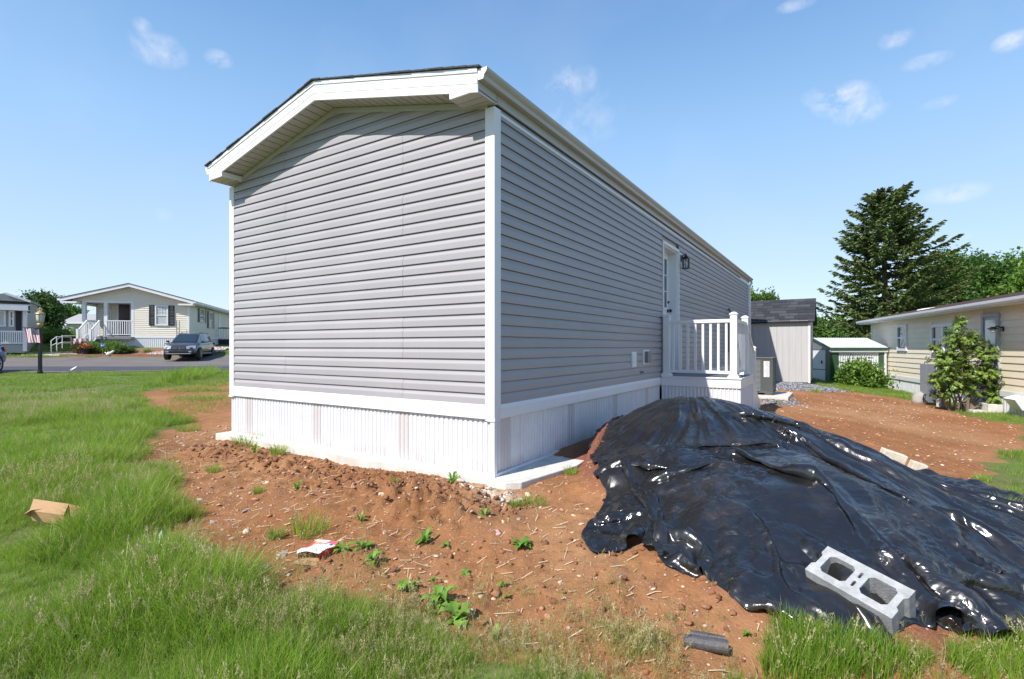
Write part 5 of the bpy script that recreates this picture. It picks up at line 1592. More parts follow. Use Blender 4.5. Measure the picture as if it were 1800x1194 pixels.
    # rear side porch with dark base, right
    pr = thing('side_porch', 'dark-based side porch with white balusters behind the cream house', 'porch', (OX, OY, 0), ang)
    ya = fr.fy(382.5,580,W)[0]; yb = ya+3.2
    z0 = fr.fy(384,596,W)[1]; zt = fr.fy(384,577,W)[1]
    MB().box(W+.1,W+2.4,ya,yb,zb-.6,z0-.08).build('base', M_DARK, pr)
    MB().box(W+.05,W+2.45,ya-.05,yb,z0-.08,z0).build('deck', M_DECK, pr)
    for i in range(11):
        x = W+.2+i*.21; MB().box(x,x+.05,ya,ya+.04,z0+.08,zt-.05).build('baluster', M_WHITE_PAINT, pr)
    MB().box(W+.1,W+2.4,ya-.02,ya+.06,zt-.05,zt+.05).build('top_rail', M_BLACK, pr)
    MB().box(W+.1,W+2.4,ya-.01,ya+.05,z0+.04,z0+.08).build('bottom_rail', M_WHITE_PAINT, pr)
    # trellis stake by the wall
    x, z = gx(313, 592, -.3)
    s_ = thing('garden_trellis', 'thin dark garden trellis against the cream house wall', 'trellis', (*fr.w(x, -.3), 0), ang)
    zt = gx(313,564,-.3)[1]
    m = MB(); m.tube([(-.08,0,zb-.2),(-.08,0,zt)], .018, 5); m.tube([(.08,0,zb-.2),(.08,0,zt)], .018, 5)
    for q in range(6): m.tube([(-.08,0,zb+.2+q*.3),(.08,0,zb+.2+q*.3)], .014, 5)
    m.build('frame', M_BLACK, s_)
    return fr, W
CF, CW = build_cream_house()

# more distant pale house behind, with its roof
def simple_house(name, label, ox, oy, ang, W, D, zb, ze, rise, m_, roofm, wins=(), ov=.4):
    t = thing(name, label, 'house', (ox, oy, 0), ang)
    far_wall(t, 0, W, 0, zb, ze, m_, course=.16)
    far_wall(t, 0, D, W, zb, ze, m_, sgn=1, axis_=1, course=.16, name='side_wall')
    far_wall(t, 0, D, 0, zb, ze, m_, sgn=-1, axis_=1, course=.16, name='side_wall')
    MB().box(.02,W-.02,.02,D,zb-.6,ze).build('core', m_, t)
    for (a, b, c, d) in wins: window(t, M_WHITE_PAINT, M_GLASS, a, b, c, d, -.02, depth=.07, bar=.08)
    for s in (0, 1):
        ya, yb = (-ov, D/2) if s == 0 else (D+ov, D/2)
        m = MB(); m.hexa([(-ov,ya,ze-.05),(W+ov,ya,ze-.05),(W+ov,yb,ze+rise-.05),(-ov,yb,ze+rise-.05),(-ov,ya,ze+.03),(W+ov,ya,ze+.03),(W+ov,yb,ze+rise+.03),(-ov,yb,ze+rise+.03)]); m.build('roof', roofm, t)
        lo, hi = sorted((ya, ya+(.03 if s else -.03))); MB().box(-ov,W+ov,lo,hi,ze-.14,ze+.06).build('fascia', M_WHITE_PAINT, t)
    m = MB(); m.prism([(0,ze),(D,ze),(D/2,ze+rise-.06)], 0, .01, W-.01); m.build('gable', m_, t)
    return t
M_GREYW = mat('pale_grey_siding', (.50,.49,.46), .6, var=.04)
simple_house('distant_house', 'small pale house seen past the round green tree', -44.5, 51, .25, 9, 6, 1.2, 3.6, 1.0, M_GREYW, mat('pale_roof', (.34,.33,.33), .8), [(2.5,3.6,2.2,3.2),(5.2,6.4,2.2,3.2)])
simple_house('rear_house', 'white gabled house behind the right end of the cream house', -27.2, 50, .29, 8, 9, 1.2, 4.9, .5, M_CREAM, mat('pale_roof', (.34,.33,.33), .8))

# ---------------------------------------------------------------- grey house at the left edge
def build_left_house():
    Y = 31.5
    s = Y/F
    X0 = (45-CX)*s
    ang = math.radians(36)
    t = thing('grey_porch_house', 'grey house with white railed sunroom porch at the left edge', 'house', (X0, Y, 0), ang)
    z = lambda py: EYE+(HY-py)*s
    lf = Frame(X0, Y, ang)
    x = lambda px: lf.fx(px, 600, 0)[0]
    mS = mat('grey_green_siding', (.25,.26,.24), .6, var=.05)
    zg = z(606)
    # porch bay in front
    MB().box(x(-60),x(43),.1,5,zg-.5,z(548)).build('wall', mat('grey_trim_wall', (.34,.36,.36), .6), t)
    for px in (44, -14):
        MB().box(x(px)-.09,x(px)+.09,-.1,.099,zg-.4,z(545)).build('post', M_WHITE_PAINT, t)
    for (a, b) in ((-12,10),(15,25)):
        window(t, M_WHITE_PAINT, M_CURTAIN if a < 0 else M_GLASS, x(a), x(b), z(575), z(547), .09, depth=.07, bar=.09, sash=(a > 0))
    MB().box(x(27.5),x(37),.04,.098,z(583),z(548)).build('dark_opening', M_DARK, t)
    MB().box(x(-60),x(46),-.06,.05,z(583)-.06,z(583)+.04).build('top_rail', M_WHITE_PAINT, t)
    MB().box(x(-60),x(46),-.06,.05,z(603)-.05,z(603)+.03).build('bottom_rail', M_WHITE_PAINT, t)
    n = 26
    for i in range(n):
        a = x(-58)+(x(43)-x(-58))*i/n; MB().box(a,a+.06,-.04,.02,z(602),z(583)).build('baluster', M_WHITE_PAINT, t)
    # porch eave: overhanging fascia, low roof and upper house
    MB().box(x(-60),x(52),-.6,-.5,z(547),z(538.5)).build('porch_fascia', M_WHITE_PAINT, t)
    MB().box(x(-60),x(52),-.5,.1,z(547)+.02,z(547)+.05).build('porch_soffit', M_WHITE_PAINT, t)
    m = MB(); m.hexa([(x(-60),-.5,z(538.5)-.02),(x(52),-.5,z(538.5)-.02),(x(44),3.,z(531)),(x(-60),3.,z(531)),(x(-60),-.5,z(538)),(x(52),-.5,z(538)),(x(44),3.,z(530)),(x(-60),3.,z(530))]); m.build('porch_roof', M_GREYMET, t)
    MB().box(x(-60),x(38),3.,6,zg,z(525)).build('upper_wall', mS, t)
    m = MB(); m.prism([(x(-50),z(525)),(x(42),z(527)),(x(42),z(524)),(x(26),z(519)),(x(-4),z(512)),(x(-50),z(520))], 1, 2.2, 6.5); m.build('roof', mS, t)
    m = MB(); m.hexa([(x(-4),2.1,z(515)),(x(43),2.1,z(528)),(x(43),2.18,z(528)),(x(-4),2.18,z(515)),(x(-4),2.1,z(511)),(x(43),2.1,z(524)),(x(43),2.18,z(524)),(x(-4),2.18,z(511))]); m.build('fascia', M_WHITE_PAINT, t)
build_left_house()

# ---------------------------------------------------------------- cars
M_TYRE = mat('tyre_rubber', (.015,.015,.016), .8); M_RIM = mat('alloy_rim', (.55,.56,.58), .25, metal=.8)
M_CARGLASS = mat('car_glass', (.02,.03,.04), .03, spec=1.)
def build_car(name, label, loc, heading, paint, grp=None, sedan=False):
    t = thing(name, label, 'car', loc, heading, grp)     # local +x is forward
    L_, W = 4.37, 1.78
    if sedan:
        prof = [(-2.35,.50,.86,.98,.80),(-2.28,.30,.90,1.02,.84),(-1.9,.22,.96,1.05,.88),(-1.2,.20,1.0,1.06,.89),(0,.19,1.0,1.02,.89),(1.,.2,.98,.98,.89),(1.5,.2,.9,.93,.88),(2.0,.24,.78,.84,.84),(2.25,.3,.6,.74,.75),(2.32,.40,.50,.62,.6)]
        cab = [(-1.75,1.04,1.05,.70,.72),(-1.1,1.04,1.38,.62,.75),(-.2,1.03,1.46,.60,.76),(.35,1.0,1.42,.61,.76),(1.15,.96,.98,.70,.74)]
    else:
        prof = [(-2.18,.50,.90,.98,.78),(-2.12,.30,.98,1.05,.82),(-1.7,.22,1.03,1.08,.87),(-1.0,.20,1.02,1.06,.89),(0,.19,.98,1.01,.89),(.9,.2,.94,.99,.89),(1.35,.2,.86,.96,.87),(1.8,.22,.74,.86,.83),(2.08,.26,.62,.74,.75),(2.19,.36,.52,.60,.62)]
        cab = [(-2.05,1.04,1.06,.66,.70),(-1.75,1.06,1.46,.60,.73),(-1.0,1.05,1.55,.58,.76),(-.1,1.03,1.55,.58,.76),(.35,1.0,1.49,.59,.76),(1.28,.93,.96,.68,.72)]
    nv = 12; rows = []
    for x, zb, zs, zt, hw in prof:
        cs = [(-.75*hw,zb),(-.97*hw,zb+.06),(-hw,zb+.25*(zs-zb)+.05),(-hw,zb+.6*(zs-zb)),(-.96*hw,zs-.02),(-.80*hw,zt-.02),(-.3*hw,zt+.01),(.3*hw,zt+.01),(.80*hw,zt-.02),(.96*hw,zs-.02),(hw,zb+.6*(zs-zb)),(hw,zb+.25*(zs-zb)+.05),(.97*hw,zb+.06),(.75*hw,zb)]
        rows.append([(x, y, z) for y, z in cs])
    m = MB(); n = len(rows[0])
    vs = [p for r in rows for p in r]; fs = []
    for i in range(len(rows)-1):
        for k in range(n):
            fs.append((i*n+k, i*n+(k+1) % n, (i+1)*n+(k+1) % n, (i+1)*n+k))
    fs.append(tuple(range(n))[::-1]); fs.append(tuple((len(rows)-1)*n+k for k in range(n)))
    m.add(vs, fs)
    b = m.build('body', paint, t, smooth=True)
    sb = b.modifiers.new('s', 'SUBSURF'); sb.levels = 1; sb.render_levels = 2
    # cabin: pillars/roof in paint, glass just proud
    m = MB(); rows = []
    for x, zb, zt, ht, hb in cab:
        rows.append([(x,-hb,zb),(x,-ht,zt-.04),(x,-ht*.8,zt),(x,ht*.8,zt),(x,ht,zt-.04),(x,hb,zb)])
    vs = [p for r in rows for p in r]; n = 6; fs = []; mi = []
    for i in range(len(rows)-1):
        for k in range(n-1): fs.append((i*n+k, i*n+k+1, (i+1)*n+k+1, (i+1)*n+k))
    fs.append(tuple(range(n))[::-1]); fs.append(tuple((len(rows)-1)*n+k for k in range(n)))
    m.add(vs, fs); m.build('roof', paint, t, smooth=False)
    def lerp(a, b, q): return tuple(a[i]+(b[i]-a[i])*q for i in range(len(a)))
    # windshield and rear window
    for ia, ib, nm, d in ((-2, -1, 'windshield', 1), (1, 0, 'rear_window', -1)):
        a, c = cab[ia], cab[ib]
        q0, q1 = .06, .92
        A = lerp(a, c, q0); C = lerp(a, c, q1)
        off = .012
        m = MB(); m.quad((A[0]+d*off,-A[3]*.80,A[2]+off),(A[0]+d*off,A[3]*.80,A[2]+off),(C[0]+d*off,C[3]*.90,C[2]+off),(C[0]+d*off,-C[3]*.90,C[2]+off))
        m.build(nm, M_CARGLASS, t)
    # side windows
    for s in (-1, 1):
        cuts = [(cab[0][0]+.28, -1.05 if not sedan else -1.0), (-1.0 if not sedan else -.95, -.18), (-.12, .98)]
        for a, c in cuts:
            def at(x):
                for i in range(len(cab)-1):
                    if cab[i][0] <= x <= cab[i+1][0]:
                        q = (x-cab[i][0])/(cab[i+1][0]-cab[i][0]); return lerp(cab[i], cab[i+1], q)
                return cab[0]
            xs = np.linspace(a, c, 6); vs = []; 
            for x in xs:
                r = at(x); 
                bz = r[1]+.03; tz = max(bz+.005, r[2]-.075); hb, ht = r[4], r[3]
                H = max(r[2]-.04-r[1], .01)
                f = lambda z: hb+(ht-hb)*min(1,(z-r[1])/H)
                vs += [(x, s*(f(bz)+.008), bz), (x, s*(f(tz)+.008), tz)]
            m = MB(); m.add(vs, [(2*j,2*j+2,2*j+3,2*j+1) for j in range(5)]); m.build('side_window', M_CARGLASS, t)
        MB().box(.86,1.0,s*.84-.0,s*.84+s*.16,.98,1.09).build('wing_mirror', paint, t, bevel=.02) if s > 0 else MB().box(.86,1.0,s*.84+s*.16,s*.84,.98,1.09).build('wing_mirror', paint, t, bevel=.02)
        for q in (0, 1):
            x = (-.62, .28)[q]; MB().box(x-.09,x+.09,min(s*.885,s*.915),max(s*.885,s*.915),.86,.885).build('door_handle', paint, t)
    # wheels
    for x in (-1.36, 1.33):
        for s in (-1, 1):
            ar = MB(); ar.tube([(x,s*.70,.32),(x,s*.905,.32)], .375, 24); ar.build('wheel_arch', M_DARK, t)
            w = MB(); w.tube([(x,s*.72,.32),(x,s*.90,.32),(x,s*.915,.32)], [.325,.325,.30], 24)
            w = w.build('wheel', M_TYRE, t)
            m = MB(); 
            m.tube([(x,s*.916,.32),(x,s*.925,.32)], .05, 10)
            for q in range(7):
                a = 2*math.pi*q/7; cx_, sz_ = math.cos(a), math.sin(a)
                p = Vector((x+cx_*.03,s*.918,.32+sz_*.03)); r_ = Vector((x+cx_*.215,s*.918,.32+sz_*.215)); nrm = Vector((-sz_,0,cx_))*.022
                m.add([p-nrm, r_-nrm, r_+nrm, p+nrm, p-nrm+Vector((0,s*.01,0)), r_-nrm+Vector((0,s*.01,0)), r_+nrm+Vector((0,s*.01,0)), p+nrm+Vector((0,s*.01,0))], [(0,1,2,3),(4,5,6,7),(0,1,5,4),(1,2,6,5),(2,3,7,6),(3,0,4,7)])
            for k in range(20):
                a = 2*math.pi*k/20; a2 = 2*math.pi*(k+1)/20
                m.add([(x+math.cos(a)*.20,s*.918,.32+math.sin(a)*.20),(x+math.cos(a2)*.20,s*.918,.32+math.sin(a2)*.20),(x+math.cos(a2)*.235,s*.922,.32+math.sin(a2)*.235),(x+math.cos(a)*.235,s*.922,.32+math.sin(a)*.235)], [(0,1,2,3)])
            m.build('rim', M_RIM, w)
    mh = mat('headlight_glass', (.34,.36,.38), .08, spec=.9); mr = mat('tail_light', (.35,.02,.02), .15, spec=.8)
    xf = prof[-2][0]+.05
    for s in (-1, 1):
        m = MB(); m.hexa([(xf-.14,s*.80,.60),(xf+.035,s*.52,.58),(xf+.085,s*.38,.60),(xf-.02,s*.38,.60),(xf-.30,s*.80,.80),(xf-.10,s*.52,.78),(xf-.0,s*.38,.75),(xf-.12,s*.38,.72)])
        m.build('headlight', mh, t, bevel=.01)
        m = MB(); xr = prof[1][0]
        m.hexa([(xr-.03,min(s*.60,s*.84),.80),(xr-.03,max(s*.60,s*.84),.80),(xr+.25,max(s*.70,s*.885),.82),(xr+.25,min(s*.70,s*.885),.82),(xr+.0,min(s*.60,s*.80),.97),(xr+.0,max(s*.60,s*.80),.97),(xr+.28,max(s*.70,s*.86),.98),(xr+.28,min(s*.70,s*.86),.98)])
        m.build('tail_light', mr, t)
        lo, hi = sorted((s*.05, s*.33)); m = MB(); m.hexa([(xf+.02,lo,.58),(xf+.10,lo,.58),(xf+.10,hi,.58),(xf+.02,hi,.58),(xf-.02,lo,.70),(xf+.03,lo,.70),(xf+.03,hi,.68),(xf-.02,hi,.68)]); m.build('grille', M_BLACK, t, bevel=.01)
        lo, hi = sorted((s*.5, s*.64)); MB().box(xf-.02,xf+.075,lo,hi,.40,.46).build('fog_lamp', mh, t)
    MB().box(xf-.0,xf+.125,-.46,.46,.36,.44).build('air_intake', M_BLACK, t, bevel=.01)
    MB().box(xf-.02,xf+.132,-.62,.62,.30,.33).build('bumper_strip', mat('pale_bumper_strip', (.40,.40,.42), .4), t, bevel=.01)
    if not sedan:
        for s in (-1, 1):
            m = MB(); m.tube([(-1.7,s*.5,1.50),(-1.6,s*.5,1.58),(-.1,s*.5,1.585),(.1,s*.5,1.53)], .018, 6); m.build('roof_rack', M_BLACK, t)
        for s in (-1, 1):
            lo, hi = sorted((s*.89, s*.905)); MB().box(-.95,.92,lo,hi,.30,.36).build('sill_trim', mat('pale_bumper_strip', (.40,.40,.42), .4), t)
    return t
mGP = mat('grey_car_paint', (.06,.06,.062), .3, metal=.5, coat=.6, spec=.6); mBP = mat('blue_car_paint', (.10,.17,.30), .25, metal=.5, coat=.7)
fx, fy = (352.5-CX)/F*29.6, 29.6
hd = math.atan2(-.957, .29)
cx_ = fx-.22-math.cos(hd)*2.05-(-math.sin(hd))*.88; cy_ = fy-math.sin(hd)*2.05-math.cos(hd)*.88
build_car('parked_car', 'dark grey hatchback with roof rack parked nose out before the cream house', (cx_, cy_, lz(cx_, cy_)+.02), hd, mGP)
# blue car: rear corner peeks in at the left edge, heading left
Yb = 20.3
xb = (19-CX)/F*Yb
build_car('parked_car', 'blue hatchback whose tail and rear wheel show at the left edge', (-20.35, 18.14, .17), hd, mBP)

# ---------------------------------------------------------------- lamp post, flag, road-side bits
def build_lamp_post():
    Y = 18.9; X = (70.5-CX)/F*Y; z0 = lz(X, Y); s = Y/F
    t = thing('lamp_post', 'black garden lamp post with ornate gold lantern beside the road', 'lamp post', (X, Y, z0))
    zz = lambda py: EYE+(HY-py)*s-z0
    MB().box(-.046,.046,-.046,.046,-.1,zz(577)).build('post', M_BLACK, t, bevel=.008)
    MB().box(-.06,.06,-.06,.06,-.05,.10).build('post_base', M_BLACK, t, bevel=.01)
    gold = mat('brass', (.40,.30,.16), .45, metal=.4)
    m = MB(); m.lathe([(.03,zz(577)),(.05,zz(575)),(.085,zz(573)),(.10,zz(570)),(.07,zz(568))], (0,0,0), 12); m.build('collar', gold, t, smooth=True)
    m = MB(); m.lathe([(.085,zz(568)),(.115,zz(562)),(.125,zz(555)),(.115,zz(552))], (0,0,0), 12); m.build('glass_globe', mat('frosted_lamp_glass', (.55,.52,.47), .3, var=.1, vscale=10), t, smooth=True)
    m = MB()
    for k in range(6):
        a = k*math.pi/3; m.tube([(math.cos(a)*.10,math.sin(a)*.10,zz(568)),(math.cos(a)*.135,math.sin(a)*.135,zz(556)),(math.cos(a)*.15,math.sin(a)*.15,zz(552))], .008, 5)
    m.lathe([(.16,zz(552)),(.15,zz(551)),(.06,zz(547.5)),(.03,zz(546.5))], (0,0,0), 12)
    m.build('lantern_cap', gold, t)
    m = MB(); m.tube([(-.06,0,zz(547)),(-.08,0,zz(544)),(-.03,0,zz(542))], .018, 6); m.tube([(.06,0,zz(547)),(.08,0,zz(544)),(.03,0,zz(542))], .018, 6); m.tube([(0,0,zz(547)),(0,0,zz(541)),(0,0,zz(539.5))], [.03,.02,.004], 8)
    m.build('finial', gold, t)
    # flag hanging from a short arm
    f = thing('flag', 'small striped american flag hanging from the black lamp post', 'flag', (X, Y, z0))
    x = lambda px: (px-70.5)*s
    MB().tube([(x(46),-.12,zz(576)),(x(77),-.12,zz(577))], .012, 6).build('arm', M_BLACK, f)
    def fp(u, v):       # u across (0 left..1 right), v down
        px = 48+5*v+(74+4*v-48-5*v)*u; py = 577+u*1+v*(25)+math.sin(u*7)*.4
        return (x(px), -.125+.03*math.sin(u*9+v*2), zz(py))
    names = (('red_stripe', mat('flag_red', (.30,.045,.07), .8)), ('white_stripe', mat('flag_white', (.70,.68,.70), .8)))
    n = 13
    for i in range(n):
        u0, u1 = i/n, (i+1)/n
        vmax0 = 0.0 if i < 6 else .46
        vs = []; k = 6
        for j in range(k+1):
            v = vmax0+(1-vmax0)*j/k; vs += [fp(u0, v), fp(u1, v)]
        m = MB(); m.add(vs, [(2*j, 2*j+1, 2*j+3, 2*j+2) for j in range(k)])
        nm, mm = names[i % 2]
        m.build(nm, mm, f)
    vs = []; 
    for j in range(5):
        for i in range(6): vs.append(fp(6/13+(7/13)*i/5, .46*j/4))
    m = MB(); m.add(vs, [(j*6+i, j*6+i+1, (j+1)*6+i+1, (j+1)*6+i) for j in range(4) for i in range(5)])
    cn = m.build('canton', mat('flag_navy', (.02,.028,.06), .8), f)
    m = MB()
    for r_ in range(9):
        for c in range(6 if r_ % 2 == 0 else 5):
            u = 6/13+(7/13)*((c+.5+(.5 if r_ % 2 else 0))/6.2); v = .46*(r_+.7)/9.6
            p = fp(u, v); q = .008
            m.add([(p[0]-q,p[1]-.004,p[2]),(p[0],p[1]-.004,p[2]-q),(p[0]+q,p[1]-.004,p[2]),(p[0],p[1]-.004,p[2]+q)], [(0,1,2,3)])
    m.build('stars', mat('flag_white', (.7,.68,.7)), cn)
build_lamp_post()
def misc_left():
    # fallen white marker flag on a wire, by the road
    X, Y = ground_px(120, 656); z0 = lz(X, Y)
    s = Y/F
    t = thing('marker_flag', 'small white utility marker flag leaning on a wire at the road edge', 'marker flag', (X, Y, z0))
    MB().tube([(0,0,-.02),(2*s,0,3.5*s),(7*s,0,8*s)], .008, 5).build('wire', M_GREYMET, t)
    m = MB(); m.add([(2*s,0,4*s),(13*s,-.02,9*s),(15.5*s,0,12.5*s),(4*s,.02,7.5*s),(8*s,-.03,6*s),(10*s,.03,10.2*s)], [(0,4,5,3),(4,1,2,5)]); m.build('flag_sheet', mat('white_film', (.78,.78,.80), .4), t)
    # white handrails at the walk
    for k, (px, lab) in enumerate(((92,'left'),(102,'right'))):
        Y = 31.6+.5*k; s = Y/F; X = (px-CX)*s; z0 = EYE+(HY-617+2*k)*s
        h = thing('handrail', 'white pipe handrail of the front walk, the %s one of the pair' % lab, 'handrail', (X, Y, z0), 0, 'handrails of the front walk')
        m = MB(); m.tube([(-2*s,0,-.1),(-2*s,0,18*s),(5*s,.1,25*s),(11*s,.9,25*s),(11*s,.9,.35)], .022, 6); m.build('rail', M_WHITE_PAINT, h, smooth=True)
        m = MB(); m.tube([(-2*s,0,9*s),(5*s,.1,14*s),(11*s,.9,14*s)], .016, 6); m.tube([(5*s,.1,.1),(5*s,.1,25*s)], .02, 6); m.build('lower_rail', M_WHITE_PAINT, h)
misc_left()
# front bed: brick edging, pale river stones, path
M_BRICK = mat('edging_brick', (.25,.09,.07), .9, col2=(.34,.15,.12), vscale=5)
bed = [(-27.6,31.6),(-24.6,32.05),(-21.2,32.7),(-19.6,33.3),(-19.2,35.4),(-26.5,33.7),(-28.2,33)]
bo = sheet('planting_bed', bed, .035, mat('bark_mulch', (.16,.07,.045), .95, col2=(.26,.12,.085), vscale=12, bump=.8, bscale=60), .5)
def edging():
    n = 60; pts = [(-27.8,31.5),(-24.6,31.95),(-21.2,32.6),(-19.3,33.1)]
    acc = []
    for i in range(3):
        a, b = pts[i], pts[i+1]
        for q in range(20): acc.append((a[0]+(b[0]-a[0])*q/20, a[1]+(b[1]-a[1])*q/20))
    e = thing('brick_edging', 'row of small red bricks edging the bed before the cream house', 'edging', (0,0,0))
    me = MB().box(-.10,.10,-.05,.05,-.1,.09).mesh('brick', M_BRICK)
    for i, (x, y) in enumerate(acc):
        o = link('brick', me, e); o.location = (x, y, lz(x, y)+.03); o.rotation_euler = (0,RNG.uniform(-.1,.1),.18+RNG.uniform(-.1,.1))
edging()
M_RIVER = [mat('river_stone_pale', (.60,.54,.50), .8), mat('river_stone_tan', (.45,.36,.31), .8), mat('river_stone_rose', (.36,.25,.23), .8)]
gravel_patch([(-23.3,32.6),(-21.,32.9),(-19.4,33.5),(-19.0,35.0),(-22.0,34.4)], 1400, .05, .11, 'pale river stones mounded in front of the cream house', M_RIVER, .06)
sheet('walk', [(-29.8,31.0),(-28.0,31.3),(-26.4,33.5),(-28.2,33.0),(-31,32.2)], .045, mat('walk_concrete', (.48,.40,.35), .9, var=.08), .5)
def bed_things():
    X, Y = -26.9, 32.2
    t = thing('flower_pot', 'dark pot of orange and red flowers beside the front walk', 'flower pot', (X, Y, lz(X, Y)+.03))
    m = MB(); m.lathe([(.20,0),(.28,.35),(.32,.40),(.28,.40)], (0,0,0), 14); m.build('pot', M_DARK, t)
    V = []; 
    m = MB(); rr = random.Random(2)
    mats = [mat('petal_red', (.55,.04,.03), .7), mat('petal_orange', (.75,.25,.05), .7), mat('flower_leaf', (.08,.14,.03), .7)]
    for i in range(500):
        a, r_ = rr.uniform(0, 6.28), .40*math.sqrt(rr.random()); z = .38+.32*rr.random()*(1-(r_/.5)**2)
        m.m = 0 if rr.random() < .3 else (1 if rr.random() < .3 else 2)
        c = Vector((r_*math.cos(a), r_*math.sin(a), z)); d = Vector((rr.gauss(0,1),rr.gauss(0,1),rr.gauss(0,1))).normalized()*.06; e = d.orthogonal().normalized()*.05
        m.add([c-d,c+e,c+d,c-e], [(0,1,2,3)])
    m.build('flowers', mats, t)
    # blue yard sign
    s = 32./F; X = (174-CX)*s; Y = 32.3; z0 = lz(X, Y)
    t = thing('yard_sign', 'small blue security sign on a stake between the clipped shrubs', 'sign', (X, Y, z0))
    MB().box(-.015,.015,-.01,.01,0,.5).build('stake', M_GREYMET, t)
    m = MB(); m.prism([(-.14,.45),(.14,.45),(.17,.6),(.14,.75),(-.14,.75),(-.17,.6)], 1, -.025, -.011); b = m.build('panel', mat('sign_blue', (.05,.15,.45), .4), t)
    m = MB(); m.box(-.08,.08,-.028,-.0252,.58,.66); m.build('print', M_WHITE_PAINT, b)
    X = (194-CX)*s; Y = 31.9
    t = MB(); t.lathe([(.10,0),(.16,.08),(.10,.2),(.05,.24)], (0,0,0), 10); t.tube([(.08,0,.14),(.24,0,.26),(.32,0,.28)], [.08,.07,.04], 8); t.tube([(-.14,0,.1),(-.26,0,.22)], [.05,.02], 6)
    o = t.build('garden_figurine', mat('pale_stoneware', (.66,.63,.60), .7), None, smooth=True); o.location = (X, Y, lz(X, Y)+.04)
    tag(o, 'small pale animal figurine on the mulch by the red brick edging', 'figurine')
    X = (258-CX)*s; Y = 33.9
    t = thing('garden_lantern', 'small dark lantern standing on the pale river stones', 'lantern', (X, Y, lz(X, Y)+.1))
    m = MB(); m.box(-.12,.12,-.12,.12,0,.06); m.box(-.12,.12,-.12,.12,.36,.42); 
    for sx in (-1,1):
        for sy in (-1,1): m.box(sx*.1-.02,sx*.1+.02,sy*.1-.02,sy*.1+.02,.06,.36)
    m.add([(-.13,-.13,.42),(.13,-.13,.42),(.13,.13,.42),(-.13,.13,.42),(0,0,.56)], [(0,1,4),(1,2,4),(2,3,4),(3,0,4)]); m.build('frame', M_GREYMET, t)
    MB().tube([(0,0,.06),(0,0,.22)], .04, 8).build('candle', M_WHITE_PAINT, t)
    # hanging flag bunting on the porch rail front
    x, z = CF.fx(154, 600, -.15)
    w = CF.w(x, -1.45)
    t = thing('garden_flag', 'small red white and blue bunting on the porch stair', 'garden flag', (w[0], w[1], 0), CF.a)
    m = MB()
    for i in range(5):
        m.m = i % 2; m.add([(-.35+i*.14,0,z+.15),(-.21+i*.14,0,z+.15),(-.23+i*.14,-.02,z-.25+.06*abs(i-2)),(-.33+i*.14,-.02,z-.25+.06*abs(i-2))], [(0,1,2,3)])
    m.build('cloth', [mat('flag_red', (.3,.045,.07)), mat('flag_white', (.7,.68,.7))], t)
bed_things()
# ---------------------------------------------------------------- small things lying about
def tarp_top(x, y, r=.05):
    d = np.hypot(TARP_CO[:,0]-x, TARP_CO[:,1]-y)
    s = d < r
    return float(TARP_CO[s,2].max()) if s.any() else lz(x, y)
def build_block():
    # two-core concrete block lying against the sheet; long axis runs down to the right
    mB = mat('block_concrete', (.30,.305,.31), .95, col2=(.44,.445,.45), vscale=25, bump=.8, bscale=160)
    import bmesh
    L_, W, H = .40, .20, .19
    def outline():
        # end grooves
        return [(-L_/2,-W/2),(L_/2,-W/2),(L_/2,-.045),(L_/2-.014,-.030),(L_/2-.014,.030),(L_/2,.045),(L_/2,W/2),(-L_/2,W/2),(-L_/2,.045),(-L_/2+.014,.030),(-L_/2+.014,-.030),(-L_/2,-.045)]
    holes = []
    def rr_(x0, x1, y0, y1, c=.018):
        return [(x0+c,y0),(x1-c,y0),(x1,y0+c),(x1,y1-c),(x1-c,y1),(x0+c,y1),(x0,y1-c),(x0,y0+c)]
    holes = [rr_(-.155,-.032,-.060,.060), rr_(.032,.155,-.060,.060), rr_(-.006,.006,.012,.05,.003), rr_(-.006,.006,-.05,-.012,.003)]
    bm = bmesh.new()
    def ring(pts, z): return [bm.verts.new((x, y, z)) for x, y in pts]
    loops = [outline()]+holes
    top = [ring(l, H/2) for l in loops]; bot = [ring(l, -H/2) for l in loops]
    for tt in (top, bot):
        es = []
        for r in tt:
            for i in range(len(r)): es.append(bm.edges.new((r[i], r[(i+1) % len(r)])))
        bmesh.ops.triangle_fill(bm, edges=es, use_beauty=True)
    for a, b in zip(top, bot):
        for i in range(len(a)):
            j = (i+1) % len(a); bm.faces.new((a[i], a[j], b[j], b[i]))
    bmesh.ops.recalc_face_normals(bm, faces=bm.faces[:])
    me = bpy.data.meshes.new('cinder_block'); bm.to_mesh(me); bm.free(); me.materials.append(mB)
    o = link('cinder_block', me, bevel=.003)
    # placement from the photograph: cored face looks up and toward the camera, far end sunk in the sheet
    def W3(px, py, Y): return Vector(((px-CX)/F*Y, Y, EYE+(HY-py)/F*Y))
    a = W3(1484, 982, 2.63); b = W3(1609, 1047, 2.36)
    ax = (b-a).normalized()
    up = Vector((-.24,-.50,.84)); zc = (up-ax*up.dot(ax)).normalized(); yc = zc.cross(ax)
    c = b-ax*(L_/2)-yc*(W/2)-zc*(H/2)+Vector((0,0,.022))
    M = Matrix((ax, yc, zc)).transposed().to_4x4(); M.translation = c
    o.matrix_world = M
    tag(o, 'pale grey two-core cinder block lying on the black sheet', 'cinder block')
    print('block centre', c, 'tarp there', tarp_top(c.x, c.y))
build_block()
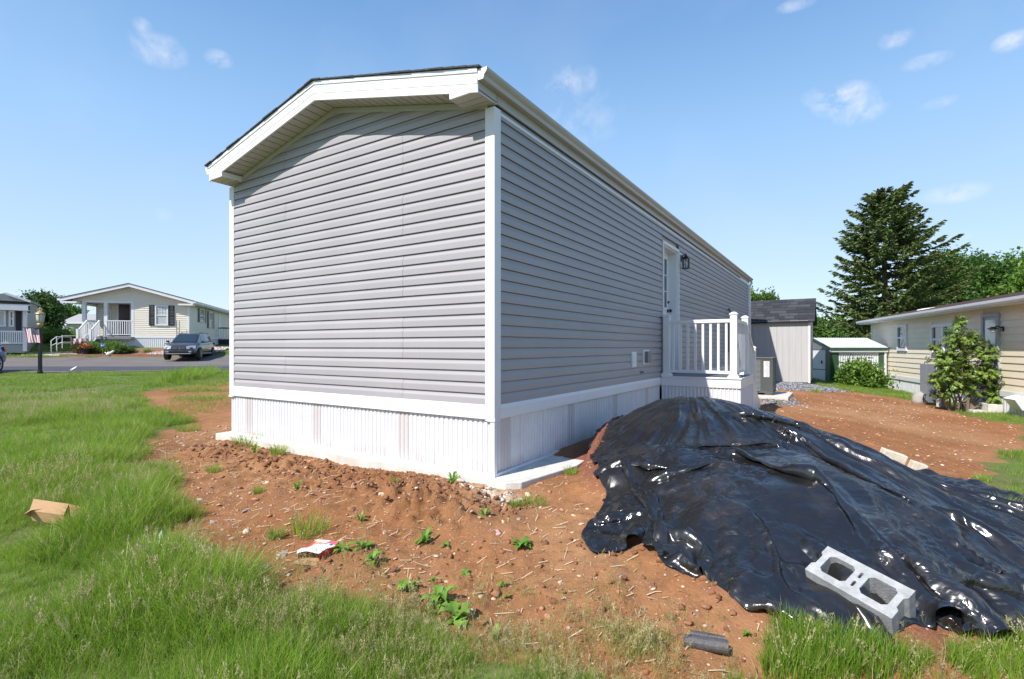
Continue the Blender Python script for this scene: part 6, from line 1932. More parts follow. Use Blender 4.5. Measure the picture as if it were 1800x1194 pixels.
def build_cap_blocks():
    mB = mat('cream_block', (.52,.44,.34), .9, col2=(.66,.58,.47), vscale=18, bump=.5, bscale=90)
    cpx = CX+F*TARP_CO[:,0]/TARP_CO[:,1]; cpy = HY-(TARP_CO[:,2]-EYE)*F/TARP_CO[:,1]
    for i, (px, w, lab) in enumerate(((1577, .20, 'left'), (1612, .15, 'right'))):
        k = np.nonzero(np.abs(cpx-px) < 5)[0]; k = k[np.argmin(cpy[k])]      # the brow of the sheet as it lies
        X, Y, z = TARP_CO[k]
        m = MB(); m.box(-w/2,w/2,-.05,.05,-.05,.05)
        o = m.build('wall_block', mB, None, bevel=.008)
        o.location = (X+.01, Y+.04, z+.022); o.rotation_euler = (.08, .32, -.25)
        tag(o, 'cream wall block on the brow of the black sheet, %s one of the pair' % lab, 'block')
build_cap_blocks()
def build_pipes():
    mP = mat('old_black_pipe', (.05,.05,.058), .5, col2=(.10,.09,.085), vscale=30, bump=.3, bscale=120)
    for i, (p0, p1, r, lab) in enumerate((((1202,1133),(1279,1153),.030,'thicker piece of black pipe nearer the camera on the orange soil'), ((1213,1121),(1274,1138),.020,'thinner piece of black pipe lying behind the thicker one'))):
        a = Vector((*ground_px(*p0), 0)); b = Vector((*ground_px(*p1), 0))
        c = (a+b)/2; d = (b-a)
        o = MB()
        n = 18; L_ = d.length
        for k in range(n):   # hollow pipe
            t0 = 2*math.pi*k/n; t1 = 2*math.pi*(k+1)/n
            f = lambda t, q, x: (x, math.cos(t)*q, math.sin(t)*q)
            o.add([f(t0,r,-L_/2),f(t1,r,-L_/2),f(t1,r,L_/2),f(t0,r,L_/2)], [(0,1,2,3)])
            o.add([f(t0,r*.86,-L_/2),f(t1,r*.86,-L_/2),f(t1,r*.86,L_/2),f(t0,r*.86,L_/2)], [(3,2,1,0)])
            for x in (-L_/2, L_/2): o.add([f(t0,r,x),f(t1,r,x),f(t1,r*.86,x),f(t0,r*.86,x)], [(0,1,2,3) if x > 0 else (3,2,1,0)])
        ob = o.build('pipe', mP, None)
        ob.location = (c.x, c.y, lz(c.x, c.y)+r*.75); ob.rotation_euler = (0, 0, math.atan2(d.y, d.x))
        tag(ob, lab, 'pipe')
build_pipes()
def build_box():
    # open corrugated box on its side in the long grass
    X, Y = ground_px(112, 935); z = lz(X, Y)
    mC = mat('cardboard', (.50,.30,.15), .85, var=.06, vscale=6, stretch=(1,1,30)); mCi = mat('cardboard_inner', (.34,.16,.07), .85, var=.05)
    def W3(px, py, Y): return Vector(((px-CX)/F*Y, Y, EYE+(HY-py)/F*Y))
    o = thing('cardboard_box', 'tan cardboard box lying open in the long grass at the left', 'box')
    # top face corners (far-left, far-right, near-right, near-left)
    Yf, Yn = Y+.16, Y-.06
    A, B, C_, D = W3(59,877,Yf), W3(121,886,Yf-.02), W3(112,905,Yn), W3(52,897,Yn+.02)
    dn = Vector((.0,.02,-.08))
    m = MB(); m.hexa([D-Vector((0,0,.006)),C_-Vector((0,0,.006)),B-Vector((0,0,.006)),A-Vector((0,0,.006)),D,C_,B,A]); m.build('top_panel', mC, o)
    m = MB(); y_ = Vector((0,.006,0)); m.hexa([D+dn,C_+dn,C_+dn+y_,D+dn+y_,D,C_,C_+y_,D+y_]); m.build('side_panel', mC, o)
    m = MB(); m.hexa([A+dn,B+dn,B+dn-y_,A+dn-y_,A,B,B-y_,A-y_]); m.build('side_panel', mC, o)
    E, G = W3(152,893,Yf-.08), W3(153,911,Yn-.03)
    m = MB(); m.add([B, E, G, C_+dn*.7, B+Vector((0,0,-.004)), E+Vector((0,0,-.004)), G+Vector((0,0,-.004)), C_+dn*.7+Vector((0,0,-.004))], [(3,2,1,0),(4,5,6,7),(0,1,5,4),(1,2,6,5),(2,3,7,6),(3,0,4,7)]); m.build('flap', mCi, o)
    E2 = W3(40,905,Yn-.05)
    m = MB(); m.add([D, D+dn*.6, E2, E2+Vector((.02,.1,.03))], [(0,1,2,3)]); m.build('flap', mC, o)
build_box()
def build_carton():
    X, Y = ground_px(558, 975); z = lz(X, Y)
    t = thing('drink_carton', 'crushed red and white cardboard drink carton lying on the dirt', 'carton', (X, Y, z), -.15)
    w, d, h = .15, .20, .055
    m = MB(); m.box(-w/2,w/2,-d/2,d/2,.004,.008); m.box(-w/2,-w/2+.003,-d/2,d/2,.008,h*.8); m.build('tray', mat('brown_carton', (.42,.25,.13), .8), t)
    # arched top with printed fields
    mats = [mat('carton_white', (.74,.72,.72), .5), mat('carton_red', (.52,.045,.04), .5), mat('carton_pink', (.55,.12,.17), .5), mat('carton_tan', (.58,.30,.16), .5), mat('carton_ink', (.07,.065,.07), .5)]
    n, k = 10, 10; m = MB()
    P = {}
    for i in range(n+1):
        for j in range(k+1):
            u, v = i/n, j/k
            P[i, j] = (-w/2+w*u+.03*v-.01, -d/2+d*v, h+.012*math.sin(u*3.1)-.012*v*u+.004*math.sin(v*9+u*5)-(.014*(1-u) if j == 0 else 0))
    for i in range(n):
        for j in range(k):
            u, v = i/n, j/k
            mi = 0
            if v > .72: mi = 2 if u > .55 else 0
            elif u < .12 and v > .25: mi = 1
            elif .35 < v-.25*u < .55 and u < .65: mi = 3
            elif .5 < v-.15*u+.0 < .62 and u > .6: mi = 4 if (i+j) % 2 else 0
            m.m = mi; m.add([P[i,j],P[i+1,j],P[i+1,j+1],P[i,j+1]], [(0,1,2,3)])
    m.build('printed_top', mats, t)
    m = MB()
    for j in range(k):
        a, b = P[n,j], P[n,j+1]; m.add([a, b, (b[0]+.004,b[1],.006), (a[0]+.004,a[1],.006)], [(3,2,1,0)])
    m.build('red_side', mats[1], t)
    m = MB(); m.add([(-w/2,-d/2-.002,.006),(w/2,-d/2-.002,.006),(w/2+.0,-d/2-.05,.004),(w*.1,-d/2-.075,.012),(-w/2,-d/2-.05,.006)], [(0,1,2,3,4)][::-1]); m.build('flap', mat('brown_carton', (.42,.25,.13)), t)
build_carton()
def scraps():
    X, Y = ground_px(283, 985)
    m = MB(); m.add([(-.012,0,.05),(.014,.005,.04),(.015,-.01,.09),(0,.01,.115),(-.014,0,.085)], [(0,1,2,3,4)])
    m.add([(-.02,0,.05),(.02,.005,.04),(.01,-.06,.03),(-.02,-.05,.04)], [(0,1,2,3)])
    o = m.build('plastic_scrap', mat('milky_film', (.70,.72,.74), .3), None); o.location = (X, Y, lz(X, Y)+.05)
    tag(o, 'small upright scrap of white film at the edge of the long grass', 'litter')
scraps()

# ---------------------------------------------------------------- stones, chips and straw on the bare soil
def bare_points(n, xlo, xhi, ylo, yhi, bias=1.0):
    P = np.stack([RNG.uniform(xlo, xhi, n), RNG.uniform(ylo, yhi, n)], -1)
    sd = sd_poly(P[:,0], P[:,1], DIRT); u, v = uv(P[:,0], P[:,1])
    inside_home = (u > -.1) & (u < 15.4) & (v > -.02) & (v < 4.3)
    slab = sd_poly(u, v, SLAB_UV) > -.02
    tp = sd_poly(P[:,0], P[:,1], TARP_OUT) > -.02
    ok = (sd > .05) & ~inside_home & ~tp & ~slab
    return P[ok]
def build_stones():
    protos = [rock_mesh('chip', 10+i, M_RK[(0,1,3,2,1,1,0,3)[i]], .32, 1) for i in range(8)]
    P = bare_points(17000, -4.6, 4.5, 1.7, 8.0)
    # denser over the left half, as in the photograph
    dens = .42+.5*sstep(.5, -1.5, P[:,0])+.3*fbm(P[:,0]*.9, P[:,1]*.9, 2, 3)
    P = P[RNG.random(len(P)) < dens]
    s = np.exp(RNG.normal(-5.0, .6, len(P))).clip(.003, .030)
    Z = land_z(P[:,0], P[:,1])
    scatter_pieces('stone_chips', [(a, b, c) for (a, b), c in zip(P, Z)], s, protos, 'small buff, rust and grey stone chips scattered on the bare soil')
    P = bare_points(14000, 2, 16, 5, 19)
    P = P[RNG.random(len(P)) < .5]
    Z = land_z(P[:,0], P[:,1])
    scatter_pieces('stone_chips', [(a, b, c) for (a, b), c in zip(P, Z)], np.exp(RNG.normal(-4.4, .5, len(P))).clip(.006, .04), protos, 'pale stone chips over the graded orange soil beyond the sheet')
    # clods
    cl = [mat('soil_clod', (.22,.095,.045), .97, col2=(.33,.15,.07), vscale=25, bump=.6, bscale=90), mat('soil_clod_dark', (.14,.06,.03), .97, col2=(.24,.105,.05), vscale=25, bump=.6, bscale=90)]
    cp = [rock_mesh('clod', 30+i, cl[i % 2], .7, 2, .42) for i in range(6)]
    n = 1500
    v = RNG.uniform(-.6, 4.0, n); u = -.50+RNG.normal(0, .22, n)+.1*fbm(v*1.3, v*0, 2, 5)
    x = A0[0]+u*D1[0]+v*D2[0]; y = A0[1]+u*D1[1]+v*D2[1]
    ok = (u < -.16)
    x, y = x[ok], y[ok]
    x2 = RNG.uniform(-1.5, 1.6, 500); y2 = RNG.uniform(1.9, 3.3, 500)
    okk = (sd_poly(x2, y2, DIRT) > 0) & (sd_poly(x2, y2, TARP_OUT) < 0)
    x = np.concatenate([x, x2[okk]]); y = np.concatenate([y, y2[okk]])
    Z = land_z(x, y)
    scatter_pieces('clods', list(zip(x, y, Z)), np.exp(RNG.normal(-4.5, .5, len(x))).clip(.006, .035), cp, 'crumbly clods of brown soil dug up along the front wall')
    # straw
    P = bare_points(5200, -4.5, 4.4, 1.7, 8)
    V = []; Fc = []
    Z = land_z(P[:,0], P[:,1])
    for i, ((x, y), z) in enumerate(zip(P, Z)):
        a = RNG.uniform(0, 3.14); l = RNG.uniform(.012, .05); w = .0016+.001*RNG.random()
        dx, dy = math.cos(a)*l, math.sin(a)*l; nx, ny = -math.sin(a)*w, math.cos(a)*w; t = RNG.normal(0, .25)*l
        o = len(V); V += [(x-dx-nx, y-dy-ny, z+.006-t), (x+dx-nx, y+dy-ny, z+.008+t), (x+dx+nx, y+dy+ny, z+.009+t), (x-dx+nx, y-dy+ny, z+.008-t)]; Fc.append((o, o+1, o+2, o+3))
    me = tris_mesh('straw', V, Fc, mat('dry_straw', (.45,.34,.20), .9, col2=(.60,.48,.32), vscale=3)); o = link('straw', me); kind(o, 'stuff', 'bits of dry straw and root lying on the bare soil')
build_stones()
def named_stones():
    lst = [ # px, py, size px, material, label
        (985,1030,13,0,'pale buff stone on the orange soil below the corner of the grey home'),
        (1018,1019,10,0,'cream flat pebble just right of the pale buff stone'),
        (930,1037,9,1,'rust brown stone left of the pale buff stone'),
        (868,1048,10,0,'square tan stone chip on the soil left of the pipes'),
        (778,1039,14,0,'flat pinkish stone above the largest leafy weed'),
        (500,965,16,2,'grey angular stone beside the torn carton'),
        (488,978,12,0,'tan stone lying just below the grey angular stone'),
        (466,1000,22,2,'broad grey slab of stone at the grass edge below the carton'),
        (600,943,12,3,'pink stone above the corner of the carton'),
        (676,941,12,3,'rounded pink stone right of the carton and past the weeds'),
        (670,877,12,0,'tan stone block in the middle of the bare soil'),
        (510,827,16,1,'brown lump of stone in the dug soil below the vented skirting'),
        (548,812,18,1,'largest brown lump of stone lying close to the slab'),
        (330,955,16,3,'rose coloured stone at the edge of the long grass'),
        (392,1008,20,1,'red brown rock half in the grass at the bottom of the bare soil'),
        (352,880,13,0,'pale slab stone on the left slope of bare soil'),
        (318,836,12,3,'flat pinkish slab near the clump of grass at left'),
        (430,905,10,2,'small slate grey stone on the left slope'),
        (408,948,12,3,'mauve stone low on the left slope'),
        (928,867,16,0,'pale root-like stone at the foot of the grass clump by the slab'),
        (950,892,9,0,'white chip just below the grass clump at the slab corner'),
        (1008,918,9,0,'whitish pebble close to the left edge of the black sheet'),
        (1022,932,9,0,'cream pebble at the folded corner of the black sheet'),
        (1006,943,10,0,'yellowish pebble beneath the folded corner of the black sheet'),
        (1032,908,8,0,'small light pebble touching the left edge of the black sheet'),
        (884,927,9,0,'white flat chip on the smooth orange soil below the dug heap'),
        (912,920,9,2,'bluish grey chip beside the white flat chip'),
        (845,1046,9,0,'buff chip left of the square tan stone chip'),
        (720,1092,16,2,'grey stone among the thin grass in the foreground'),
        (738,1130,12,0,'tan stone among the thin grass below the grey one'),
        (1320,1100,12,0,'pale stone at the lower edge of the black sheet'),
        (1205,1030,14,0,'buff stone close to the lower left edge of the sheet'),
        (440,868,12,3,'pink flake of stone on the upper left slope'),
        (470,848,10,0,'buff flake of stone under the dug heap at left'),
    ]
    for i, (px, py, sz, mi, lab) in enumerate(lst):
        x, y = ground_px(px, py); s = sz/F*y*.55
        me = rock_mesh('stone', 200+i, M_RK[mi], .55, 2)
        o = link('stone', me); o.location = (x, y, lz(x, y)+s*.10); o.scale = (s, s*.8, s); o.rotation_euler = (RNG.uniform(-.2,.2), RNG.uniform(-.2,.2), RNG.uniform(0, 3))
        tag(o, lab, 'stone')
named_stones()
def slab_rubble():
    # broken concrete at the slab corner
    u = RNG.uniform(-.42, -.12, 60); v = RNG.uniform(-.42, .25, 60)
    x = A0[0]+u*D1[0]+v*D2[0]; y = A0[1]+u*D1[1]+v*D2[1]; Z = land_z(x, y)
    scatter_pieces('concrete_rubble', list(zip(x, y, Z)), RNG.uniform(.008, .032, 60), [rock_mesh('rubble', 70+i, M_CONC_ROUGH, .6, 2, .4) for i in range(3)], 'crumbled pale concrete rubble at the slab corner')
slab_rubble()

# ---------------------------------------------------------------- vegetation
def leaf_mat(name, c1, c2, trans=.35, inst=.25, rough=.5, scale=.7, world=True):
    m, nt, b = nodes_of(name)
    N, L = nt.nodes, nt.links
    oi = N.new('ShaderNodeObjectInfo'); geo = N.new('ShaderNodeNewGeometry')
    nz = N.new('ShaderNodeTexNoise'); nz.inputs['Scale'].default_value = scale; nz.inputs['Detail'].default_value = 3; L.new(geo.outputs['Position'], nz.inputs['Vector'])
    mr = N.new('ShaderNodeMapRange'); mr.inputs['From Min'].default_value = .35; mr.inputs['From Max'].default_value = .65; L.new(nz.outputs['Fac'], mr.inputs['Value'])
    ad = N.new('ShaderNodeMath'); ad.operation = 'MULTIPLY_ADD'; ad.inputs[1].default_value = .6; L.new(oi.outputs['Random'], ad.inputs[0])
    mu = N.new('ShaderNodeMath'); mu.operation = 'MULTIPLY'; mu.inputs[1].default_value = .6; L.new(mr.outputs['Result'], mu.inputs[0]); L.new(mu.outputs[0], ad.inputs[2])
    ad.use_clamp = True
    mx = N.new('ShaderNodeMixRGB'); mx.inputs['Color1'].default_value = rgba(c1); mx.inputs['Color2'].default_value = rgba(c2); L.new(ad.outputs[0], mx.inputs['Fac'])
    dry = N.new('ShaderNodeMath'); dry.operation = 'GREATER_THAN'; dry.inputs[1].default_value = .93 if 'grass' in name or 'lawn' in name else 2.0; L.new(geo.outputs['Random Per Island'], dry.inputs[0])
    md = N.new('ShaderNodeMixRGB'); md.inputs['Color2'].default_value = (.42,.36,.18,1); L.new(dry.outputs[0], md.inputs['Fac']); L.new(mx.outputs['Color'], md.inputs['Color1']); mx = md
    hs = N.new('ShaderNodeHueSaturation'); r2 = N.new('ShaderNodeMapRange'); r2.inputs['To Min'].default_value = 1-inst; r2.inputs['To Max'].default_value = 1+inst
    L.new(geo.outputs['Random Per Island'], r2.inputs['Value']); L.new(r2.outputs['Result'], hs.inputs['Value']); L.new(mx.outputs['Color'], hs.inputs['Color'])
    L.new(hs.outputs['Color'], b.inputs['Base Color']); b.inputs['Roughness'].default_value = rough; b.inputs['Specular IOR Level'].default_value = .35
    tr = N.new('ShaderNodeBsdfTranslucent'); L.new(hs.outputs['Color'], tr.inputs['Color'])
    ms = N.new('ShaderNodeMixShader'); ms.inputs[0].default_value = trans
    out = nt.nodes['Material Output']
    L.new(b.outputs[0], ms.inputs[1]); L.new(tr.outputs[0], ms.inputs[2]); L.new(ms.outputs[0], out.inputs['Surface'])
    return m
M_GRASS = leaf_mat('long_grass', (.16,.30,.025), (.31,.44,.055), .5)
M_GRASS_Y = leaf_mat('thin_grass', (.23,.33,.04), (.38,.42,.10), .5)
M_LAWN = leaf_mat('lawn_blades', (.17,.29,.035), (.29,.40,.075), .5, scale=.35)
M_SEED = leaf_mat('seed_heads', (.46,.41,.20), (.60,.52,.30), .4)
M_WEED = leaf_mat('weed_leaf', (.11,.26,.025), (.20,.36,.05), .35)
M_BARK = mat('bark', (.10,.075,.055), .95, col2=(.18,.14,.11), vscale=10, stretch=(3,3,.6), bump=.8, bscale=20)
def tuft_mesh(name, seed, nb, h, spread, w, mats, bend=.35, seedheads=0, hh=1.3):
    r = random.Random(seed); V = []; Fc = []; MI = []
    for i in range(nb):
        a = r.uniform(0, 6.283); rad = spread*math.sqrt(r.random()); x, y = rad*math.cos(a), rad*math.sin(a)
        L_ = h*r.uniform(.55, 1.1); d = a+r.gauss(0, .9); b = bend*r.uniform(.3, 1.5); fa = r.uniform(0, 3.14)
        wx, wy = math.cos(fa)*w/2, math.sin(fa)*w/2
        o = len(V); k = 4
        for j in range(k+1):
            t = j/k; off = b*L_*t*t; z = L_*(t-.18*b*t*t); ww = 1-t**1.6
            V += [(x+math.cos(d)*off-wx*ww, y+math.sin(d)*off-wy*ww, z), (x+math.cos(d)*off+wx*ww, y+math.sin(d)*off+wy*ww, z)]
        for j in range(k): Fc.append((o+2*j, o+2*j+1, o+2*j+3, o+2*j+2)); MI.append(0)
    for i in range(seedheads):
        a = r.uniform(0, 6.283); rad = spread*math.sqrt(r.random()); x, y = rad*math.cos(a), rad*math.sin(a)
        L_ = h*hh*r.uniform(.75, 1.1); d = r.uniform(0, 6.28); b = .22*r.uniform(.3, 1.5); k = 4; wv = .0009
        o = len(V); c = []
        for j in range(k+1):
            t = j/k; p = (x+math.cos(d)*b*L_*t*t, y+math.sin(d)*b*L_*t*t, L_*t); c.append(p); V += [(p[0]-wv, p[1]-wv, p[2]), (p[0]+wv, p[1]+wv, p[2])]
        for j in range(k): Fc.append((o+2*j, o+2*j+1, o+2*j+3, o+2*j+2)); MI.append(1)
        for q in range(22):
            t = 1-.26*r.random(); f = (1-t)/.26
            px, py, pz = x+math.cos(d)*b*L_*t*t, y+math.sin(d)*b*L_*t*t, L_*t
            an = r.uniform(0, 6.28); rr = .028*f*r.random()+.002
            px += rr*math.cos(an); py += rr*math.sin(an); pz += r.uniform(-.004,.008)
            s = .0022+.0018*r.random(); an2 = r.uniform(0, 3.14)
            o = len(V); V += [(px-s*math.cos(an2), py-s*math.sin(an2), pz), (px, py, pz-s*1.6), (px+s*math.cos(an2), py+s*math.sin(an2), pz+.001), (px, py, pz+s*1.8)]
            Fc.append((o, o+1, o+2, o+3)); MI.append(1)
    me = tris_mesh(name, V, Fc, mats, False, MI)
    return me
def instance_stuff(name, P, scale, rot, tilt, protos, label, squash=None):
    """points carrying tufts: one object, geometry nodes"""
    n = len(P)
    me = bpy.data.meshes.new(name); me.vertices.add(n); me.vertices.foreach_set('co', np.asarray(P, np.float32).reshape(-1))
    ra = me.attributes.new('rot', 'FLOAT_VECTOR', 'POINT'); ra.data.foreach_set('vector', np.stack([tilt[:,0], tilt[:,1], rot], -1).astype(np.float32).reshape(-1))
    sc = me.attributes.new('siz', 'FLOAT_VECTOR', 'POINT'); sq = squash if squash is not None else np.ones(n)
    sc.data.foreach_set('vector', np.stack([scale, scale, scale*sq], -1).astype(np.float32).reshape(-1))
    pk = me.attributes.new('pick', 'INT', 'POINT'); pk.data.foreach_set('value', RNG.integers(0, len(protos), n).astype(np.int32))
    o = link(name, me)
    coll = bpy.data.collections.new(name+'_tufts')
    for i, p in enumerate(protos):
        po = bpy.data.objects.new('%s_tuft_%02d' % (name, i), p); coll.objects.link(po)
    ng = bpy.data.node_groups.new(name+'_nodes', 'GeometryNodeTree')
    ng.interface.new_socket('Geometry', in_out='INPUT', socket_type='NodeSocketGeometry'); ng.interface.new_socket('Geometry', in_out='OUTPUT', socket_type='NodeSocketGeometry')
    N, L = ng.nodes, ng.links
    gi = N.new('NodeGroupInput'); go = N.new('NodeGroupOutput')
    ci = N.new('GeometryNodeCollectionInfo'); ci.inputs['Collection'].default_value = coll; ci.inputs['Separate Children'].default_value = True; ci.inputs['Reset Children'].default_value = True
    ip = N.new('GeometryNodeInstanceOnPoints'); ip.inputs['Pick Instance'].default_value = True
    def attr(nm, dt):
        a = N.new('GeometryNodeInputNamedAttribute'); a.data_type = dt; a.inputs['Name'].default_value = nm; return a.outputs['Attribute']
    L.new(gi.outputs[0], ip.inputs['Points']); L.new(ci.outputs[0], ip.inputs['Instance']); L.new(attr('pick', 'INT'), ip.inputs['Instance Index'])
    e2r = N.new('FunctionNodeEulerToRotation'); L.new(attr('rot', 'FLOAT_VECTOR'), e2r.inputs[0]); L.new(e2r.outputs[0], ip.inputs['Rotation'])
    L.new(attr('siz', 'FLOAT_VECTOR'), ip.inputs['Scale']); L.new(ip.outputs[0], go.inputs[0])
    md = o.modifiers.new('scatter', 'NODES'); md.node_group = ng
    kind(o, 'stuff', label)
    return o
def clear_of_things(x, y):
    u, v = uv(x, y)
    ok = ~((u > -.12) & (u < 15.4) & (v > -.45) & (v < 4.3))
    ok &= sd_poly(u, v, SLAB_UV) < -.01
    ok &= sd_poly(x, y, TARP_OUT) < -.0
    return ok
BOXP = ground_px(105, 930)
PIPEP = ground_px(1242, 1145)
def build_grass():
    tall = [tuft_mesh('g', 100+i, 26, .30, .08, .0055, [M_GRASS, M_SEED], .55, 0) for i in range(5)]+[tuft_mesh('g', 120+i, 22, .28, .07, .0048, [M_GRASS, M_SEED], .6, 1, 1.1) for i in range(1)]
    def tallmask(x, y):
        sd = sd_poly(x, y, DIRT)
        return sstep(-.10, .22, -sd+.42*fbm(x*2.1, y*2.1, 4, 51))
    def run(name, n, xlo, xhi, ylo, yhi, fmask, protos, label, smin, smax, tilt=.16, sinkpow=1.0):
        x = RNG.uniform(xlo, xhi, n); y = RNG.uniform(ylo, yhi, n)
        m = fmask(x, y)*clear_of_things(x, y)*(1-.7*sstep(.28, .10, np.hypot((x-BOXP[0])/1.2, y-BOXP[1]+.16)))
        k = RNG.random(n) < m; x, y = x[k], y[k]; m = m[k]
        z = land_z(x, y)-.006
        hf = .62+1.0*np.clip(fbm(x*1.1, y*1.1, 3, 66)+.15, -.25, .6)
        s = RNG.uniform(smin, smax, len(x))*hf*(.45+.55*m)
        # prevailing lean
        T = np.stack([RNG.normal(0, tilt, len(x)), RNG.normal(0, tilt, len(x))], -1)
        return instance_stuff(name, np.stack([x, y, z], -1), s, RNG.uniform(0, 6.28, len(x)), T, protos, label)
    # 1: long grass, left side, close
    vis = lambda x, y: (np.abs(x/y) < 1.12)
    def nearleft(x, y): return tallmask(x, y)*(x < .5)*vis(x, y)*(1-sstep(9.5, 12.5, y))
    run('long_grass', 30000, -9, .5, 1.35, 5.5, nearleft, tall, 'long green grass with pale seed heads at the left', .55, .90)
    run('long_grass', 20000, -14, -2, 5.5, 12.5, nearleft, tall, 'long green grass further back at the left', .55, .95)
    olive = [tuft_mesh('o', 130+i, 16, .22, .06, .0032, [M_GRASS_Y, M_SEED], .4, 3, 1.15) for i in range(3)]
    def olivem(x, y): return tallmask(x, y)*vis(x, y)*(x < .5)*sstep(-.08, .2, fbm(x*.9+3, y*.9, 3, 205)+.25*(y < 2.6)+.10*((y > 6) & (y < 11)))
    run('seeding_grass', 13000, -13, .5, 1.35, 11, olivem, olive, 'patches of tan seeding grass among the long green grass', .7, 1.1)
    # sprouting thin grass over the soil beside the home's left flank
    pc = poly_px([(300,668),(404,660),(404,705),(345,745),(300,720),(300,690)])
    run('sprouting_grass', 26000, -12, -2.5, 6, 22, lambda x, y: sstep(-.3,.5,sd_poly(x,y,pc))*.8, [tuft_mesh('p', 135+i, 16, .11, .12, .008, [M_GRASS_Y], .6) for i in range(2)], 'thin sprouting grass over soil beside the left flank of the grey home', .7, 1.2)
    # 2: mown lawn beyond
    lawn = [tuft_mesh('l', 140+i, 34, .085, .14, .007, [M_LAWN], .5) for i in range(4)]
    def lawnm(x, y):
        return (1-tallmask(x, y)*0)*(sd_poly(x, y, DIRT) < .1)*vis(x, y)*sstep(8.5, 11.5, y)*(y < 19.1+.34*np.clip(x+17, 0, 30))
    run('mown_lawn', 26000, -22, -2.5, 8.5, 24, lawnm, lawn, 'mown lawn between the long grass and the road', .7, 1.2)
    # tall streaks of unmown grass at the edge of the bare soil, and the lawn on the far side of the road
    st = poly_px([(232,694),(262,688),(330,676),(376,664),(384,657),(330,655),(300,664),(255,680)])
    st2 = poly_px([(262,748),(336,742),(330,730),(290,728),(262,735)])
    run('grass_streak', 9000, -13, -2, 5, 22, lambda x, y: np.maximum(sstep(-.15,.15,sd_poly(x,y,st)), sstep(-.1,.1,sd_poly(x,y,st2)))*.9, tall[:4], 'strip of uncut grass along the edge of the bare soil', 1.1, 1.7)
    far = [tuft_mesh('f', 150+i, 30, .10, .25, .012, [M_LAWN], .4) for i in range(3)]
    def farm(x, y): return (y > 30.5+.12*(x+30))*(sd_poly(x, y, [(-24.3,31.4),(-15.5,30.6),(-13,31.4),(-17.4,33)]) < 0)*(sd_poly(x, y, bed) < 0)*((x < -25.5) | (x > -18.6))
    run('far_lawn', 16000, -42, -8, 29.5, 40, farm, far, 'lawn round the houses beyond the road', .8, 1.3)
    # 3: thin grass in front
    thin = [tuft_mesh('t', 160+i, 9, .17, .05, .0032, [M_GRASS_Y, M_SEED], .35, 2 if i % 2 else 1, 1.2) for i in range(4)]
    def thinm(x, y):
        sd = sd_poly(x, y, DIRT)
        band = np.exp(-np.clip(y-(2.15-.03*x), 0, 9)/(.38-.12*sstep(0, .8, x)))*(1-.85*sstep(.55, 1.0, x))*(x < 1.9)*(1-.8*sstep(.26, .08, np.hypot(x-PIPEP[0], y-PIPEP[1]+.08)))
        lft = np.exp(-np.clip(sd, 0, 9)/.16)*(y < 4)*.35
        return np.clip(band*.95+lft, 0, 1)*(sd > -.35)*vis(x, y)*(.35+.9*np.clip(fbm(x*4, y*4, 3, 8)+.3, 0, 1))
    run('thin_grass', 30000, -3.4, 2.4, 1.3, 3.6, thinm, thin, 'thin seeding grass over the soil in the foreground', .6, 1.1)
    # 4: lush bright grass bottom right
    lush = [tuft_mesh('b', 180+i, 26, .17, .06, .0045, [M_GRASS, M_SEED], .3, 1 if i == 0 else 0) for i in range(4)]
    pr = poly_px([(1180,1230),(1330,1185),(1345,1150),(1362,1118),(1420,1135),(1480,1150),(1530,1160),(1560,1178),(1640,1194),(1560,1230)])
    pr2 = poly_px([(1640,1210),(1690,1180),(1720,1160),(1735,1140),(1760,1122),(1800,1095),(1900,1060),(1950,1230)])
    run('bright_grass', 9000, .5, 4.5, 1.3, 3.4, lambda x, y: np.maximum(sstep(-.05,.08,sd_poly(x,y,pr)), sstep(-.05,.06,sd_poly(x,y,pr2)))*.95, lush, 'bright short grass along the foot of the black sheet', .7, 1.15)
    pr3 = poly_px([(1745,800),(1800,795),(1900,800),(1950,980),(1800,940),(1790,880),(1750,860)])
    def side(x, y): return np.maximum(sstep(-.1,.15,sd_poly(x,y,pr3)), sstep(.0,.2,-sd_poly(x,y,DIRT))*(y > 3.6))*(y < 22)*(x > 2)
    run('side_grass', 26000, 4, 21, 3.6, 22, side, [tuft_mesh('s', 190+i, 26, .10, .10, .007, [M_LAWN], .4) for i in range(3)], 'short sunlit grass by the beige home', .7, 1.25)
build_grass()

# single clumps and broad-leaved weeds, each its own
def rosette(seed, n, L_, w, rise=.35, lobes=3, jag=.3):
    r = random.Random(seed); V = []; Fc = []
    for i in range(n):
        a = i*2.399+r.uniform(-.2,.2); l = L_*r.uniform(.55, 1.1); up = rise*r.uniform(.4, 1.6)
        k = 7; o = len(V); ca, sa = math.cos(a), math.sin(a)
        for j in range(k+1):
            t = j/k; d = l*t; z = l*(up*math.sin(t*2.2)-.25*t*t*(1 if up < .5 else .4))+.006
            ww = w*l*math.sin(math.pi*min(1, (.12+t*.88)))**.8*(1 if j % 2 else 1-jag)
            fold = .25*ww
            V += [(ca*d-sa*ww, sa*d+ca*ww, z+fold), (ca*d, sa*d, z), (ca*d+sa*ww, sa*d-ca*ww, z+fold)]
        for j in range(k):
            for q in (0, 1): Fc.append((o+3*j+q, o+3*j+q+1, o+3*j+3+q+1, o+3*j+3+q))
    return tris_mesh('weed', V, Fc, M_WEED)
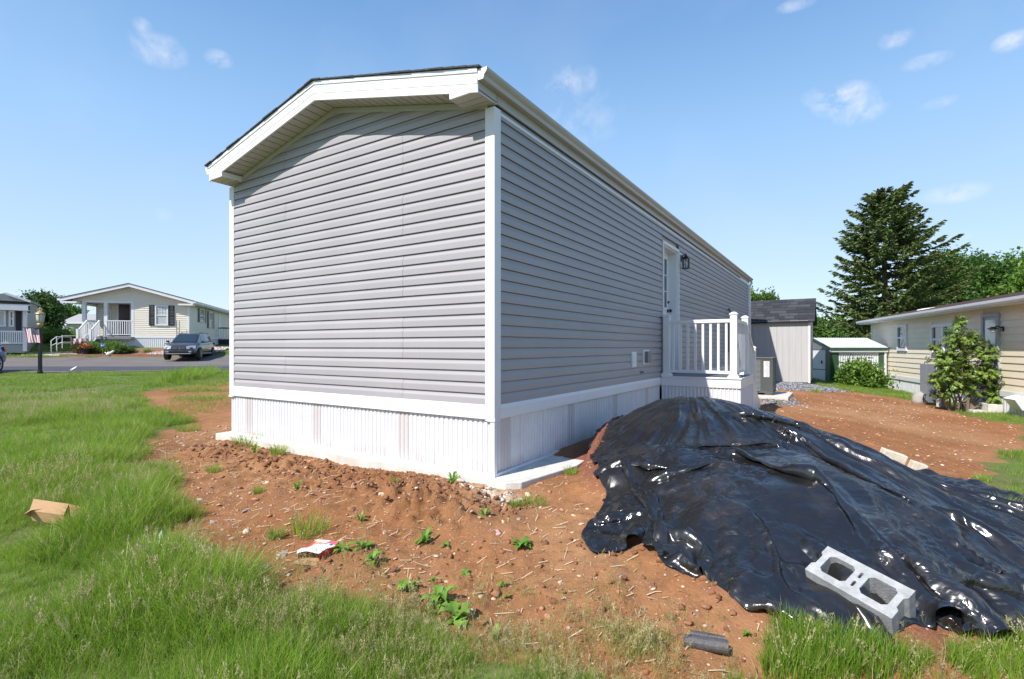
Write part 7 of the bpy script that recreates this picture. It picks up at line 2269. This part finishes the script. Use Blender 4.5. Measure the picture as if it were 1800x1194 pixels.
def weeds():
    lst = [ # px, py, radius px, leaves, width, rise, jag, label
        (772,1066,30,34,.22,.6,.25,'bushy green weed, the upper of two leafy weeds in the foreground'),
        (803,1094,30,16,.34,.5,.6,'thistle-like weed with jagged light green leaves in the foreground'),
        (762,1087,10,8,.3,.4,.3,'tiny weed between the two leafy foreground weeds'),
        (917,967,17,14,.38,.5,.3,'bright round-leaved weed on open orange soil'),
        (746,957,22,20,.16,.7,.2,'spiky green weed right of the long weed trail'),
        (784,962,12,6,.25,.3,.2,'flat weed just right of the spiky one'),
        (715,1040,24,22,.2,.5,.3,'dull green weed in the thin grass'),
        (852,917,14,16,.2,.7,.3,'small weed below the dug heap'),
        (795,855,16,14,.16,1.0,.2,'upright green weed growing on the dug heap'),
        (523,864,13,16,.14,.9,.2,'green weed in the middle of the stony slope'),
        (818,1012,14,5,.3,.3,.2,'low two-leaved weed on the orange soil'),
        (762,1018,10,10,.2,.6,.2,'little weed above the bushy weed'),
        (885,1035,12,12,.2,.6,.4,'dark ragged weed left of the square stone'),
        (888,1050,9,4,.3,.9,.1,'narrow upright leaf near the dark ragged weed'),
        (603,968,22,16,.22,.5,.4,'weed with toothed leaves just right of the carton'),
        (640,965,22,16,.24,.5,.4,'middle weed of the trail right of the carton'),
        (655,990,18,12,.24,.5,.4,'lowest weed of the trail right of the carton'),
        (634,917,14,8,.12,.9,.1,'sparse weed above the carton trail'),
        (448,800,12,10,.15,.9,.1,'small weed on the soil near the left end of the slab'),
        (1312,1128,9,8,.3,.6,.3,'small light weed right of the black pipes'),
        (870,1125,15,9,.22,1.1,.1,'tall leafy weed in the thin foreground grass'),
        (695,866,10,8,.14,.8,.1,'faint weed by the tan stone block'),
        (1366,708,7,8,.2,.6,.2,'weed on the graded soil near the air conditioner'),
        (1548,896,9,5,.3,.3,.2,'leaf tip showing at the far side'),
    ][:-1]
    for i, (px, py, rp, n, w, rise, jag, lab) in enumerate(lst):
        x, y = ground_px(px, py); s = 1.12*rp/F*y
        o = link('weed', rosette(300+i, n, 1.0, w, rise, 3, jag)); o.location = (x, y, lz(x, y)); o.scale = (s, s, s); o.rotation_euler = (0, 0, RNG.uniform(0, 6))
        tag(o, lab, 'weed')
    cl = [(545,930,38,.16,'dense dark green grass clump above the carton'),(487,936,16,.10,'small grass clump left of the dense one'),(310,898,18,.13,'grass clump on the soil beside the long grass'),
          (285,832,26,.22,'tall grass clump standing out at the edge of the long grass'),(436,782,30,.20,'grass clump growing over the left end of the slab'),(490,800,16,.16,'wispy grass against the skirting by the slab'),
          (938,884,28,.10,'green grass clump below the broken slab corner'),(905,888,14,.08,'small tuft at the left foot of the slab-corner clump'),(455,868,10,.08,'low tuft on the stony slope'),(375,830,14,.10,'flat tuft on the upper left slope'),
          (330,758,22,.14,'grass clump on bare soil below the uncut strip'),(1005,838,14,.10,'dry tuft beside the slab edge'),(1432,690,14,.14,'grass tuft on the soil by the grey shed gravel'),(1770,905,22,.16,'grass clump by the far corner of the black sheet'),(1725,845,14,.10,'low tuft on the graded soil beyond the sheet')]
    for i, (px, py, wp, h, lab) in enumerate(cl):
        x, y = ground_px(px, py); r_ = wp/F*y*.85
        me = tuft_mesh('clump', 400+i, int(90+500*r_), h, r_, .004+.0006*y*.3, [M_GRASS, M_SEED], .5, 2 if i % 3 == 0 else 0)
        o = link('grass_clump', me); o.location = (x, y, lz(x, y)-.01)
        tag(o, lab, 'grass clump')
weeds()

# ---- trees and bushes
def crown_mesh(name, lobes, n, size, m_, seed, flat=.0, hollow=.55, gap=.0):
    r = np.random.default_rng(seed)
    w = np.array([l[3]*l[4]*l[5] for l in lobes])**(2/3.); w = w/w.sum()
    li = r.choice(len(lobes), n, p=w); Lb = np.array(lobes)[li]
    d = r.normal(0, 1, (n, 3)); d /= np.linalg.norm(d, axis=1)[:,None]
    rad = (hollow+(1-hollow)*r.random(n)**.6)
    # uneven outline
    nn = 1+.28*np.sin(d[:,0]*5+li)*np.cos(d[:,1]*6+2*li)+.22*np.sin(d[:,2]*9+d[:,0]*7+li*1.7)
    P = Lb[:,:3]+d*Lb[:,3:6]*(rad*nn)[:,None]
    # clumps
    cn = max(8, n//45); C = P[r.integers(0, n, cn)]
    k = r.integers(0, cn, n); sel = r.random(n) < .72
    P[sel] = C[k[sel]]+r.normal(0, 1, (sel.sum(), 3))*size*2.0
    nr = r.normal(0, 1, (n, 3))+np.array([0, 0, .8]); nr /= np.linalg.norm(nr, axis=1)[:,None]
    a = np.cross(nr, r.normal(0, 1, (n, 3))); a /= np.linalg.norm(a, axis=1)[:,None]; b = np.cross(nr, a)
    s = size*r.uniform(.6, 1.3, n)[:,None]
    V = np.stack([P-a*s, P+b*s*.55-a*s*.1, P+a*s, P-b*s*.55+a*s*.1], 1).reshape(-1, 3)
    Fc = np.arange(n*4).reshape(-1, 4)
    return tris_mesh(name, V, Fc, m_)
def limbs(trunk_pts, trunk_r, branches):
    m = MB(); m.tube(trunk_pts, trunk_r, 10)
    for pts, r_ in branches: m.tube(pts, r_, 6)
    return m
def tree(label, cat, loc, H, lobes, n, size, m_, seed, name='tree', group=None, tr=.16, crown_name='crown'):
    t = thing(name, label, cat, loc, 0, group)
    r = random.Random(seed); br = []
    for l in lobes[:7]:
        s0 = Vector((0, 0, H*r.uniform(.15, .4))); e = Vector(l[:3]); mid = s0.lerp(e, .5)+Vector((r.uniform(-.2,.2), r.uniform(-.2,.2), .1))*H*.1
        br.append(([s0, mid, e], [tr*.55, tr*.35, tr*.12]))
    limbs([(0,0,-.3),(0.02,0,H*.2),(-.03,.02,H*.45),(0,0,H*.75)], [tr*1.25, tr, tr*.75, tr*.25], br).build('trunk', M_BARK, t, smooth=True)
    link(crown_name, crown_mesh('crown', lobes, n, size, m_, seed), t)
    return t
M_DEC = leaf_mat('broad_leaves', (.055,.13,.02), (.14,.24,.045), .4, scale=.5)
M_DEC2 = leaf_mat('light_leaves', (.10,.20,.025), (.19,.31,.055), .35, scale=.6)
M_DKG = leaf_mat('dark_leaves', (.045,.10,.025), (.10,.18,.035), .3, scale=.6)
M_SPR = leaf_mat('spruce_needles', (.075,.12,.042), (.17,.22,.07), .25, scale=.35, rough=.6)
M_RED = leaf_mat('rust_leaves', (.10,.05,.02), (.12,.09,.03), .2, scale=2)
def build_spruce():
    Y = 42.; X = (1556-CX)/F*Y; zb = -1.2
    t = thing('spruce_tree', 'tall ragged dark spruce tree standing behind the metal shed', 'tree', (X, Y, zb))
    top = EYE+(HY-333)/F*Y-zb
    r = random.Random(21); rn = np.random.default_rng(21)
    m = MB(); m.tube([(0,0,-.5),(0.05,0,top*.3),(-.08,0,top*.6),(.05,0,top*.85),(.0,0,top)], [.34,.27,.17,.08,.02], 10)
    # half-width left and right as seen in the photograph: (height fraction, left m, right m)
    sc = Y/F
    prof = [(0.0,124,120),(.12,126,118),(.25,133,118),(.33,128,122),(.40,110,124),(.50,95,128),(.58,80,120),(.66,92,100),(.74,86,82),(.80,60,70),(.86,62,52),(.92,44,48),(.97,24,46),(1.0,10,20)]
    pf = np.array(prof)
    z = .8; Vs = []; 
    while z < top-.15:
        f = z/top; lw = np.interp(f, pf[:,0], pf[:,1])*sc; rw = np.interp(f, pf[:,0], pf[:,2])*sc
        nb = 7
        a0 = r.uniform(0, 6.28)
        for i in range(nb):
            a = a0+i*2*math.pi/nb+r.gauss(0, .25)
            ca = math.cos(a); R = (rw if ca > 0 else lw)*(abs(ca)**1)+ (lw+rw)/2*(1-abs(ca))
            R *= r.uniform(.62, 1.04)
            if r.random() < .09: R *= .45
            droop = .10+.10*(1-f)
            pts = []; k = 7
            for j in range(k+1):
                q = j/k; pts.append(Vector((math.cos(a)*R*q, math.sin(a)*R*q, z-droop*R*math.sin(q*2.0)*1.1+.30*R*max(0, q-.55)**1.5+ .35*f*R*q)))
            m.tube(pts, [max(.012, .07*(1-q/k)*(1-f*.6)) for q in range(k+1)], 4, cap=False)
            # sprays: bundles of needle clusters on side twigs
            ns = int(14+R*13)
            for s in range(ns):
                q = r.uniform(.12, 1.0)**.8; j = min(k-1, int(q*k)); p = pts[j].lerp(pts[j+1], q*k-j)
                side = r.choice((-1, 1)); tl = (.18+.9*(1-q)**.7*min(1, R/3))*r.uniform(.5, 1.15)
                dirv = Vector((math.cos(a+side*r.uniform(.35, 1.0)), math.sin(a+side*r.uniform(.35, 1.0)), r.uniform(-.35, .12))).normalized()
                for c in range(int(3+tl*8)):
                    u_ = r.random(); c0 = p+dirv*tl*u_+Vector((0, 0, -.10*u_*tl))
                    Vs.append((c0.x, c0.y, c0.z, dirv.x, dirv.y, dirv.z, r.uniform(.12, .25)))
        z += r.uniform(.30, .46)*(1.0 if f < .8 else .8)
    m.build('trunk', M_BARK, t, smooth=True)
    A = np.array(Vs); n = len(A); print('spruce sprays', n)
    P = A[:,:3]; d = A[:,3:6]; s = A[:,6:7]
    jit = rn.normal(0, .35, (n, 3)); d = d+jit; d /= np.linalg.norm(d, axis=1)[:,None]
    b = np.cross(d, np.array([0,0,1.])+rn.normal(0, .5, (n, 3))); b /= np.linalg.norm(b, axis=1)[:,None]
    V = np.stack([P-d*s*.6, P+b*s*.34, P+d*s*1.0, P-b*s*.34+np.array([0,0,-.03])], 1).reshape(-1, 3)
    link('crown', tris_mesh('crown', V, np.arange(n*4).reshape(-1, 4), M_SPR), t)
build_spruce()
def lobes_from_px(spec, Y, X0, zb):
    """crown lobes given as photo circles on the tree's own depth"""
    out = []
    for px, py, rx, rz in spec:
        s = Y/F; out.append(((px-CX)*s-X0, random.uniform(-.5,.5)*rx*s, EYE+(HY-py)*s-zb, rx*s, rx*s*.9, rz*s))
    return out
def px_tree(label, base, Y, spec, n, size, m_, seed, cat='tree', name='tree', zb=-.8, group=None, tr=.16):
    X0 = (base-CX)/F*Y; lb = lobes_from_px(spec, Y, X0, zb)
    H = max(l[2]+l[5] for l in lb)
    return tree(label, cat, (X0, Y, zb), H, lb, n, size, m_, seed, name, group, tr)
# right background trees
px_tree('broad green tree just right of the spruce', 1690, 52, [(1660,490,34,36),(1700,480,34,30),(1740,490,36,34),(1690,530,50,34),(1740,530,45,36),(1650,530,30,30)], 15000, .20, M_DEC, 51, zb=-1.5)
px_tree('dark green tree behind the roof of the beige home', 1780, 60, [(1765,495,30,26),(1800,480,34,30),(1840,490,40,34),(1790,530,55,34)], 12000, .22, M_DEC, 52, zb=-1.5)
px_tree('bright green tree cut by the right edge', 1850, 46, [(1800,498,20,22),(1830,470,40,40),(1870,500,50,50),(1820,530,40,40)], 10000, .2, M_DEC2, 53, zb=-1.5)
px_tree('bushy spruce-green tree low beside the tall spruce', 1650, 45, [(1655,480,38,30),(1645,520,44,44),(1630,560,40,40),(1670,555,46,44)], 14000, .17, M_DKG, 54, zb=-1.5)
px_tree('green tree behind the beige home roof, third from the right edge', 1600, 60, [(1590,560,50,40),(1540,575,40,32)], 8000, .22, M_DKG, 60, zb=-1.5)
px_tree('green tree top showing above the grey shed roof', 1338, 44, [(1328,525,14,9),(1345,530,14,12),(1322,545,16,14),(1300,540,24,20)], 4200, .15, M_DEC, 55, zb=-1)
px_tree('tall green hedge between the grey shed and the metal shed', 1438, 26, [(1436,600,14,34),(1446,640,18,40),(1425,650,18,40),(1432,575,8,12),(1458,600,14,30)], 11000, .085, M_DEC, 56, 'hedge', 'hedge', -.6, None, .08)
px_tree('far green thicket beyond the shed gap', 1440, 60, [(1400,590,60,40),(1460,600,60,40),(1330,600,60,36)], 9000, .25, M_DEC2, 61, zb=-1.5)
# left background
px_tree('round dense green tree between the two houses', 72, 40, [(72,545,30,28),(52,560,22,26),(92,560,22,28),(72,575,34,26),(60,530,14,14),(84,528,14,12),(74,600,30,20)], 16000, .12, M_DKG, 57, zb=1.0)
px_tree('small green tree showing over the distant house', 122, 58, [(118,550,16,10),(134,556,12,10),(106,556,10,8)], 4500, .16, M_DEC, 58, zb=1.2)
px_tree('clipped green shrub left of the cream house porch', 107, 36, [(98,592,20,14),(118,594,22,14),(88,600,14,10),(130,600,12,12)], 9000, .07, M_DEC2, 59, 'shrub', 'shrub', .95, None, .05)
# clipped shrubs in the bed
for i, (px, py, rx, rz, mm, lab) in enumerate(((146,612,12,9,M_RED,'rust-tinged low shrub at the left end of the bed'),(161,612,12,10,M_DEC,'green clipped shrub left of the blue yard sign'),(186,611,12,9,M_DEC,'green clipped shrub right of the blue yard sign'),(206,612,14,9,M_DEC,'rightmost clipped shrub before the porch'),(256,622,8,4,M_DEC2,'tiny yellow-green ground plant among the river stones'),(233,617,5,4,M_DKG,'small dark plant among the river stones'))):
    Y = 32.6 if i < 4 else 33.2
    px_tree(lab, px, Y, [(px,py,rx,rz)], 3000 if i < 4 else 800, .05, mm, 70+i, 'shrub', 'shrub', lz((px-CX)/F*Y, Y), None, .03)
# bush before the metal shed
px_tree('leafy green bush in front of the white metal shed', 1512, 19.2, [(1500,655,20,16),(1525,655,22,18),(1512,645,14,8),(1490,668,14,12),(1540,668,14,12),(1512,672,30,10)], 6500, .06, M_DEC2, 80, 'bush', 'bush', lz((1512-CX)/F*19.2, 19.2), None, .04)
def build_big_bush():
    X, Y = ground_px(1690, 724); zb = lz(X, Y); s = Y/F
    t = thing('evergreen_bush', 'tall loose broadleaf bush in front of the beige home', 'bush', (X, Y, zb))
    r = random.Random(9); rn = np.random.default_rng(9)
    hgt = lambda py: EYE+(HY-py)*s-zb
    lob = [(1686,568,16,18),(1672,595,28,22),(1700,600,32,22),(1720,622,32,22),(1664,630,34,24),(1690,640,40,28),(1650,648,20,20),(1722,655,34,24),(1668,668,34,22),(1745,680,28,22),(1768,640,14,12),(1765,660,18,14),(1700,680,40,22),(1645,612,12,8),(1640,668,16,16),(1735,700,26,14),(1655,690,20,14)]
    twigs = []; m = MB()
    stems = [(-.12,.0),(.05,.05),(.12,-.05),(-.02,.08),(.2,.05),(-.25,.05)]
    for (px, py, rx, rz) in lob:
        c = Vector(((px-CX)*s-X, r.uniform(-.25,.25), hgt(py)))
        sx, sy = r.choice(stems); b0 = Vector((sx, sy, -.05)); mid = Vector((c.x*.45+sx, c.y*.4, c.z*.5))
        m.tube([b0, b0.lerp(mid,.5)+Vector((0,0,.05)), mid, c], [.03,.024,.016,.008], 6, cap=False)
        n = int(rx*rz*.115)+4
        for q in range(n):
            d = Vector((r.gauss(0,1), r.gauss(0,1), r.gauss(0,1))).normalized()*(r.random()**.45)
            p = c+Vector((d.x*rx*s, d.y*rx*s*.9, d.z*rz*s))
            m.tube([c.lerp(p,.15), p], [.006,.003], 4, cap=False)
            twigs.append((p, (p-c).normalized()))
    m.build('stems', mat('brown_stem', (.16,.12,.09), .9), t)
    V = []; Fc = []
    for p, d in twigs:
        for k in range(2):
            pp = p-d*.06*k
            nl = 9
            for i in range(nl):
                a = i*2.4+r.random(); up = Vector((d.x, d.y, d.z+.9)).normalized(); e = up.orthogonal().normalized(); f = up.cross(e)
                out = (e*math.cos(a)+f*math.sin(a))*r.uniform(.8,1.1)+up*r.uniform(.0,.7); out.normalize()
                L_ = r.uniform(.05,.085); w = up.cross(out).normalized()*L_*.24
                o = len(V); V += [pp, pp+out*L_*.5+w+up*.004, pp+out*L_-up*.008, pp+out*L_*.5-w+up*.004]; Fc.append((o,o+1,o+2,o+3))
    print('bush leaves', len(Fc))
    link('foliage', tris_mesh('foliage', [tuple(v) for v in V], Fc, leaf_mat('glossy_leaves', (.14,.24,.04), (.30,.40,.09), .4, .35, .35, 3.0)), t)
build_big_bush()
# thin dark branch tip entering at the left edge, from a tree outside the frame
